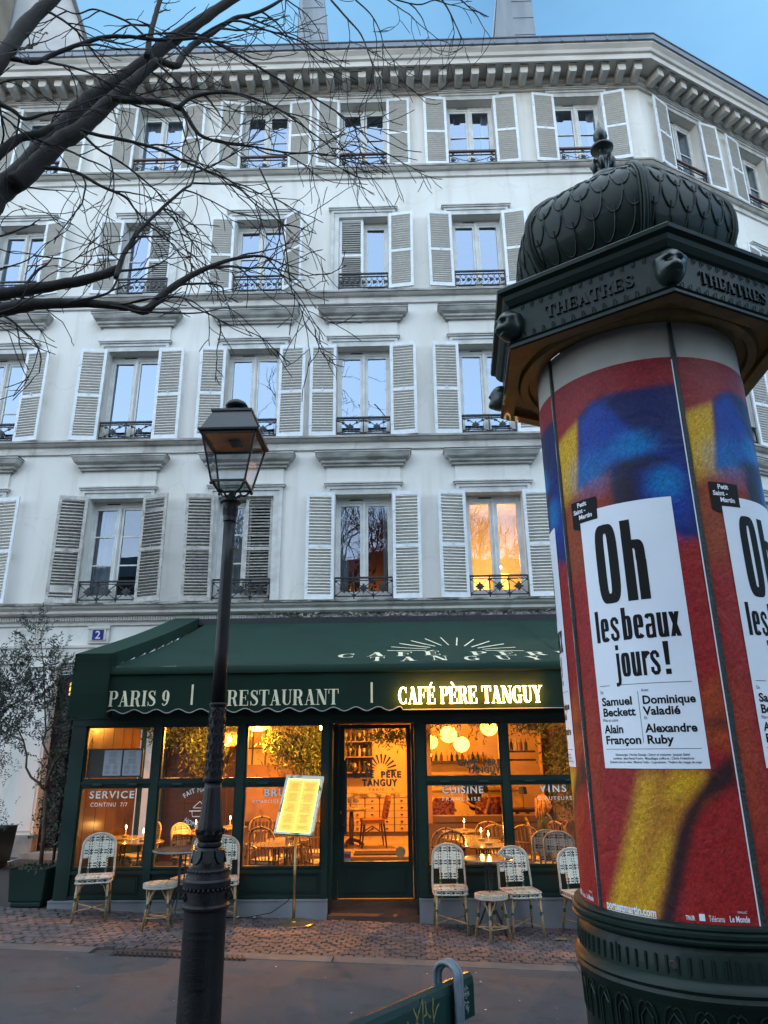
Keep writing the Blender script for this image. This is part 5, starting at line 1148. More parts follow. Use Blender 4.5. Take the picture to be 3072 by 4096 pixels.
for t in (('De', -36, 1.893, .021, .0, -34.2), ('Samuel', -35.6, 1.838, .052, .03, -19.8), ('Beckett', -35.6, 1.789, .052, .03, -18.6), ('Mise en scène', -36, 1.764, .021, .0, -27.6), ('Alain', -35.6, 1.713, .052, .03, -25.6), ('Françon', -35.6, 1.664, .052, .03, -17.6),
          ('Avec', -15, 1.893, .021, .0, -11.6), ('Dominique', -15, 1.838, .052, .03, 7.8), ('Valadié', -15, 1.789, .052, .03, .8), ('Et', -15, 1.770, .021, .0, -13.6), ('Alexandre', -15, 1.713, .052, .03, 6.8), ('Ruby', -15, 1.664, .052, .03, -3.4)):
    st(t[0], t[1], t[2], t[3], t[4], a1=t[5])
for t, z, a0, a1 in (('Dramaturgie : Nicolas Doutey - Décor et costumes : Jacques Gabel', 1.612, -31, 2.2), ('Lumières : Jean-Pascal Pracht - Maquillages coiffures : Cécile Kretschmar', 1.596, -32.5, 4), ('Assistant mise en scène : Maxime Terlin - Coprodution : Théâtre des nuages de neige', 1.580, -34.5, 6.6)):
    st(t, a0, z, .0145, .01, a1=a1)
txm = tx.mesh('poster_lettering', ink_m)
tb_ = MB(); bk = [(-43, 2.755), (-38, 2.735), (-38, 2.763), (-27, 2.763), (-26.2, 2.88), (-43, 2.888)]
for p_ in ([(-43, 2.763), (-26.7, 2.763), (-26.4, 2.883), (-43, 2.888)], [(-43.1, 2.763), (-37.9, 2.763), (-37.9, 2.725), (-43, 2.745)]):
    n = 6
    for i in range(n):
        f = lambda q0, q1, t: (q0[0] + (q1[0] - q0[0]) * t, q0[1] + (q1[1] - q0[1]) * t)
        a, b, c_, d_ = f(p_[0], p_[1], i / n), f(p_[0], p_[1], (i + 1) / n), f(p_[3], p_[2], (i + 1) / n), f(p_[3], p_[2], i / n)
        tb_.quad(*[cyl_f(q[0], q[1], .0004) for q in (a, b, c_, d_)], ink_m)
for t, a, z in (('Petit', -38.6, 2.852), ('Saint -', -41.6, 2.818), ('Martin', -38.2, 2.784)):
    vs, fs, wd = sans(t, .034, .03, 1, .95); tb_.add([cyl_f(a + x * DG, z + y, .0012) for x, y in vs], fs, paper_m)
tbm = tb_.mesh('name_tab', ink_m)
lg = MB()
def lgt(t, a0, a1, z, s_, b=.03): vs, fs, wd = sans(t, s_, b); lg.add([cyl_f(a0 + x * (a1 - a0) / wd, z + y, .0004) for x, y in vs], fs, paper_m)
lgt('portestmartin.com', -45.6, -20, .962, .046); rule(-45.6, -20, .955, .0025, lg, paper_m); lgt('TPA.FR', -8, -4.5, .966, .024); lgt('Télérama', .8, 6.8, .966, .032, .0); lgt('Le Monde', 8.6, 16.3, .968, .032, .02); lgt('FIMALAC', 12, 15.6, 1.000, .012, .0)
lg.quad(cyl_f(-2.8, .966, .0003), cyl_f(-.6, .966, .0003), cyl_f(-.6, .992, .0003), cyl_f(-2.8, .992, .0003), paper_m)
lgm = lg.mesh('footer_lettering', paper_m)
for k in range(5):
    mx_ = Matrix.Rotation(R(71.9 * k), 4, 'Z'); 
    if k == 2: continue
    p0 = ob('poster', pme, MC, mtx=mx_); ob('title_panel', panm, p0); ob('lettering', txm, p0); ob('name_tab', tbm, p0); ob('footer_lettering', lgm, p0)
dirt_m = M('seam_paint', (.012, .022, .020), .6, col2=(.006, .011, .010), scale=20, bump=.6, chips=(.06, .07, .07), chipw=(.62, .68))
for s_ in SE:
    mb = MB(); 
    for i in range(30):
        z0_, z1_ = .95 + 2.84 * i / 30, .95 + 2.84 * (i + 1) / 30; w0 = 1.25 + .25 * math.sin(i * 2.3); w1 = 1.25 + .25 * math.sin((i + 1) * 2.3)
        mb.quad(cp(s_ - w0, CR + .001, z0_), cp(s_ - w0 * .5, CR + .009, z0_), cp(s_ - w1 * .5, CR + .009, z1_), cp(s_ - w1, CR + .001, z1_))
        mb.quad(cp(s_ - w0 * .5, CR + .009, z0_), cp(s_ + w0 * .5, CR + .009, z0_), cp(s_ + w1 * .5, CR + .009, z1_), cp(s_ - w1 * .5, CR + .009, z1_))
        mb.quad(cp(s_ + w0 * .5, CR + .009, z0_), cp(s_ + w0, CR + .001, z0_), cp(s_ + w1, CR + .001, z1_), cp(s_ + w1 * .5, CR + .009, z1_))
    build(mb, 'poster_rail', dirt_m, MC)
    mb = MB()
    for i in range(26):
        z0_, z1_ = .95 + 2.62 * i / 26, .95 + 2.62 * (i + 1) / 26
        mb.quad(cp(s_ - 1.9, CR + .0018, z0_), cp(s_ - 1.35 , CR + .0028, z0_), cp(s_ - 1.35, CR + .0028, z1_), cp(s_ - 1.9, CR + .0018, z1_))
    build(mb, 'poster_edge', paper_m, MC)
# entablature: hexagonal
HX = 16.
def hexp(k, r, z): return Vector(cp(HX + 60 * k, r, z))
def hexring(mb, prof, mat=None, flip=False):
    for k in range(6):
        for (r0, z0_), (r1, z1_) in zip(prof[:-1], prof[1:]): mb.quad(hexp(k, r0, z0_), hexp(k + 1, r0, z0_), hexp(k + 1, r1, z1_), hexp(k, r1, z1_), mat)
mb = MB(); hexring(mb, [(.88, 3.765), (.895, 3.77), (.895, 3.785), (.878, 3.792), (.878, 3.80), (.89, 3.808), (.862, 3.825), (.862, 4.035), (.88, 4.045), (.905, 4.075), (.915, 4.10), (.945, 4.115), (.95, 4.135), (.935, 4.15), (.70, 4.19)]); build(mb, 'entablature', colgreen_m, MC)
soff = M('soffit_light_tint', (.20, .125, .018), .5, .1, col2=(.12, .075, .012), scale=8, bump=.35, bscale=200, coat=.2)  # warm cafe light painted in as a gold base colour on the green underside
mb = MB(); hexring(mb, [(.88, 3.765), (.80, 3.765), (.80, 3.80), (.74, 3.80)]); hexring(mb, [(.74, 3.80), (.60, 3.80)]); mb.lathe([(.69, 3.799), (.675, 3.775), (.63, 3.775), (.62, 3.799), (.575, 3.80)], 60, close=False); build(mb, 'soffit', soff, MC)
# lambrequin tabs and raised THEATRES on each face
def facef(k, side_r=.862):
    a, b = hexp(k, side_r, 0), hexp(k + 1, side_r, 0); return a, b
tabl = MB(); 
for (z0_, up) in ((3.828, 1), (3.992, -1)):
    pass
tbm_ = MB(); tbm_.tube([(-.008, -.004, -.004), (-.008, -.006, .016), (-.003, -.007, .023), (.003, -.007, .023), (.008, -.006, .016), (.008, -.004, -.004)], .0026, 4); tabme = tbm_.mesh('lambrequin_tab', colgreen_m)
for k in range(6):
    # face between corner k and k+1 : local x along, outward -y
    a, b = hexp(k - 1, .862, 0), hexp(k, .862, 0); d = (b - a).normalized(); L_ = (b - a).length
    out = Vector((d.y, -d.x, 0)); 
    if out.dot((a + b) / 2) < 0: out = -out
    FM = Matrix(((d.x, -out.x, 0, a.x), (d.y, -out.y, 0, a.y), (0, 0, 1, 0), (0, 0, 0, 1)))
    for i in range(13):
        x = L_ * (i + 1.2) / 15.2 + .0; ob('lambrequin_tab', tabme, MC, mtx=FM @ Matrix.Translation((x, 0, 3.832)))
        ob('lambrequin_tab', tabme, MC, mtx=FM @ Matrix.Translation((x, 0, 4.03)) @ Matrix.Scale(-1, 4, (0, 0, 1)))
    _, wd = glyph_polys('THEATRES', SER, .02); x0_, x1_ = L_ * .235, L_ * .80
    m2, _ = txt_mesh('l', 'THEATRES', SER, lambda px, py, dd: (x0_ + px * (x1_ - x0_) / wd, -.0005 - dd, 3.892 + py * .070), colgreen_m, track=.02, depth=.010)
    build(m2, 'raised_lettering', None, MC, mtx=FM)
# animal-mask bosses at the corners
gloss_m = M('glossy_green', (.006, .017, .014), .34, .0, coat=.15, bump=.25, bscale=40)
def mask_fn(p):
    q = Vector(p); x, y, z = q.x, q.y, q.z     # -y is outward
    q *= 1 + .0
    mz = math.exp(-((x / .50) ** 2 + ((z + .18) / .36) ** 2)) * (1 if y < 0 else 0); q.y -= .40 * mz
    for sx in (-1, 1):
        e = math.exp(-(((x - sx * .38) / .17) ** 2 + ((z - .22) / .12) ** 2)) * (1 if y < 0 else 0); q.y += .40 * e
        br = math.exp(-(((x - sx * .38) / .26) ** 2 + ((z - .44) / .10) ** 2)) * (1 if y < 0 else 0); q.y -= .26 * br
        ck = math.exp(-(((x - sx * .45) / .2) ** 2 + ((z + .25) / .2) ** 2)) * (1 if y < 0 else 0); q.y -= .12 * ck
        er = math.exp(-(((x - sx * .85) / .16) ** 2 + ((z - .38) / .2) ** 2)); q.x += sx * .18 * er
    mo = math.exp(-((x / .35) ** 2 + ((z + .38) / .06) ** 2)) * (1 if y < 0 else 0); q.y += .28 * mo
    return q
mb = MB(); mb.sphere((0, 0, 0), .086, nu=44, nv=32, sc=(.88, .9, 1.1), fn=mask_fn); mskm = mb.mesh('mask_boss', gloss_m, True)
for k in range(6):
    p = hexp(k, .875, 3.915); a = math.atan2(p.y, p.x); ob('mask_boss', mskm, MC, mtx=Matrix.Translation(p) @ Matrix.Rotation(a + PI / 2, 4, 'Z') @ Matrix.Rotation(R(14), 4, 'X'))
# dome
DP = [(.50, 4.16), (.535, 4.27), (.60, 4.36), (.655, 4.43), (.688, 4.52), (.698, 4.62), (.68, 4.73), (.605, 4.84), (.51, 4.93), (.42, 4.99), (.33, 5.04), (.22, 5.07), (.12, 5.09), (.10, 5.10)]
mb = MB(); nd = 8
def dome_pt(k, s_, r, z, bulge=1.0):
    a, b = hexp(k, r, z), hexp(k + 1, r, z); p = a.lerp(b, s_); m = 1 + .055 * bulge * math.sin(PI * s_); return Vector((p.x * m, p.y * m, z))
for k in range(6):
    for (r0, z0_), (r1, z1_) in zip(DP[:-1], DP[1:]):
        for i in range(nd): mb.quad(dome_pt(k, i / nd, r0, z0_), dome_pt(k, (i + 1) / nd, r0, z0_), dome_pt(k, (i + 1) / nd, r1, z1_), dome_pt(k, i / nd, r1, z1_))
o = build(mb, 'dome', colgreen_m, MC); 
import bmesh
bm = bmesh.new(); bm.from_mesh(o.data); bmesh.ops.remove_doubles(bm, verts=bm.verts, dist=.0005); bmesh.ops.recalc_face_normals(bm, faces=bm.faces); bm.to_mesh(o.data); bm.free(); auto_smooth(o, 50)
def prof(t):
    t = max(0, min(.9999, t)) * (len(DP) - 1); i = int(t); f = t - i; return DP[i][0] + (DP[i + 1][0] - DP[i][0]) * f, DP[i][1] + (DP[i + 1][1] - DP[i][1]) * f
for k in range(6):
    mb = MB()
    for off, rr_ in ((0, .016), (-.035, .008), (.035, .008)):
        pts = []
        for t in np.linspace(0.0, .93, 22):
            r, z = prof(t); p = dome_pt(k if off >= 0 else k - 1, off if off >= 0 else 1 + off, r + .004, z); pts.append(p)
        mb.tube(pts, rr_, 6)
    build(mb, 'dome_rib', colgreen_m, MC, smooth=True)
    rows = [(.90, .80, 4, .0), (.83, .71, 5, .5), (.745, .62, 5, .0), (.65, .52, 6, .5), (.55, .41, 6, .0), (.44, .29, 6, .5), (.32, .16, 6, .0)]
    for (t1, t0, n, off) in rows:
        for i in range(n + 1 if off == 0 else n):
            c_ = (i + (.0 if off == 0 else .5)) / n; hw = .5 / n; pts = []
            for q in np.linspace(0, PI, 11):
                s_ = c_ - hw * math.cos(q); t = t1 - (t1 - t0) * math.sin(q) ** .75
                if .045 < s_ < .955: r, z = prof(t); pts.append(dome_pt(k, s_, r + .003, z))
            if len(pts) > 2:
                mb = MB(); mb.tube(pts, .0048, 5); build(mb, 'scale_rim', colgreen_m, MC)
mb = MB(); FP = [(.17, 5.07), (.20, 5.10), (.13, 5.125), (.075, 5.14), (.07, 5.16), (.10, 5.19), (.112, 5.235), (.098, 5.275), (.065, 5.30), (.045, 5.33), (.04, 5.40), (.055, 5.42), (.035, 5.44), (.028, 5.49), (.030, 5.50), (.075, 5.51), (.078, 5.525), (.03, 5.545), (.018, 5.56), (.032, 5.58), (.048, 5.61), (.045, 5.645), (.028, 5.685), (.010, 5.73), (.002, 5.765)]
mb.lathe([(r, 5.09 + (z - 5.07) * 1.04) for r, z in FP], 24)
for k in range(6): a = k * PI / 3; mb.tube([(.05 * math.cos(a), .05 * math.sin(a), 5.33), (.078 * math.cos(a), .078 * math.sin(a), 5.40), (.060 * math.cos(a), .060 * math.sin(a), 5.47)], [.016, .02, .010], 6)
build(mb, 'finial', gloss_m, MC, smooth=True)
# ================================================================ STREET LAMP
LX, LY = -1.216, 4.85; lgz = g(LX)
LA = thing('street_lamp', 'dark cast-iron street lamp with ornate base and four-sided glass lantern', 'street lamp', (LX, LY, 0))
fl24 = lambda a, z: 1 - .05 * abs(math.sin(8 * a))
mb = MB(); mb.lathe([(.16, lgz - .02), (.16, lgz + .03), (.145, lgz + .055), (.135, lgz + .07), (.129, .14), (.128, .42), (.126, .70), (.130, .738), (.141, .750), (.143, .762), (.130, .774), (.129, .80), (.131, .856), (.141, .868), (.143, .900), (.132, .912), (.130, .925), (.125, .945), (.127, .958), (.115, .968), (.099, .974), (.097, 1.0), (.088, 1.045), (.074, 1.072), (.068, 1.083), (.077, 1.092), (.077, 1.106), (.066, 1.116)], 40); o = build(mb, 'base', lamp_m, LA); auto_smooth(o, 32)
mb = MB(); mb.lathe([(.066, 1.116), (.074, 1.13), (.081, 1.165), (.077, 1.21), (.072, 1.25), (.066, 1.31), (.061, 1.36), (.055, 1.42), (.053, 1.46)], 48, mod=fl24); o = build(mb, 'vase', lamp_m, LA, smooth=True)
mb = MB(); mb.lathe([(.054, 1.46), (.066, 1.47), (.067, 1.483), (.053, 1.488), (.0515, 1.6), (.0495, 1.925), (.056, 1.935), (.057, 1.948), (.050, 1.955)], 32); o = build(mb, 'lower_shaft', lamp_m, LA); auto_smooth(o, 32)
mb = MB(); mb.lathe([(.048, 1.955), (.046, 2.3), (.043, 2.9), (.0415, 3.215)], 64, mod=lambda a, z: 1 - .045 * abs(math.sin(9 * a))); build(mb, 'fluted_shaft', lamp_m, LA, smooth=True)
mb = MB(); mb.lathe([(.042, 3.215), (.047, 3.22), (.048, 3.238), (.046, 3.245), (.049, 3.26), (.051, 3.29), (.052, 3.33), (.060, 3.352), (.076, 3.362), (.077, 3.370), (.05, 3.38), (.036, 3.40), (.033, 3.42)], 28); o = build(mb, 'capital', lamp_m, LA); auto_smooth(o, 32)
lf = MB(); lf.tube([(0, -.012, 0), (.004, -.014, .04), (.006, 0, .066), (.004, .014, .04), (0, .012, 0)], .003, 4); lf.tube([(.002, 0, 0), (.006, 0, .055)], .003, 4); lfm = lf.mesh('acanthus_leaf', lamp_m)
for k in range(8): ob('acanthus_leaf', lfm, LA, mtx=Matrix.Rotation(k * PI / 4, 4, 'Z') @ Matrix.Translation((.047, 0, 3.262)))
sc_ = MB(); sc_.tube([(0, -.0165, 0), (.003, -.015, .022), (.007, 0, .046), (.003, .015, .022), (0, .0165, 0)], .0028, 4); scm = sc_.mesh('shaft_leaf', lamp_m)
for j in range(8):
    for k in range(9): ob('shaft_leaf', scm, LA, mtx=Matrix.Rotation((k + .5 * (j % 2)) * 2 * PI / 9 + .1, 4, 'Z') @ Matrix.Translation((.0505 - j * .0001, 0, 1.50 + j * .053)))
pl = MB(); 
pl.prism([(-.030, 0), (-.034, .035), (-.022, .066), (0, .078), (.022, .066), (.034, .035), (.030, 0)], -.012, .004); plm = pl.mesh('petal', lamp_m)
for k in range(8): ob('petal', plm, LA, mtx=Matrix.Rotation(k * PI / 4 + .2, 4, 'Z') @ Matrix.Translation((0, -.080, 1.068)) @ Matrix.Rotation(R(-15), 4, 'X') @ Matrix.Rotation(PI, 4, 'Y'))
sh = MB(); 
for a in np.linspace(-1.2, 1.2, 7): sh.tube([(0, 0, 0), (.034 * math.sin(a), -.006, .034 * math.cos(a))], [.003, .007], 5)
shm = sh.mesh('shell_ornament', lamp_m)
for k in range(6): ob('shell_ornament', shm, LA, mtx=Matrix.Rotation(k * PI / 3 - .25, 4, 'Z') @ Matrix.Translation((0, -.080, 1.155)))
gad = MB(); gad.sphere((0, 0, 0), .011, nu=6, nv=5, sc=(.8, 1, 1)); gadm = gad.mesh('bead', lamp_m, True)
for k in range(30): a = 2 * PI * k / 30; ob('bead', gadm, LA, (.121 * math.cos(a), .121 * math.sin(a), .955)); ob('bead', gadm, LA, (.137 * math.cos(a), .137 * math.sin(a), .857))
ros = MB(); rosette(ros, 0, 0, .026, 0, 10, lamp_m); rosm = ros.mesh('rosette', lamp_m)
for k in range(5): ob('rosette', rosm, LA, mtx=Matrix.Rotation(k * 2 * PI / 5 + .22, 4, 'Z') @ Matrix.Translation((0, -.131, .815)))
# service door with grille at the front of the base
DR_ = Matrix.Rotation(R(-2), 4, 'Z')
def curved(name, x0, x1, z0, z1, d0, d1, par, n=6):
    mb = MB()
    for i in range(n):
        a, b = x0 + (x1 - x0) * i / n, x0 + (x1 - x0) * (i + 1) / n; A, B_ = a / .128, b / .128
        f = lambda t, r, z: (r * math.sin(t), -r * math.cos(t), z)
        mb.quad(f(A, .128 + d1, z0), f(B_, .128 + d1, z0), f(B_, .128 + d1, z1), f(A, .128 + d1, z1)); mb.quad(f(A, .128 + d0, z0), f(B_, .128 + d0, z0), f(B_, .128 + d1, z0), f(A, .128 + d1, z0)); mb.quad(f(A, .128 + d0, z1), f(B_, .128 + d0, z1), f(B_, .128 + d1, z1), f(A, .128 + d1, z1))
        for t, zz in ((A, 0), (B_, 0)):
            if i in (0, n - 1): mb.quad(f(t, .128 + d0, z0), f(t, .128 + d1, z0), f(t, .128 + d1, z1), f(t, .128 + d0, z1))
    return build(mb, name, lamp_m, par, mtx=DR_)
sdp = curved('service_door', -.072, .072, .365, .60, -.002, .009, LA)
for i in range(14): curved('louvre', -.055, .055, .395 + i * .0125, .402 + i * .0125, .008, .014, sdp)
curved('cornice_moulding', -.080, .080, .600, .618, -.002, .020, LA); curved('cornice_moulding', -.074, .074, .640, .652, -.002, .014, LA); curved('door_sill', -.060, .060, .350, .365, -.002, .014, LA)
# lantern
LF = M('lantern_frame', (.022, .021, .022), .4, .3); cop = M('reflector_copper', (.28, .16, .09), .45, .5, col2=(.5, .26, .08), scale=5, lo=.45, hi=.6)
def sq(h, z): return [Vector((-h, -h, z)), Vector((h, -h, z)), Vector((h, h, z)), Vector((-h, h, z))]
zb_, zt_2, hb_, ht_ = 3.495, 3.842, .121, .193
bo, to = sq(hb_, zb_), sq(ht_, zt_2)
mb = MB()
for i in range(4):
    mb.tube([bo[i], to[i]], .0095, 4); mb.tube([bo[i], bo[(i + 1) % 4]], .010, 4); mb.tube([to[i], to[(i + 1) % 4]], .012, 4)
build(mb, 'lantern_frame', LF, LA)
for i in range(4):
    mb = MB(); mb.quad(bo[i], bo[(i + 1) % 4], to[(i + 1) % 4], to[i]); build(mb, 'pane', glass_lamp, LA)
mb = MB(); mb.quad(*[p + Vector((0, 0, .003)) for p in bo]); build(mb, 'pane', glass_lamp, LA)
mb = MB(); mb.quad(*sq(ht_ - .012, zt_2 + .002)); mb.quad(*sq(.05, zt_2 - .01)); build(mb, 'reflector', cop, LA)
mb = MB(); mb.box(-.03, .05, -.05, .06, zt_2 - .014, zt_2 - .003); build(mb, 'lamp_fitting', iron_m, LA)
mb = MB(); e0, e1, r0_, r1_ = sq(.218, 3.852), sq(.222, 3.866), sq(.205, 3.87), sq(.143, 4.03)
rt0, rt1 = sq(.152, 4.035), sq(.152, 4.052)
for A, B_ in ((e0, e1), (e1, r0_), (r0_, r1_), (r1_, rt0), (rt0, rt1)):
    for i in range(4): mb.quad(A[i], A[(i + 1) % 4], B_[(i + 1) % 4], B_[i])
mb.quad(*rt1); mb.quad(*sq(.217, 3.853))
build(mb, 'lantern_roof', M('lantern_roof_paint', (.055, .058, .062), .38, .3, col2=(.035, .037, .04), scale=3), LA)
mb = MB(); mb.lathe([(.05, 4.05), (.05, 4.11), (.03, 4.115)], 16); mb.lathe([(.055, 4.125), (.082, 4.132), (.085, 4.142), (.07, 4.165), (.04, 4.185), (.01, 4.193)], 24); build(mb, 'chimney_cap', LF, LA, smooth=True)
for i in range(4):
    p = bo[i]; d = Vector((p.x, p.y, 0)).normalized(); mb = MB(); pts = []
    for t in np.linspace(0, 1, 12): r_ = .030 + (.158 - .030) * t; pts.append(Vector((d.x * r_, d.y * r_, 3.385 + .11 * (t + .16 * math.sin(2 * PI * t)) + .0)))
    mb.tube(pts, .009, 6); mb.sphere(tuple(p + Vector((0, 0, -.018))), .013, nu=8, nv=6); build(mb, 'scroll_bracket', LF, LA, smooth=True)
mb = MB(); mb.lathe([(.022, 3.40), (.02, 3.44), (.012, 3.445)], 12); mb.tube([(.02, 0, 3.44), (.05, -.0, 3.46), (.07, 0, 3.43), (.06, 0, 3.40)], .008, 6); build(mb, 'gas_cock', LF, LA)
# ================================================================ BENCH
bd = Vector((.36, .46, 0)).normalized(); bang = math.atan2(bd.y, bd.x); BE = Vector((.235, 3.10, 0))
BN = thing('street_bench', 'dark green double street bench with a cast iron arch over its graffitied backrest', 'bench', (BE.x, BE.y, g(.2)), bang)
zb2 = .85 - g(.2)
mb = MB(); n = 16; pr = [(-.018, -.135), (-.018, -.012), (-.012, 0), (.004, .002), (.018, -.008), (.022, -.03), (.022, -.135)]
mb.prism([(0, 0)], 0, 0) if False else None
L0, L1 = -2.3, 0.0
V = [(L0, -p, zb2 + q) for p, q in pr] + [(L1, -p, zb2 + q) for p, q in pr]; m_ = len(pr); mb.add(V, [tuple(range(m_)), tuple(range(2 * m_ - 1, m_ - 1, -1))] + [(i, i + m_, (i + 1) % m_ + m_, (i + 1) % m_) for i in range(m_)])
bench_m = M('bench_paint', (.006, .026, .024), .28, col2=(.010, .034, .03), scale=5, bump=.12, bscale=30, coat=.3, stretch=(.3, 1, 1))
bk_ = build(mb, 'backrest', bench_m, BN, fix=True)
irn = M('grey_cast_iron', (.16, .19, .22), .45, .2, col2=(.11, .135, .16), scale=9, bump=.3, bscale=60, chips=(.02, .02, .025), chipw=(.64, .67))
def arch(x):
    mb = MB(); hw = .042; pts = []
    pts += [(x, -hw, .40)] + [(x, -hw, z) for z in np.linspace(.5, zb2 + .01, 5)] + [(x, -hw * math.cos(a), zb2 + .012 + hw * 1.05 * math.sin(a)) for a in np.linspace(0.15, PI - .15, 12)] + [(x, hw, z) for z in np.linspace(zb2 + .01, .5, 5)] + [(x, hw, .40)]
    mb.tube(pts, .014, 8)
    for dx in (-.016, .016): mb.tube([(p[0] + dx, p[1] * 1.13, p[2] + (.005 if p[2] > zb2 + .012 else 0)) for p in pts], .0085, 6)
    for s_ in (-1, 1): mb.tube([(x, s_ * .03, .40), (x, s_ * .2, .37), (x, s_ * .42, .36)], .018, 6); mb.tube([(x, s_ * .06, .38), (x, s_ * .16, .2), (x, s_ * .25, .0)], [.02, .018, .024], 8)
    return build(mb, 'arch_support', irn, BN, smooth=True)
for x in (-.135, -1.15, -2.16): arch(x)
for s_ in (-1, 1):
    for k in range(3):
        y = s_ * (.12 + k * .13); mb = MB(); mb.box(L0, L1, y - .055, y + .055, .385, .41); build(mb, 'seat_slat', bench_m, BN)
mb = MB(); tag_m = M('graffiti_paint', (.22, .20, .07), .6, col2=(.1, .09, .04), scale=60)
G_ = [[(0, .04), (.018, .012), (.03, -.03)], [(.055, .06), (.03, .02), (.0, -.045)], [(.055, .062), (.054, .02), (.055, -.04)], [(.05, 0), (.08, .006), (.095, -.01)], [(.068, .045), (.074, .01), (.10, -.01)], [(.115, .045), (.112, .01), (.117, -.03)], [(.117, -.02), (.135, .01), (.15, .02)], [(-.03, .01), (-.025, -.03), (-.01, -.03)]]
for st_ in G_:
    for q in band(st_, .006): mb.add([(-.375 + a, -.0185 - .0043, zb2 - .065 + b) for a, b in q], [(0, 1, 2, 3)])
build(mb, 'graffiti', tag_m, bk_)
mb = MB(); rq = random.Random(2); crest_m = M('faded_crest', (.35, .37, .38), .7, col2=(.18, .2, .2), scale=90)
for k in range(46):
    a, b = rq.uniform(-.016, .016), rq.uniform(-.042, .042)
    if (a / .017) ** 2 + (b / .045) ** 2 > 1 or abs(b) < .004: continue
    an = rq.uniform(0, PI); c_, s_ = math.cos(an) * .006, math.sin(an) * .006
    for q in band([(a - c_, b - s_), (a + c_, b + s_)], .0022): mb.add([(-.052 + p, -.0228, zb2 - .072 + q_) for p, q_ in q], [(0, 1, 2, 3)])
build(mb, 'printed_crest', crest_m, bk_)
# ================================================================ RATTAN FURNITURE
def weave(mb, inside, surf, x0, x1, z0, z1, c, dense=0):
    nx, nz = int((x1 - x0) / c), int((z1 - z0) / c)
    for i in range(nx):
        for j in range(nz):
            xc, zc = x0 + (i + .5) * c, z0 + (j + .5) * c
            if not inside(xc, zc): continue
            ii, jj = i - nx // 2, j; v_ = (ii + 40) % 8; h = jj % 10
            dark = (v_ in (0, 2) and jj % 2 == 0) or (h in (1, 3) and (ii % 4) != 0) if not dense else ((ii + jj) % 3 == 0) or (v_ in (0, 3) and jj % 2 == 0)
            e = .0012 if (i + j) % 2 else 0; q = c * .48
            mb.add([surf(xc + a, zc + b, e + (.0008 if (a < 0) == ((i + j) % 2 == 0) else 0)) for a, b in ((-q, -q), (q, -q), (q, q), (-q, q))], [(0, 1, 2, 3)], weaveb_m if dark else weavew_m)
def rot_seat(r_in):
    pass
SHT = .40
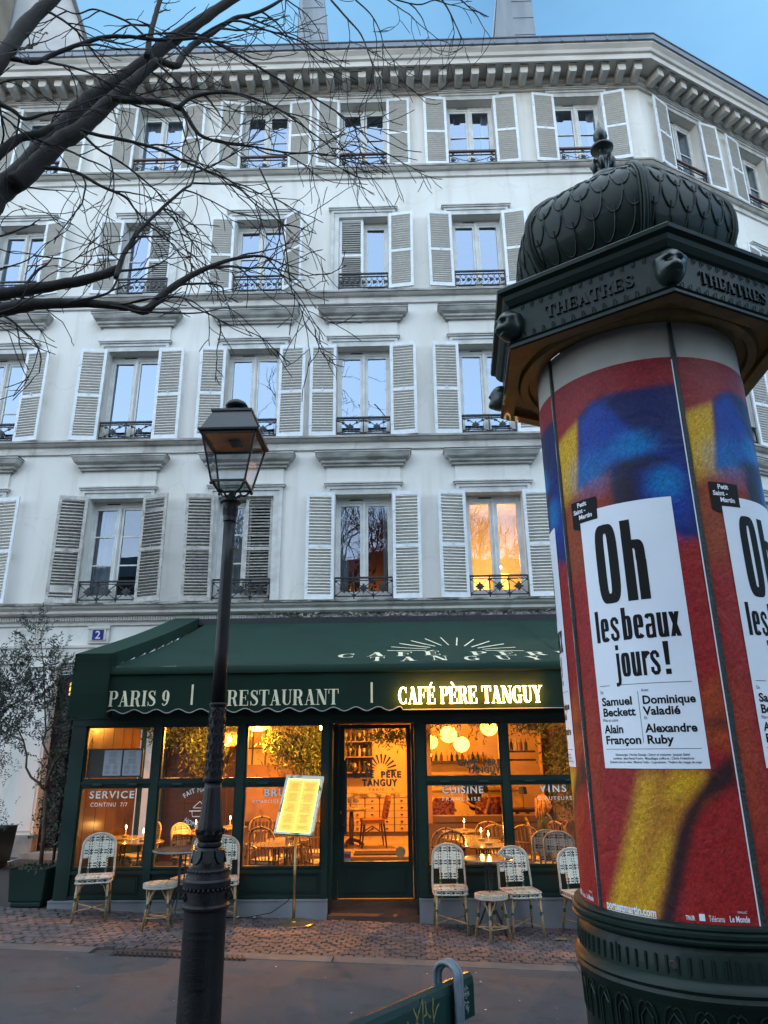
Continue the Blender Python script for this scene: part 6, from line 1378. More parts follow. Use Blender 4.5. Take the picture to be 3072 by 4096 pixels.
def make_chair(lab, pale=True):
    t = thing('rattan_chair', lab, 'chair', (0, 0, 0)); cm = canepale_m if pale else cane_m
    # back: surface y = by(x,z)
    def by(x, z): return .17 + (z - SHT) * .20 - .35 * x * x
    def ins(x, z):
        if z > .555: 
            hw = .158 if z < .66 else .158 * math.sqrt(max(0, 1 - ((z - .66) / .125) ** 2)) ** .8
            return abs(x) < hw
        return abs(x) < .098 and z > .465
    mb = MB(); weave(mb, ins, lambda x, z, e: (x, by(x, z) - .006 - e, z), -.16, .16, .46, .79, .0125); weave(mb, ins, lambda x, z, e: (x, by(x, z) + .001 + e, z), -.16, .16, .46, .79, .0125)
    for (xa, xb, za, zb) in ((-.155, .155, .556, .70), (-.095, .095, .468, .556)):
        n = 6
        for i in range(n): a, b = xa + (xb - xa) * i / n, xa + (xb - xa) * (i + 1) / n; mb.quad((a, by(a, za) - .0035, za), (b, by(b, za) - .0035, za), (b, by(b, zb) - .0035, zb), (a, by(a, zb) - .0035, zb), weavew_m)
    n = 12
    for i in range(n):
        a, b = -.15 + .3 * i / n, -.15 + .3 * (i + 1) / n; f = lambda x: .66 + .118 * max(0, 1 - (x / .158) ** 2) ** .5; za = .70
        if f(a) > za and f(b) > za: mb.quad((a, by(a, za) - .0035, za), (b, by(b, za) - .0035, za), (b, by(b, f(b)) - .0035, f(b)), (a, by(a, f(a)) - .0035, f(a)), weavew_m)
    build(mb, 'backrest', None, t)
    mb = MB(); pts = [(-.178, .17, .36), (-.176, by(.17, .45) + .0, .45), (-.172, by(.17, .56), .56), (-.170, by(.17, .64), .64)]
    pts += [(-.170 * math.cos(a), by(.17 * math.cos(a), .66 + .128 * math.sin(a)), .665 + .13 * math.sin(a) ** .9) for a in np.linspace(.12, PI - .12, 13)]
    pts += [(-x, y, z) for x, y, z in pts[:4][::-1]]; mb.tube(pts, .0115, 7); mb.tube([(x * .93, y - .006, z - (.010 if z > .7 else 0)) for x, y, z in pts[2:-2]], .006, 5)
    build(mb, 'back_frame', canepale_m if pale else cane_m, t, smooth=True)
    for s_ in (-1, 1):
        mb = MB(); mb.tube([(s_ * .090, .165, .37), (s_ * .088, by(.09, .56), .56)], .010, 6); bl_ = build(mb, 'back_stay', cane_m, t, smooth=True)
        mb = MB(); mb.tube([(s_ * .0895, .172, .425), (s_ * .0895, .176, .455)], .0125, 8); build(mb, 'binding', tie_m, bl_)
    def sins(x, y): 
        hw = .178 - .02 * ((y + .02) / .2) ** 2; return abs(x) < hw and (y > -.145 or abs(x) < .165 - (-.145 - y) * .8) and -.19 < y < .16
    mb = MB(); weave(mb, sins, lambda x, y, e: (x, y, SHT + .008 - .03 * (x * x + y * y) / .05 * .3 + e), -.18, .18, -.19, .16, .018)
    weave(mb, lambda x, z: True, lambda x, z, e: (x, -.190 - e + (abs(x) / .17) ** 4 * .03, z), -.165, .165, SHT - .038, SHT + .004, .012)
    for s_ in (-1, 1): weave(mb, lambda y, z: True, lambda y, z, e: (s_ * (.178 - abs(y) * .06 + e), y, z), -.16, .15, SHT - .038, SHT + .004, .012)
    mb.box(-.165, .165, -.175, .15, SHT - .034, SHT - .004, weavew_m)
    build(mb, 'seat', None, t)
    mb = MB(); P2 = [(-.176, .16), (-.182, 0), (-.172, -.16), (-.15, -.192), (0, -.200), (.15, -.192), (.172, -.16), (.182, 0), (.176, .16), (-.176, .16)]
    for z in (SHT + .004, SHT - .038): mb.tube([(x, y, z) for x, y in P2], .0065, 5)
    build(mb, 'seat_rim', canepale_m, t)
    legs = [(-.145, -.165, -.160, -.195), (.145, -.165, .160, -.195), (-.145, .13, -.17, .215), (.145, .13, .17, .215)]
    for x0, y0, x1, y1 in legs:
        mb = MB(); mb.tube([(x0, y0, SHT - .03), (x0 * .4 + x1 * .6, y0 * .4 + y1 * .6, .18), (x1, y1, 0)], [.0135, .0125, .0115], 8); l_ = build(mb, 'leg', cane_m, t, smooth=True)
        mb = MB(); f = .42; px, py, pz = x0 + (x1 - x0) * f, y0 + (y1 - y0) * f, (SHT - .03) * (1 - f); mb.tube([(px, py, pz + .018), (px, py, pz - .018)], .0155, 8); build(mb, 'binding', tie_m, l_)
    mb = MB(); mb.tube([(-.155, -.185, .105), (.155, .20, .10)], .0075, 6); mb.tube([(.155, -.185, .100), (-.155, .20, .115)], .0075, 6)
    build(mb, 'stretcher', cane_m, t)
    mb = MB(); f = lambda a, b, c_: mb.tube([a, b, c_], .006, 5)
    for s_ in (-1, 1):
        mb.tube([(s_ * .15, -.175, .24), (s_ * .11, -.17, .33), (s_ * .06, -.165, SHT - .035)], .0058, 5); mb.tube([(s_ * .152, -.17, .24), (s_ * .155, -.12, .33), (s_ * .155, -.06, SHT - .035)], .0058, 5); mb.tube([(s_ * .155, .16, .24), (s_ * .11, .14, .33), (s_ * .06, .13, SHT - .035)], .0058, 5)
    build(mb, 'brace', cane_m, t)
    return t
ch0 = make_chair('rattan bistro chair facing the street, nearest the planter at far left')
def cane_variant():
    """same chair with an open back of bent canes, honey coloured"""
    t = copy_tree(ch0); bk = [o for o in KIDS(t) if o.name.startswith('backrest')][0]; 
    mb = MB(); by = lambda x, z: .17 + (z - SHT) * .20 - .35 * x * x
    for k in range(5):
        x = -.11 + .055 * k; zt = .665 + .118 * max(0, 1 - (x / .165) ** 2) ** .5
        mb.tube([(x * .75, by(x, .42) - .0, .41), (x * .9, by(x, .55), .55), (x, by(x, zt), zt + .004)], .0075, 5)
    mb.tube([(-.165, by(.16, .60), .60), (0, by(0, .6) + .01, .60), (.165, by(.16, .60), .60)], .007, 5)
    bk.data = mb.mesh('back_canes', cane_m); bk.name = 'back_canes'
    mb = MB()
    for (x, z) in ((-.168, .60), (.168, .60), (-.12, .755), (.12, .755), (0, .795)): mb.sphere((x, by(x, z), z), .017, nu=8, nv=6)
    build(mb, 'binding', darkwood_m, t)
    for o in KIDS(t):
        if o.name.startswith(('back_frame', 'seat_rim')): o.data = o.data.copy(); o.data.materials[0] = cane_m
    return t
used = [False]; cused = [False]
ch1 = cane_variant()
def place(x, y, rz, lab, grp, z=None, sc=1.0):
    cane = grp == INT and not any(k in lab for k in ('woven', 'first candle', 'far left')); src, fl_u = (ch1, cused) if cane else (ch0, used); t = src if not fl_u[0] else copy_tree(src); fl_u[0] = True
    t.location = (x, y, g(x) if z is None else z); t.rotation_euler = (0, 0, R(rz)); t['label'] = lab; t['group'] = grp; sc *= .94; t.scale = (sc, sc, sc); return t
INT = 'rattan chairs inside the glazed terrace'; OUT = 'cream and navy rattan chairs outside the cafe windows'
place(-3.08, 7.78, 17, 'cream and navy rattan chair standing by itself at far left beside the planter', OUT)
place(-2.13, 7.92, -20, 'rattan chair behind the dark round table, partly hidden by the lamp post', OUT)
place(-1.84, 7.90, 12, 'rattan chair just right of the lamp post, mostly hidden behind it', OUT)
place(.45, 7.86, 0, 'rattan chair right of the cafe door, left of the outdoor table', OUT)
place(1.14, 7.84, 9, 'rattan chair right of the outdoor table with the stool in front', OUT)
place(1.76, 7.86, 12, 'rattan chair half hidden behind the left edge of the advertising column', OUT)
zi = .047
for x, y, rz, lab in ((-2.62, 9.55, 60, 'lit rattan chair behind the first candle table in the leftmost bay'), (-3.35, 9.75, -40, 'rattan chair with only its top seen behind the outdoor chair at far left'), (-2.45, 10.1, 150, 'curved cane chair between the first and second bays by the dark panelling'), (-2.02, 10.75, 200, 'high cane chair by the dark wall left of the lamp post'),
                      (-2.35, 9.0, -150, 'chair seat tucked under the first candle table'), (-1.62, 9.3, 165, 'chair showing its back behind the chair right of the lamp post'), (-1.40, 9.55, 175, 'cane chair left of the candle in the bay behind the menu stand'), (-1.10, 9.95, 185, 'cane chair behind the twin tables, just left of the menu stand'),
                      (-.98, 9.1, 120, 'chair turned sideways behind the menu stand pole'), (-1.05, 8.62, 70, 'low chair back leaning near the right edge of the bay behind the menu stand'),
                      (.36, 9.0, 210, 'cane chair at the left edge of the window right of the door'), (.45, 8.72, 200, 'nearer cane chair low at the left edge of the window right of the door'), (1.10, 9.75, 165, 'cane chair left of the window post, tucked to the row of candle tables'), (1.16, 9.35, 160, 'nearer cane chair leaning beside the candle tables'),
                      (1.52, 9.25, 150, 'small chair back just left of the seated woman'), (1.62, 8.75, 165, 'woven chair back in front of the seated woman'), (1.74, 8.62, 160, 'second woven chair back overlapping in front of the seated woman'), (2.05, 9.6, 120, 'cane chair at the woman\'s knees'), (1.82, 10.02, 85, 'chair the blonde woman sits on')):
    place(x, y, rz, lab, INT, zi)
def table(lab, x, y, z, r, h, top, grp, sc=1):
    t = thing('bistro_table', lab, 'table', (x, y, z), group=grp)
    mb = MB(); mb.lathe([(r * .9, h - .018), (r - .004, h - .016), (r, h - .008), (r - .003, h), (.01, h + .001)], 36); build(mb, 'table_top', top, t)
    mb = MB(); mb.lathe([(r + .001, h - .016), (r + .006, h - .012), (r + .006, h - .004), (r + .001, h)], 36, close=False); build(mb, 'rim', brass_m if top == top_m else steel_m, t)
    for k in range(3):
        a = k * 2 * PI / 3 + .5; mb = MB(); mb.tube([(.035 * math.cos(a), .035 * math.sin(a), h - .016), (.03 * math.cos(a), .03 * math.sin(a), .28), (.17 * math.cos(a), .17 * math.sin(a), .0)], .008, 6); build(mb, 'leg', iron_m, t)
    mb = MB(); mb.lathe([(.042, .275), (.042, .285)], 12); build(mb, 'collar', iron_m, t)
    return t
table('dark topped round table outside, left of the lamp post', -2.20, 7.72, g(-2.2), .285, .66, topdark_m, 'round tables on the pavement')
table('round table outside reflecting orange light, between the two chairs at right', .82, 7.68, g(.8), .245, .68, topdark_m, 'round tables on the pavement')
def stool(lab, x, y, rz):
    t = thing('rattan_stool', lab, 'stool', (x, y, g(x)), R(rz), 'round woven stools on the pavement'); h = .385; r = .155
    mb = MB(); weave(mb, lambda a, b: a * a + b * b < (r - .004) ** 2, lambda a, b, e: (a, b, h + .002 + e), -r, r, -r, r, .019, 1); mb.lathe([(r - .003, h - .03), (r - .002, h)], 28, weavew_m)
    build(mb, 'seat', None, t)
    mb = MB()
    for z in (h - .030, h - .015, h + .0): mb.lathe([(r - .004, z - .004), (r + .003, z - .003), (r + .003, z + .004), (r - .004, z + .005)], 28, close=False)
    build(mb, 'seat_rim', canepale_m, t)
    for k in range(4):
        a = k * PI / 2 + PI / 4; x0_, y0_ = .105 * math.cos(a), .105 * math.sin(a); x1_, y1_ = .168 * math.cos(a), .168 * math.sin(a)
        mb = MB(); mb.tube([(x0_, y0_, h - .03), (x1_, y1_, 0)], [.013, .0115], 8); l_ = build(mb, 'leg', cane_m, t, smooth=True)
        f = .42; mb = MB(); mb.tube([(x0_ + (x1_ - x0_) * (f - .05), y0_ + (y1_ - y0_) * (f - .05), (h - .03) * (1 - f + .05)), (x0_ + (x1_ - x0_) * (f + .05), y0_ + (y1_ - y0_) * (f + .05), (h - .03) * (1 - f - .05))], .015, 8); build(mb, 'binding', tie_m, l_)
        mb = MB()
        for s_ in (-1, 1):
            an = a + s_ * .55; mb.tube([(x0_ + (x1_ - x0_) * .4, y0_ + (y1_ - y0_) * .4, .21), (.125 * math.cos(a + s_ * .25), .125 * math.sin(a + s_ * .25), .29), (.12 * math.cos(an), .12 * math.sin(an), h - .035)], .0058, 5)
        build(mb, 'brace', cane_m, t)
    mb = MB()
    for a in (PI / 4, 3 * PI / 4): mb.tube([(.155 * math.cos(a), .155 * math.sin(a), .10), (-.155 * math.cos(a), -.155 * math.sin(a), .10 + .006 * a)], .0075, 6)
    mb.tube([(.152 * math.cos(b), .152 * math.sin(b), .108) for b in np.linspace(0, 2 * PI, 5) + PI / 4], .005, 5); build(mb, 'stretcher', cane_m, t)
stool('round woven stool in front of the dark topped table left of the lamp post', -2.33, 7.50, 10)
stool('round woven stool in front of the outdoor table at right', .82, 7.56, 30)
flame_m = emit('flame', (1, .62, .18), 14); wax_m = M('wax', (.75, .6, .35), .4, emis=.12)
TB = 'candle tables inside the glazed terrace'
def candle(x, y, z, lab, hgt=.10):
    t = thing('candle', lab, 'candle', (x, y, z), group='lit candles on the terrace tables')
    mb = MB(); mb.lathe([(.04, 0), (.04, .022), (.036, .024)], 16); build(mb, 'holder', M('holder_wood', (.35, .2, .08), .5), t)
    mb = MB(); mb.lathe([(.0055, .024), (.005, hgt)], 10); build(mb, 'wax', wax_m, t)
    mb = MB(); mb.lathe([(.003, hgt + .002), (.008, hgt + .014), (.006, hgt + .03), (.001, hgt + .05)], 8); build(mb, 'flame', flame_m, t)
    l = bpy.data.lights.new('candle_light', 'POINT'); l.energy = .35; l.color = (1, .45, .1); l.shadow_soft_size = .02; ob('candle_light', l, t, (0, 0, hgt + .06))
for i, (x, y, r, h, lab, cl) in enumerate((
    (-3.05, 8.95, .26, .62, 'candle table in the leftmost bay', 'candle in the middle of the leftmost bay'), (-3.42, 9.4, .25, .62, 'table at the left end of the terrace behind the first outdoor chair', 'candle seen over the back of the leftmost outdoor chair'),
    (-2.66, 9.75, .27, .64, 'candle table in the bay left of the lamp post', 'candle under the arched lettering left of the lamp post'), (-2.35, 10.3, .25, .64, 'farther candle table just left of the lamp post', 'candle right beside the lamp post shaft'),
    (-1.42, 8.62, .26, .62, 'front table in the bay left of the menu stand', None), (-1.36, 9.05, .26, .62, 'rear table with ashtray in the bay left of the menu stand', 'candle in the bay left of the menu stand'),
    (.70, 9.35, .25, .60, 'farther candle table under the lettering right of the door', None), (.74, 9.85, .25, .62, 'farthest candle table right of the door', 'farthest candle right of the door'),
    (.86, 8.95, .26, .60, 'middle candle table right of the door', 'middle candle right of the door'), (.90, 8.58, .26, .60, 'nearest candle table right of the door behind the outdoor table', 'nearest candle right of the door, above the outdoor table'),
    (2.35, 9.3, .26, .62, 'table in front of the woman near the column', None), (2.9, 9.0, .26, .62, 'table hidden from the street by the column', None))):
    table(lab, x, y, zi, r, h, top_m, TB)
    if cl: candle(x + .03, y - .02, zi + h + .002, cl, .09)
ash = thing('ashtray', 'dark ashtray on the table left of the menu stand', 'ashtray', (-1.27, 9.0, zi + .622)); mb = MB(); mb.lathe([(.035, 0), (.042, .03), (.036, .028), (.03, .008)], 16); build(mb, 'bowl', iron_m, ash)
# ================================================================ MENU STAND
MS = thing('menu_stand', 'brass menu stand with glowing yellow menu board in a marbled frame', 'menu stand', (-1.10, 7.90, g(-1.1)))
mb = MB(); mb.lathe([(.005, 0), (.205, 0), (.208, .008), (.20, .014), (.03, .020), (.025, .026)], 48); build(mb, 'base', brass_m, MS, smooth=False)
mb = MB(); mb.tube([(0, 0, .02), (0, 0, .84)], .014, 12); build(mb, 'pole', brass_m, MS, smooth=True); mb = MB(); mb.box(-.03, .03, -.02, .02, .02, .05); build(mb, 'bracket', brass_m, MS)
BM_ = Matrix.Translation((.03, -.02, 1.09)) @ Matrix.Rotation(R(-10), 4, 'Z') @ Matrix.Rotation(R(-27), 4, 'X') @ Matrix.Rotation(R(2.5), 4, 'Y')
mb = MB(); mb.box(-.205, .205, -.012, .025, -.305, .305); bo_ = build(mb, 'board', M('marbled_frame', (.60, .62, .52), .5, col2=(.12, .16, .13), scale=9, lo=.40, hi=.46, detail=3), MS, mtx=BM_)
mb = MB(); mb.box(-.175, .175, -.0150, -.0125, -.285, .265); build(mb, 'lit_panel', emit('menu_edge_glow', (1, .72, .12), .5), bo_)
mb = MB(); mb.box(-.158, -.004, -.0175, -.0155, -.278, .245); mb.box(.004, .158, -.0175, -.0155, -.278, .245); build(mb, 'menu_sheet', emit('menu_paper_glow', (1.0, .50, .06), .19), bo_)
mb = MB(); rq = random.Random(8)
for s_ in (-1, 1):
    for k in range(40):
        if k % 9 in (0, 8): continue
        z = .225 - k * .0122; w_ = rq.uniform(.03, .06); xc = s_ * .082; mb.quad((xc - w_, -.0180, z), (xc + w_, -.0180, z), (xc + w_, -.0180, z + .0035), (xc - w_, -.0180, z + .0035))
build(mb, 'print', M('menu_print', (.30, .16, .03), .6), bo_)
mb = MB(); mb.tube([(-.02, .02, .28), (-.08, .10, .18), (-.25, .14, .07), (-.5, .12, .03), (-.75, .1, .04)], .004, 5); tag(build(mb, 'power_cable', ink_m, None, MS.location), 'black cable running from the menu stand along the plinth', 'cable')
# sign light on valance : the letters' own glow
# ================================================================ PLANE TREE (bare)
TR = thing('bare_tree', 'bare plane tree limbs reaching in from the left across the facade', 'tree', (-5.6, 5.4, g(-5.6)))
T0 = Vector(TR.location)
LIMBS = [
('limb', [(-4.525, 5.6, 5.201, 0.1383), (-4.272, 5.677, 6.141, 0.1236), (-4.087, 5.754, 6.953, 0.1177), (-3.946, 5.831, 7.315, 0.1147), (-3.764, 5.908, 7.818, 0.0995), (-3.584, 5.985, 8.281, 0.0793), (-3.431, 6.062, 8.664, 0.0786), (-3.232, 6.138, 8.972, 0.0803), (-2.971, 6.215, 9.323, 0.0752), (-2.705, 6.292, 9.78, 0.0771), (-2.418, 6.369, 10.177, 0.0645), (-2.173, 6.446, 10.548, 0.0585), (-1.859, 6.523, 10.971, 0.0524), (-1.469, 6.6, 11.448, 0.0398)]),
('limb', [(-3.882, 5.75, 7.177, 0.1009), (-3.738, 5.807, 7.468, 0.0968), (-3.569, 5.864, 7.83, 0.0941), (-3.375, 5.921, 8.075, 0.0881), (-3.233, 5.979, 8.395, 0.0796), (-3.081, 6.036, 8.69, 0.0719), (-2.921, 6.093, 8.994, 0.0639), (-2.729, 6.15, 9.324, 0.0461)]),
('limb', [(-4.185, 5.0, 6.745, 0.084), (-4.063, 5.086, 7.436, 0.0769), (-3.908, 5.171, 8.091, 0.0687), (-3.857, 5.257, 8.508, 0.0731), (-3.814, 5.343, 8.878, 0.0727), (-3.694, 5.429, 9.293, 0.0648), (-3.542, 5.514, 9.76, 0.0577), (-3.432, 5.6, 10.25, 0.0449)]),
('branch', [(-3.858, 5.2, 8.263, 0.0278), (-3.797, 5.253, 8.295, 0.0257), (-3.602, 5.306, 8.311, 0.0282), (-3.472, 5.359, 8.476, 0.0239), (-3.231, 5.412, 8.679, 0.0218), (-3.027, 5.465, 8.838, 0.0221), (-2.781, 5.518, 8.903, 0.0198), (-2.577, 5.571, 8.922, 0.0187), (-2.372, 5.624, 8.975, 0.0176), (-2.115, 5.676, 9.057, 0.0165), (-2.004, 5.729, 9.096, 0.0153), (-1.807, 5.782, 9.024, 0.0141), (-1.5, 5.835, 8.837, 0.0128), (-1.246, 5.888, 8.687, 0.0115), (-0.915, 5.941, 8.5, 0.0102), (-0.611, 5.994, 8.315, 0.0089), (-0.334, 6.047, 8.067, 0.0063), (-0.085, 6.1, 7.727, 0.0038)]),
('branch', [(-2.79, 6.0, 9.213, 0.0345), (-2.806, 6.05, 9.622, 0.0326), (-2.804, 6.1, 9.95, 0.0304), (-2.793, 6.15, 10.326, 0.0282), (-2.758, 6.2, 10.714, 0.0258)]),
('branch', [(-2.682, 6.1, 9.279, 0.035), (-2.509, 6.162, 9.258, 0.0406), (-2.465, 6.225, 9.498, 0.0385), (-2.364, 6.287, 9.76, 0.0364), (-2.172, 6.35, 10.024, 0.0313), (-1.947, 6.413, 10.333, 0.026), (-1.706, 6.475, 10.487, 0.022), (-1.433, 6.537, 10.764, 0.0178), (-1.213, 6.6, 11.093, 0.0121)]),
('branch', [(-3.083, 5.9, 8.484, 0.0383), (-2.953, 5.955, 8.518, 0.036), (-2.769, 6.009, 8.559, 0.0337), (-2.608, 6.064, 8.602, 0.0313), (-2.412, 6.118, 8.57, 0.0289), (-2.346, 6.173, 8.543, 0.025), (-2.184, 6.227, 8.29, 0.0197), (-1.929, 6.282, 8.22, 0.0158), (-1.568, 6.336, 8.197, 0.0119), (-1.177, 6.391, 8.154, 0.0093), (-0.784, 6.445, 8.179, 0.0067), (-0.466, 6.5, 8.104, 0.004)]),
('branch', [(-2.405, 6.1, 8.55, 0.0235), (-2.274, 6.143, 8.748, 0.0225), (-2.026, 6.186, 8.857, 0.0187), (-1.713, 6.229, 8.86, 0.0161), (-1.31, 6.271, 8.683, 0.012), (-0.96, 6.314, 8.407, 0.0093), (-0.695, 6.357, 8.171, 0.0066), (-0.511, 6.4, 7.874, 0.0039)]),
('branch', [(-3.305, 5.8, 7.937, 0.0197), (-3.121, 5.844, 7.904, 0.0198), (-2.808, 5.889, 7.86, 0.0174), (-2.465, 5.933, 7.767, 0.0149), (-2.218, 5.978, 7.646, 0.0137), (-1.974, 6.022, 7.556, 0.0112), (-1.703, 6.067, 7.434, 0.0099), (-1.475, 6.111, 7.191, 0.0074), (-1.228, 6.156, 7.01, 0.0062), (-0.98, 6.2, 6.771, 0.0037)]),
('branch', [(-3.302, 5.8, 7.911, 0.016), (-3.128, 5.85, 7.737, 0.0135), (-2.884, 5.9, 7.592, 0.0111), (-2.689, 5.95, 7.449, 0.0098), (-2.436, 6.0, 7.212, 0.0073), (-2.231, 6.05, 6.92, 0.0061), (-2.079, 6.1, 6.663, 0.0036)]),
('branch', [(-3.507, 5.6, 7.242, 0.021), (-3.219, 5.643, 7.23, 0.0187), (-2.959, 5.686, 7.087, 0.0152), (-2.704, 5.729, 6.973, 0.0129), (-2.614, 5.771, 6.864, 0.0105), (-2.474, 5.814, 6.725, 0.0094), (-2.289, 5.857, 6.614, 0.007), (-2.1, 5.9, 6.445, 0.0047)]),
('branch', [(-2.489, 5.3, 5.676, 0.0228), (-2.487, 5.375, 5.969, 0.0212), (-2.397, 5.45, 6.303, 0.0185), (-2.231, 5.525, 6.633, 0.0157), (-2.074, 5.6, 6.92, 0.0126), (-2.015, 5.675, 7.075, 0.0105), (-2.014, 5.75, 7.414, 0.0072), (-2.002, 5.825, 7.641, 0.0061), (-1.889, 5.9, 7.871, 0.0037)]),
('branch', [(-2.059, 5.8, 7.194, 0.0095), (-1.855, 5.84, 7.21, 0.0084), (-1.673, 5.88, 7.227, 0.0072), (-1.482, 5.92, 7.109, 0.006), (-1.239, 5.96, 6.9, 0.0048), (-1.094, 6.0, 6.697, 0.0036)]),
('branch', [(-4.221, 5.4, 6.776, 0.049), (-3.901, 5.45, 7.267, 0.0458), (-3.758, 5.5, 7.52, 0.042), (-3.61, 5.55, 7.627, 0.0401), (-3.488, 5.6, 7.783, 0.0287)]),
('branch', [(-4.105, 5.2, 7.8, 0.025), (-3.833, 5.24, 7.687, 0.0227), (-3.708, 5.28, 7.638, 0.0205), (-3.604, 5.32, 7.575, 0.0182), (-3.432, 5.36, 7.686, 0.0138), (-3.25, 5.4, 7.754, 0.0093)]),
('stump_limb', [(-4.345, 5.1, 5.192, 0.069), (-3.903, 5.15, 5.33, 0.0599), (-3.486, 5.2, 5.448, 0.0546), (-3.278, 5.25, 5.526, 0.0511), (-3.004, 5.3, 5.615, 0.0476), (-2.724, 5.35, 5.718, 0.0439), (-2.515, 5.4, 5.85, 0.0403)]),
('branch', [(-4.183, 5.0, 4.768, 0.0758), (-3.792, 5.054, 5.056, 0.0679), (-3.396, 5.108, 5.213, 0.0591), (-3.1, 5.162, 5.316, 0.0499), (-2.828, 5.215, 5.358, 0.0403), (-2.547, 5.269, 5.376, 0.0345), (-2.342, 5.323, 5.379, 0.0348), (-2.216, 5.377, 5.382, 0.0392), (-2.106, 5.431, 5.574, 0.0336), (-1.927, 5.485, 5.784, 0.0278), (-1.737, 5.538, 5.947, 0.0217), (-1.539, 5.592, 6.074, 0.0176), (-1.333, 5.646, 6.15, 0.0133), (-1.221, 5.7, 6.173, 0.0101)]),
('branch', [(-2.794, 5.15, 5.323, 0.0139), (-2.628, 5.21, 5.408, 0.0121), (-2.502, 5.27, 5.519, 0.0102), (-2.471, 5.33, 5.783, 0.0084), (-2.445, 5.39, 6.134, 0.0064), (-2.403, 5.45, 6.367, 0.0044)]),
('branch', [(-3.598, 5.3, 5.792, 0.0084), (-3.457, 5.333, 5.864, 0.0074), (-3.34, 5.367, 5.962, 0.0053), (-3.271, 5.4, 6.115, 0.0032)]),
('branch', [(-2.165, 5.3, 5.34, 0.0092), (-2.027, 5.34, 5.483, 0.0082), (-1.831, 5.38, 5.482, 0.0062), (-1.623, 5.42, 5.335, 0.0052), (-1.462, 5.46, 5.262, 0.0041), (-1.344, 5.5, 5.237, 0.0021)]),
('branch', [(-1.421, 6.0, 7.56, 0.0099), (-1.26, 6.017, 7.172, 0.0085), (-1.151, 6.033, 6.797, 0.0072), (-1.094, 6.05, 6.462, 0.0071), (-1.036, 6.067, 6.053, 0.0058), (-0.892, 6.083, 5.816, 0.0046), (-0.773, 6.1, 5.583, 0.0029)]),
('branch', [(-2.302, 5.7, 6.791, 0.0092), (-2.157, 5.725, 6.639, 0.008), (-2.051, 5.75, 6.378, 0.0068), (-1.972, 5.775, 6.151, 0.0045), (-1.806, 5.8, 5.951, 0.0034)]),
('branch', [(-2.31, 6.2, 9.74, 0.0166), (-1.924, 6.25, 10.075, 0.0141), (-1.505, 6.3, 9.969, 0.0113), (-1.084, 6.35, 9.825, 0.0084), (-0.803, 6.4, 9.574, 0.0042)]),
('branch', [(-0.721, 6.3, 10.444, 0.0129), (-0.52, 6.325, 10.155, 0.0114), (-0.351, 6.35, 9.91, 0.0099), (-0.241, 6.375, 9.558, 0.007), (-0.132, 6.4, 9.287, 0.0042)]),
('branch', [(-0.417, 6.3, 10.431, 0.01), (-0.236, 6.325, 10.221, 0.0085), (-0.125, 6.35, 9.977, 0.0071), (-0.071, 6.375, 9.74, 0.0056), (0.038, 6.4, 9.54, 0.0042)]),
('branch', [(-0.424, 6.4, 10.815, 0.0132), (-0.092, 6.425, 10.672, 0.0102), (0.342, 6.45, 10.526, 0.0087), (0.579, 6.475, 10.631, 0.0073), (0.904, 6.5, 10.652, 0.0044)]),
('branch', [(0.587, 6.5, 10.83, 0.0118), (0.726, 6.525, 10.572, 0.0103), (0.807, 6.55, 10.36, 0.0088), (0.886, 6.575, 10.111, 0.0073), (0.869, 6.6, 10.026, 0.0044)]),
('branch', [(-2.756, 5.9, 9.353, 0.0132), (-2.979, 5.867, 9.572, 0.0119), (-3.219, 5.833, 9.683, 0.0106), (-3.397, 5.8, 9.719, 0.0093), (-3.555, 5.767, 9.607, 0.0079), (-3.762, 5.733, 9.679, 0.0066), (-3.91, 5.7, 9.713, 0.0052)]),

]
mb = MB(); mb.tube([(0, 0, -.1), (.05, 0, 1.5), (.1, -.1, 3.2), (.25, -.1, 4.3), (.5, 0, 5.2)], [.30, .24, .22, .20, .16], 14); mb.tube([(.25, -.1, 4.2), (.0, -.1, 5.6), (.3, .1, 7), (.8, .1, 8.1)], [.19, .16, .14, .12], 12)
build(mb, 'trunk', bark_m, TR, smooth=True)
rq = random.Random(11)
tw = MB()
def twig(p, d, L_, r, lvl, sag):
    n = max(4, int(L_ / .055)); P_ = [p.copy()]; R_ = [r]; side = Vector((rq.uniform(-1, 1), rq.uniform(-.6, .6), rq.uniform(-1, 1))); kids = []
    for i in range(n):
        f = i / n
        d = (d + Vector((rq.gauss(0, .11), rq.gauss(0, .10), rq.gauss(0, .11) - sag * .05 + (.10 * f if lvl > 0 else .06 * f))) + side * .055).normalized()
        p = p + d * (L_ / n); P_.append(p.copy()); R_.append(max(.0045, r * (1 - .66 * (i + 1) / n)))
        if lvl < 2 and rq.random() < (.24 if lvl == 0 else .10) and i > 0: kids.append((p.copy(), d.copy(), R_[-1]))
    tw.tube(P_, R_, 4 if lvl == 0 else 3, caps=False)
    e = P_[-1]; tw.tube([e, e + d * .012], [.0038, .001], 3)
    for (q, dd, rr_) in kids:
        ax = Vector((rq.uniform(-1, 1), rq.uniform(-1, 1), rq.uniform(-1, 1))).normalized()
        nd_ = (Matrix.Rotation(rq.choice((-1, 1)) * rq.uniform(.3, .8), 3, Vector((0, 1, .2)).normalized()) @ dd + ax * .2).normalized()
        twig(q, nd_, L_ * rq.uniform(.35, .62), rr_ * .75, lvl + 1, sag)
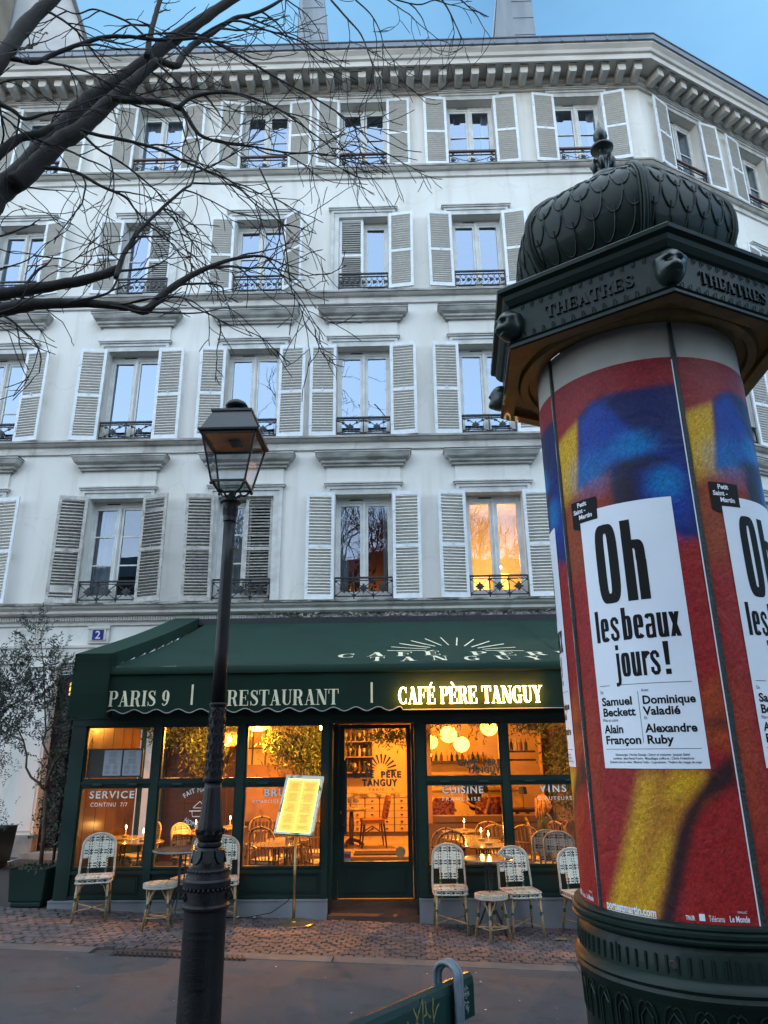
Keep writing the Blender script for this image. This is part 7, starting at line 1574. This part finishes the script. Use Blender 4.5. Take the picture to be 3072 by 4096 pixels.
for li, (nm, pts) in enumerate(LIMBS):
    P0 = [Vector(p[:3]) - T0 for p in pts]; R0 = [p[3] for p in pts]
    if pts[0][0] < -4.05 and R0[0] > .018: P0 = [Vector((.15, .0, min(pts[0][2] - .7, 6.6) - T0.z))] + P0; R0 = [R0[0] * 1.05] + R0
    # catmull-rom smoothing with small kinks
    PP, RR = [], []
    for i in range(len(P0) - 1):
        a, b, c_, d_ = P0[max(i - 1, 0)], P0[i], P0[i + 1], P0[min(i + 2, len(P0) - 1)]
        for k in range(4):
            t = k / 4; q = .5 * ((2 * b) + (c_ - a) * t + (2 * a - 5 * b + 4 * c_ - d_) * t * t + (3 * b - a - 3 * c_ + d_) * t ** 3); rr_ = R0[i] + (R0[i + 1] - R0[i]) * t
            j = rr_ * .05; PP.append(q + Vector((rq.gauss(0, j), rq.gauss(0, j), rq.gauss(0, j)))); RR.append(rr_ * rq.uniform(.93, 1.08))
    PP.append(P0[-1]); RR.append(R0[-1])
    m = MB(); m.tube(PP, RR, 12 if R0[0] > .03 else 7)
    if nm == 'stump_limb':
        d = (PP[-1] - PP[-2]).normalized()
    o = build(m, 'branch' if nm != 'limb' else 'limb', bark_m, TR, smooth=(nm != 'stump_limb'))
    if nm == 'stump_limb':
        auto_smooth(o, 40); m = MB(); m.tube([PP[-1], PP[-1] + d * .006], [RR[-1] * .92, RR[-1] * .85], 14); build(m, 'sawn_end', M('sawn_wood', (.22, .12, .06), .8, col2=(.14, .07, .035), scale=30), o)
    # twigs
    acc = 0; 
    for i in range(1, len(PP)):
        seg = (PP[i] - PP[i - 1]).length; acc += seg; r = RR[i]
        step = .34 if r < .03 else .8
        if nm == 'stump_limb': step = .35
        while acc > step:
            acc -= step
            if PP[i].x + T0.x < -5.5: continue
            d = (PP[i] - PP[i - 1]).normalized(); sg = rq.choice((-1, 1, 1))
            nd_ = (Matrix.Rotation(sg * rq.uniform(.35, 1.0), 3, Vector((rq.uniform(-.4, .4), 1, rq.uniform(-.3, .3))).normalized()) @ d + Vector((.5, 0, -.42))).normalized()
            if nm == 'stump_limb': nd_ = Vector((rq.uniform(-.2, .6), rq.uniform(-.3, .3), rq.uniform(.2, 1))).normalized()
            L_ = rq.uniform(.45, 1.25) * (1 if r > .008 else .7)
            twig(PP[i], nd_, L_, min(.014, max(.0085, r * .6)), 0, 1.0)
    twig(PP[-1], (PP[-1] - PP[-2]).normalized(), .5, max(.004, min(.008, RR[-1])), 0, 1.0) if nm != 'stump_limb' else None
build(tw, 'twigs', twig_m, TR, kind='stuff')
# ---- bare trees across the street (mirrored in the panes)
def far_tree(lab, x, y, h, seed):
    r_ = random.Random(seed); t = thing('bare_tree', lab, 'tree', (x, y, g(x)), group='bare trees across the street'); m = MB(); b = MB()
    m.tube([(0, 0, -.1), (.1, 0, h * .2), (0, .1, h * .42)], [.25, .2, .15], 10); build(m, 'trunk', bark_m, t, smooth=True)
    def rec(p, d, L_, r, lv):
        P_ = [p]; R_ = [r]
        for i in range(4): d = (d + Vector((r_.gauss(0, .16), r_.gauss(0, .16), r_.gauss(.06, .12)))).normalized(); p = p + d * L_ / 4; P_.append(p); R_.append(r * (1 - .4 * (i + 1) / 4))
        b.tube(P_, R_, 4 if lv < 3 else 3, caps=False)
        if lv < 5:
            for k in range(3 if lv < 4 else 4):
                nd_ = (d + Vector((r_.gauss(0, .55), r_.gauss(0, .55), r_.gauss(.08, .35)))).normalized(); rec(P_[r_.choice((2, 3, 4))] if lv else P_[4], nd_, L_ * r_.uniform(.58, .82), max(.012, r * .58), lv + 1)
    for k in range(5): a = k * 1.26; rec(Vector((0, .1, h * (.34 + .02 * k))), Vector((math.cos(a) * .6, math.sin(a) * .6, 1)).normalized(), h * .26, .10, 0)
    build(b, 'branches', twig_m, t)
far_tree('bare tree across the street mirrored in the third floor window left of the lantern', -2.6, -6.5, 12.5, 1)
far_tree('bare tree across the street mirrored in the first floor windows', -.1, -5.5, 10.0, 2)
far_tree('bare tree across the street far to the left', -8.0, -6.5, 11.5, 3)
far_tree('bare tree across the street to the right', 4.5, -7.5, 12, 4)
OB = thing('opposite_building', 'pale stone house across the street, only mirrored in the panes', 'building', (0, -26, 0))
mb = MB(); mb.box(-30, 30, -8, 0, -1, 13.5); build(mb, 'wall', M('opposite_stone', (.14, .128, .11), .9), OB)
mb = MB(); mb.box(-30, 30, -7.5, -.8, 13.5, 15); mb.box(-30, 30, -8, .3, 13.3, 13.55); build(mb, 'roof', zinc_m, OB)
wm_ = MB(); wm_.box(-.55, .55, .0, .02, 0, 1.9); wmm = wm_.mesh('window', M('opposite_window', (.04, .045, .05), .15))
for j in range(4):
    for i in range(21): ob('window', wmm, OB, (-26 + i * 2.6, 0, .8 + j * 2.9))
# ================================================================ OLIVE TREE AND PLANTERS
def planter(lab, x, y, w_, d_, h):
    t = thing('planter', lab, 'planter', (x, y, g(x))); mb = MB(); a, b = w_ / 2, d_ / 2
    V = [(-a * .88, -b * .88, .05), (a * .88, -b * .88, .05), (a * .88, b * .88, .05), (-a * .88, b * .88, .05), (-a, -b, h), (a, -b, h), (a, b, h), (-a, b, h)]
    mb.add(V, [(0, 1, 5, 4), (1, 2, 6, 5), (2, 3, 7, 6), (3, 0, 4, 7), (3, 2, 1, 0)]); mb.box(-a * .80, a * .80, -b * .80, b * .80, 0, .05)
    o = build(mb, 'tub', green_m, t); bv = o.modifiers.new('bevel', 'BEVEL'); bv.width = .012; bv.segments = 2
    mb = MB(); mb.box(-a + .02, a - .02, -b + .02, b - .02, h - .03, h - .015); build(mb, 'soil', M('soil', (.03, .022, .015), .95, bump=.6), t)
    mb = MB(); r_ = random.Random(int(x * 10)); leafcloud(mb, (0, 0, h + .005), (a * 1.2, b * 1.2, .03), 260, .02, r_); build(mb, 'ground_cover', leaf2_m, t, kind='stuff'); return t
planter('dark green tub holding the olive tree left of the terrace', -3.93, 8.32, .40, .40, .36)
planter('dark planter cut by the left edge of the photo', -5.62, 10.4, .5, .5, .5)
OT = thing('olive_tree', 'grey green olive tree with forked trunk growing from the green tub', 'tree', (-3.93, 8.32, g(-3.93) + .34))
o0 = Vector(OT.location)
def olive(pts, r, nm='branch'):
    mb = MB(); mb.tube([Vector(p) - o0 for p in pts], r, 8); build(mb, nm, M('olive_bark', (.11, .065, .045), .9, col2=(.05, .032, .024), scale=16, bump=.5), OT, smooth=True)
fk = (-3.95, 8.32, 1.26)
olive([(-3.89, 8.32, .48), (-3.90, 8.31, .8), (-3.93, 8.33, 1.1), fk], [.024, .021, .020, .019], 'trunk')
olive([fk, (-4.03, 8.31, 1.34), (-4.12, 8.3, 1.40), (-4.19, 8.3, 1.50), (-4.20, 8.3, 1.62), (-4.26, 8.3, 1.78), (-4.40, 8.3, 2.0)], [.017, .015, .013, .012, .011, .009, .005])
olive([fk, (-3.94, 8.33, 1.40), (-3.90, 8.34, 1.54), (-3.98, 8.33, 1.64), (-4.05, 8.32, 1.76), (-4.03, 8.32, 1.88), (-4.08, 8.3, 2.2), (-4.15, 8.3, 2.6), (-4.25, 8.3, 3.0)], [.018, .016, .014, .012, .011, .010, .008, .006, .003])
olive([(-3.90, 8.34, 1.54), (-3.84, 8.34, 1.62), (-3.82, 8.34, 1.74)], [.009, .007, .004]); olive([(-4.03, 8.32, 1.88), (-3.92, 8.3, 1.96), (-3.86, 8.3, 2.15), (-3.9, 8.3, 2.45)], [.009, .007, .006, .003]); olive([(-4.26, 8.3, 1.78), (-4.45, 8.3, 1.86), (-4.7, 8.3, 2.0)], [.008, .006, .004])
r_ = random.Random(21); lv = MB(); st_ = MB()
def sprig(p, d, n, s_):
    P_ = [p.copy()]
    for i in range(n):
        d = (d + Vector((r_.gauss(0, .12), r_.gauss(0, .12), r_.gauss(0, .12)))).normalized(); p = p + d * .030; P_.append(p.copy())
        for sg in (-1, 1):
            ax = (d.cross(Vector((r_.gauss(0, 1), r_.gauss(0, 1), r_.gauss(0, 1)))).normalized() * sg + d * .9).normalized(); L_ = s_ * r_.uniform(.7, 1.25); nrm = ax.cross(d).normalized(); w_ = ax.cross(nrm).normalized() * L_ * .17
            lv.add([p, p + ax * L_ * .5 + w_, p + ax * L_, p + ax * L_ * .5 - w_], [(0, 1, 2, 3)])
    st_.tube(P_, .0022, 3, caps=False)
cl = [((-4.32, 8.3, 2.35), .34, .40, 150), ((-4.62, 8.3, 2.10), .30, .34, 140), ((-4.10, 8.3, 2.30), .22, .35, 80), ((-4.28, 8.3, 2.85), .16, .28, 38), ((-4.62, 8.3, 2.65), .16, .3, 30), ((-4.00, 8.25, 2.62), .10, .16, 14), ((-4.55, 8.3, 1.80), .20, .18, 46), ((-3.86, 8.3, 2.30), .09, .22, 18)]
for (c_, ra, rz_, n) in cl:
    for i in range(n):
        u = Vector((r_.gauss(0, .45), r_.gauss(0, .4), r_.gauss(0, .45))); p = Vector((c_[0] + u.x * ra, c_[1] + u.y * ra, c_[2] + u.z * rz_)) - o0
        sprig(p, (u + Vector((0, 0, .55 + r_.gauss(0, .4)))).normalized(), r_.randint(4, 7), .046)
build(lv, 'leaves', leaf_m, OT, kind='stuff'); build(st_, 'shoots', twig_m, OT, kind='stuff')
# darker weeping conifer at the very edge, feathery shrub behind the olive
WC = thing('weeping_conifer', 'dark drooping conifer at the left edge behind the olive tree', 'shrub', (-5.35, 9.6, g(-5.3))); mb = MB(); r2 = random.Random(5)
lvs, sts = lv, st_; lv = MB(); st_ = MB()
for i in range(150):
    p = Vector((r2.gauss(0, .18), r2.gauss(0, .12), 1.2 + r2.random() * .75)); sprig(p, Vector((r2.gauss(.2, .4), r2.gauss(0, .3), -.9)).normalized(), 6, .032)
build(lv, 'foliage', M('dark_conifer', (.018, .034, .026), .7), WC, kind='stuff'); mb.tube([(0, 0, .3), (0, 0, 1.9)], .03, 6); build(mb, 'trunk', bark_m, WC)
FS = thing('feathery_shrub', 'feathery bamboo-like shrub between the purple door and the terrace', 'shrub', (-4.05, 8.95, g(-4))); lv = MB(); st_ = MB(); mb = MB()
for i in range(260):
    z = .55 + r2.random() * 1.55; p = Vector((r2.gauss(0, .10), r2.gauss(0, .12), z)); sprig(p, Vector((r2.gauss(-.5, .6), r2.gauss(0, .5), -.35 + r2.gauss(0, .3))).normalized(), 5, .05)
build(lv, 'foliage', leaf2_m, FS, kind='stuff'); mb.tube([(0, 0, 0), (.02, 0, 2.0)], .018, 6); build(mb, 'stem', bark_m, FS)
PB = thing('potted_shrub', 'small dark shrub growing from the planter at the left edge', 'shrub', (-5.62, 10.4, g(-5.6) + .48)); lv = MB(); st_ = MB()
for i in range(50): p = Vector((r2.gauss(0, .12), r2.gauss(0, .1), r2.random() * .3)); sprig(p, Vector((r2.gauss(0, .5), r2.gauss(0, .4), 1)).normalized(), 4, .035)
build(lv, 'foliage', M('dark_conifer', (.018, .034, .026), .7), PB, kind='stuff')
# ================================================================ PEOPLE
def skin_fig(name, J, E_, mat, parent, sub=2, root=0):
    me = bpy.data.meshes.new(name); me.from_pydata([j[0] for j in J], E_, []); o = bpy.data.objects.new(name, me); C.objects.link(o)
    sm_ = o.modifiers.new('s', 'SKIN'); sm_.use_smooth_shade = True
    for i, j in enumerate(J):
        r = j[1]; me.skin_vertices[0].data[i].radius = r if hasattr(r, '__len__') else (r, r)
    me.skin_vertices[0].data[root].use_root = True
    o.modifiers.new('ss', 'SUBSURF').levels = sub; o.modifiers['ss'].render_levels = sub
    dg = bpy.context.evaluated_depsgraph_get(); m2 = bpy.data.meshes.new_from_object(o.evaluated_get(dg)); m2.name = name; m2.materials.clear(); m2.materials.append(mat)
    m2.polygons.foreach_set('use_smooth', [True] * len(m2.polygons)); bpy.data.objects.remove(o); return ob(name, m2, parent)
skin_m = M('skin', (.42, .22, .14), .5, col2=(.36, .17, .11), scale=30)
def head_fn(p):
    q = Vector(p); y = q.y        # face toward -y
    if y < 0:
        q.y -= .22 * math.exp(-((q.x / .15) ** 2 + ((p.z + .08) / .20) ** 2)); q.y -= .05 * math.exp(-((q.x / .3) ** 2 + ((p.z + .48) / .08) ** 2)); q.y += .10 * math.exp(-(((abs(p.x) - .33) / .15) ** 2 + ((p.z - .10) / .10) ** 2)); q.y -= .06 * math.exp(-((q.x / .3) ** 2 + ((p.z + .85) / .15) ** 2)); q.y += .05 * math.exp(-((q.x / .35) ** 2 + ((p.z + .60) / .05) ** 2))
    if p.z < -.3: q.x *= 1 - .35 * (-.3 - p.z); 
    return q
def hand(parent, o_, d, mat, side=1, curl=.5, s_=1.):
    d = Vector(d).normalized(); up = Vector((0, 0, 1)); sd_ = d.cross(up).normalized(); nn = sd_.cross(d)
    J = [(Vector(o_), (.016, .011)), (Vector(o_) + d * .045, (.020, .010))]; E_ = [(0, 1)]
    for k, (off, L_) in enumerate(((-.017, .045), (-.006, .052), (.006, .048), (.016, .038))):
        b = Vector(o_) + d * .06 + sd_ * off; m_ = b + d * L_ * .5 - nn * .006; e = m_ + (d * (1 - curl) - nn * curl).normalized() * L_ * .5
        i = len(J); J += [(b, .0065), (m_, .006), (e, .005)]; E_ += [(1, i), (i, i + 1), (i + 1, i + 2)]
    i = len(J); b = Vector(o_) + d * .015 + sd_ * -.020 * side; J += [(b, .008), (b + d * .02 - sd_ * .012 * side, .007), (b + d * .04 - sd_ * .014 * side, .006)]; E_ += [(0, i), (i, i + 1), (i + 1, i + 2)]
    return skin_fig('hand', J, E_, mat, parent, 1)
# seated woman, facing right (+x)
WM = thing('person', 'blonde woman with glasses in a dark green coat seated side-on behind the glass', 'person', (1.80, 10.0, zi))
V3 = Vector
coat = M('green_coat', (.035, .045, .018), .85, col2=(.02, .027, .011), scale=14, bump=.3)
J = [(V3((0, 0, .44)), (.13, .12)), (V3((-.01, 0, .56)), (.115, .10)), (V3((.0, 0, .68)), (.125, .09)), (V3((.02, 0, .755)), (.075, .055)), (V3((.03, 0, .80)), (.035, .035)),
     (V3((.02, -.13, .73)), .052), (V3((.06, -.165, .60)), .046), (V3((.16, -.13, .52)), .042), (V3((.26, -.03, .60)), .030),
     (V3((.02, .13, .73)), .052), (V3((.08, .16, .60)), .046), (V3((.19, .12, .54)), .042), (V3((.25, .02, .64)), .030),
     (V3((.10, -.07, .42)), .085), (V3((.34, -.08, .43)), .070), (V3((.40, -.08, .20)), .045), (V3((.40, -.08, .04)), .035), (V3((.10, .07, .42)), .085), (V3((.36, .06, .45)), .070), (V3((.44, .05, .22)), .045), (V3((.47, .04, .05)), .035)]
E_ = [(0, 1), (1, 2), (2, 3), (3, 4), (2, 5), (5, 6), (6, 7), (7, 8), (2, 9), (9, 10), (10, 11), (11, 12), (0, 13), (13, 14), (14, 15), (15, 16), (0, 17), (17, 18), (18, 19), (19, 20)]
skin_fig('body', J, E_, coat, WM)
mb = MB(); mb.tube([(.03, 0, .76), (.035, 0, .86)], .030, 10); mb.sphere((.045, 0, .895), .078, nu=28, nv=22, sc=(.86, 1.0, 1.18), fn=head_fn); V_ = [Matrix.Rotation(0, 4, 'Z') @ V3(v) for v in mb.v]
c_ = V3((.045, 0, 0)); mb.v = [tuple(Matrix.Rotation(PI / 2, 4, 'Z') @ (V3(v) - c_) + c_) for v in mb.v]; build(mb, 'head', skin_m, WM, smooth=True)
hair = M('blonde_hair', (.50, .27, .08), .5, col2=(.30, .14, .035), scale=40, stretch=(1, 1, .15), bump=.5)
mb = MB()
def hfn(p):
    q = Vector(p); k = .06 * math.sin(9 * math.atan2(p.y, p.x) + 3 * p.z); q *= 1 + k
    if p.z < 0: q.z *= 1.25; q.x *= 1.12
    return q
mb.sphere((.015, 0, .915), .098, nu=30, nv=20, sc=(.90, .98, 1.12), fn=hfn)
keep = []
for f in mb.f:
    c2 = sum((V3(mb.v[i]) for i in f), V3()) / len(f)
    if c2.x > .072 and c2.z < .955: continue
    keep.append(f)
mb.f = keep; mb.mi = [0] * len(keep)
for k in range(60):
    a = r2.uniform(.45 * PI, 1.55 * PI); x, y = .015 + .085 * math.cos(a), .09 * math.sin(a); z = .93 + r2.uniform(-.06, .06); mb.tube([(x, y, z), (x * 1.1 - .006, y * 1.08, z - .07), (x * 1.0 + r2.uniform(-.02, .015), y * 1.05, z - .15)], [.012, .010, .003], 5)
build(mb, 'hair', hair, WM, smooth=True)
mb = MB()
for s_ in (-1, 1):
    mb.tube([(.118, s_ * .032 + .020 * math.cos(a), .912 + .016 * math.sin(a)) for a in np.linspace(0, 2 * PI, 13)], .0028, 4, caps=False); mb.tube([(.116, s_ * .052, .915), (.04, s_ * .076, .915)], .0028, 4)
mb.tube([(.12, -.012, .914), (.12, .012, .914)], .0028, 4); build(mb, 'glasses', ink_m, WM)
hand(WM, (.262, -.02, .615), (.35, .2, .9), skin_m, 1, .55); hand(WM, (.25, .02, .65), (.4, -.4, .7), skin_m, -1, .5)
mb = MB(); mb.tube([(.03, -.05, .80), (.07, -.04, .76), (.11, -.01, .68), (.12, .0, .60)], [.022, .028, .026, .018], 8); build(mb, 'scarf', M('scarf', (.10, .12, .05), .8, col2=(.2, .17, .08), scale=20), WM, smooth=True)
# waiter standing, bending over a chair, back room
WT = thing('person', 'waiter in a black T-shirt leaning over a table behind the window lettering', 'person', (1.12, 11.98, .12))
blk = M('black_tshirt', (.012, .011, .012), .85); apr = M('brown_apron', (.09, .05, .02), .8); 
J = [(V3((0, 0, .60)), (.12, .09)), (V3((.0, -.01, .76)), (.105, .08)), (V3((-.0, -.03, .93)), (.125, .085)), (V3((.0, -.05, 1.03)), (.07, .05)), (V3((.0, -.07, 1.09)), (.036, .036)),
     (V3((-.145, -.04, 1.0)), .05), (V3((-.17, -.06, .86)), .042), (V3((.15, -.04, 1.0)), .05), (V3((.19, -.05, .87)), .042)]
skin_fig('torso', J, [(0, 1), (1, 2), (2, 3), (3, 4), (2, 5), (5, 6), (2, 7), (7, 8)], blk, WT)
skin_fig('arm', [(V3((-.17, -.06, .87)), .034), (V3((-.165, -.09, .76)), .029), (V3((-.07, -.20, .70)), .022), (V3((-.02, -.24, .69)), .018)], [(0, 1), (1, 2), (2, 3)], skin_m, WT)
skin_fig('arm', [(V3((.19, -.05, .88)), .034), (V3((.21, -.08, .76)), .029), (V3((.17, -.18, .68)), .022), (V3((.15, -.22, .66)), .018)], [(0, 1), (1, 2), (2, 3)], skin_m, WT)
hand(WT, (-.02, -.24, .69), (.8, -.5, -.2), skin_m); hand(WT, (.15, -.22, .66), (-.3, -.6, -.6), skin_m, -1)
skin_fig('legs', [(V3((0, 0, .60)), (.11, .08)), (V3((-.07, 0, .50)), .075), (V3((-.075, .0, .28)), .055), (V3((-.08, .02, .04)), .04), (V3((.07, 0, .50)), .075), (V3((.075, 0, .28)), .055), (V3((.08, .02, .04)), .04)], [(0, 1), (1, 2), (2, 3), (0, 4), (4, 5), (5, 6)], apr, WT)
mb = MB(); mb.tube([(0, -.06, 1.05), (0, -.08, 1.13)], .034, 10); mb.sphere((0, -.09, 1.175), .078, nu=28, nv=22, sc=(.86, 1, 1.18), fn=head_fn); build(mb, 'head', skin_m, WT, smooth=True)
mb = MB(); mb.sphere((0, -.072, 1.205), .085, nu=20, nv=14, sc=(.92, 1.0, 1.05)); mb.f = [f for f in mb.f if not (sum(mb.v[i][1] for i in f) / len(f) < -.115 and sum(mb.v[i][2] for i in f) / len(f) < 1.225)]; mb.mi = [0] * len(mb.f); build(mb, 'hair', M('dark_hair', (.03, .016, .01), .5), WT, smooth=True)
# ================================================================ LITTER
def leaf(x, y, lab, s_=.05, rz=0, mat=None):
    mb = MB(); mb.add([(-s_, 0, .004), (-s_ * .3, s_ * .4, .010), (s_ * .5, s_ * .28, .016), (s_, .0, .012), (s_ * .4, -s_ * .35, .004), (-s_ * .4, -s_ * .3, .012), (0, 0, .002)], [(0, 6, 1), (1, 6, 2), (2, 6, 3), (3, 6, 4), (4, 6, 5), (5, 6, 0)])
    o = build(mb, 'fallen_leaf', mat or M('dry_leaf', (.20, .11, .05), .8, col2=(.11, .06, .03), scale=30), None, (x, y, g(x) + .012), (0, 0, rz)); tag(o, lab, 'leaf'); return o
leaf(1.45, 7.60, 'curled brown leaf on the setts left of the advertising column', .075, .3); leaf(.30, 7.85, 'small brown leaf by the feet of the chair right of the door', .045, 1); leaf(-2.62, 7.72, 'dry leaf beneath the plinth between the stool and the first chair', .05, .5); leaf(-.62, 8.06, 'small leaf on the step of the cafe door', .03, 2)
pap = M('scrap_paper', (.5, .5, .52), .8)
for i, (x, y, lab) in enumerate(((-1.52, 8.02, 'white paper scrap at the plinth right of the lamp post'), (-1.68, 8.0, 'small white pellet just left of the paper scrap'), (.22, 5.9, 'tiny white scrap on the asphalt left of the column foot'), (.55, 6.2, 'white cigarette end on the asphalt right of the bench'), (-2.3, 5.7, 'pale scrap on the asphalt left of the lamp base'))): o = leaf(x, y, lab, .022, i, pap); o.name = 'paper_scrap'
r5 = random.Random(9); sp_ = MB()
for i in range(260):
    x, y = r5.uniform(-4, 3.2), 2.6 + 4 * r5.random() ** .7; s_ = r5.uniform(.003, .010); z = g(x) + .0035; a = r5.random() * 3
    if r5.random() < .35: L_ = r5.uniform(.015, .05); c2, s2 = math.cos(a), math.sin(a); sp_.add([(x - c2 * L_, y - s2 * L_, z), (x + c2 * L_, y + s2 * L_, z), (x + c2 * L_, y + s2 * L_ + .002, z), (x - c2 * L_, y - s2 * L_ + .002, z)], [(0, 1, 2, 3)], ink_m)
    else: sp_.add([(x + s_ * math.cos(a + k * 1.26) * r5.uniform(.7, 1.3), y + s_ * math.sin(a + k * 1.26), z) for k in range(5)], [(0, 1, 2, 3, 4)], pap if r5.random() < .4 else M('gum_spot', (.10, .095, .09), .9))
build(sp_, 'street_litter', None, None, kind='stuff')
fleaf = leaf(0, 0, 'dry orange leaf caught on the lamp post shaft', .035); fleaf.location = (LX + .052, LY - .03, 3.0); fleaf.rotation_euler = (1.2, .4, 1); fleaf.data = fleaf.data.copy()
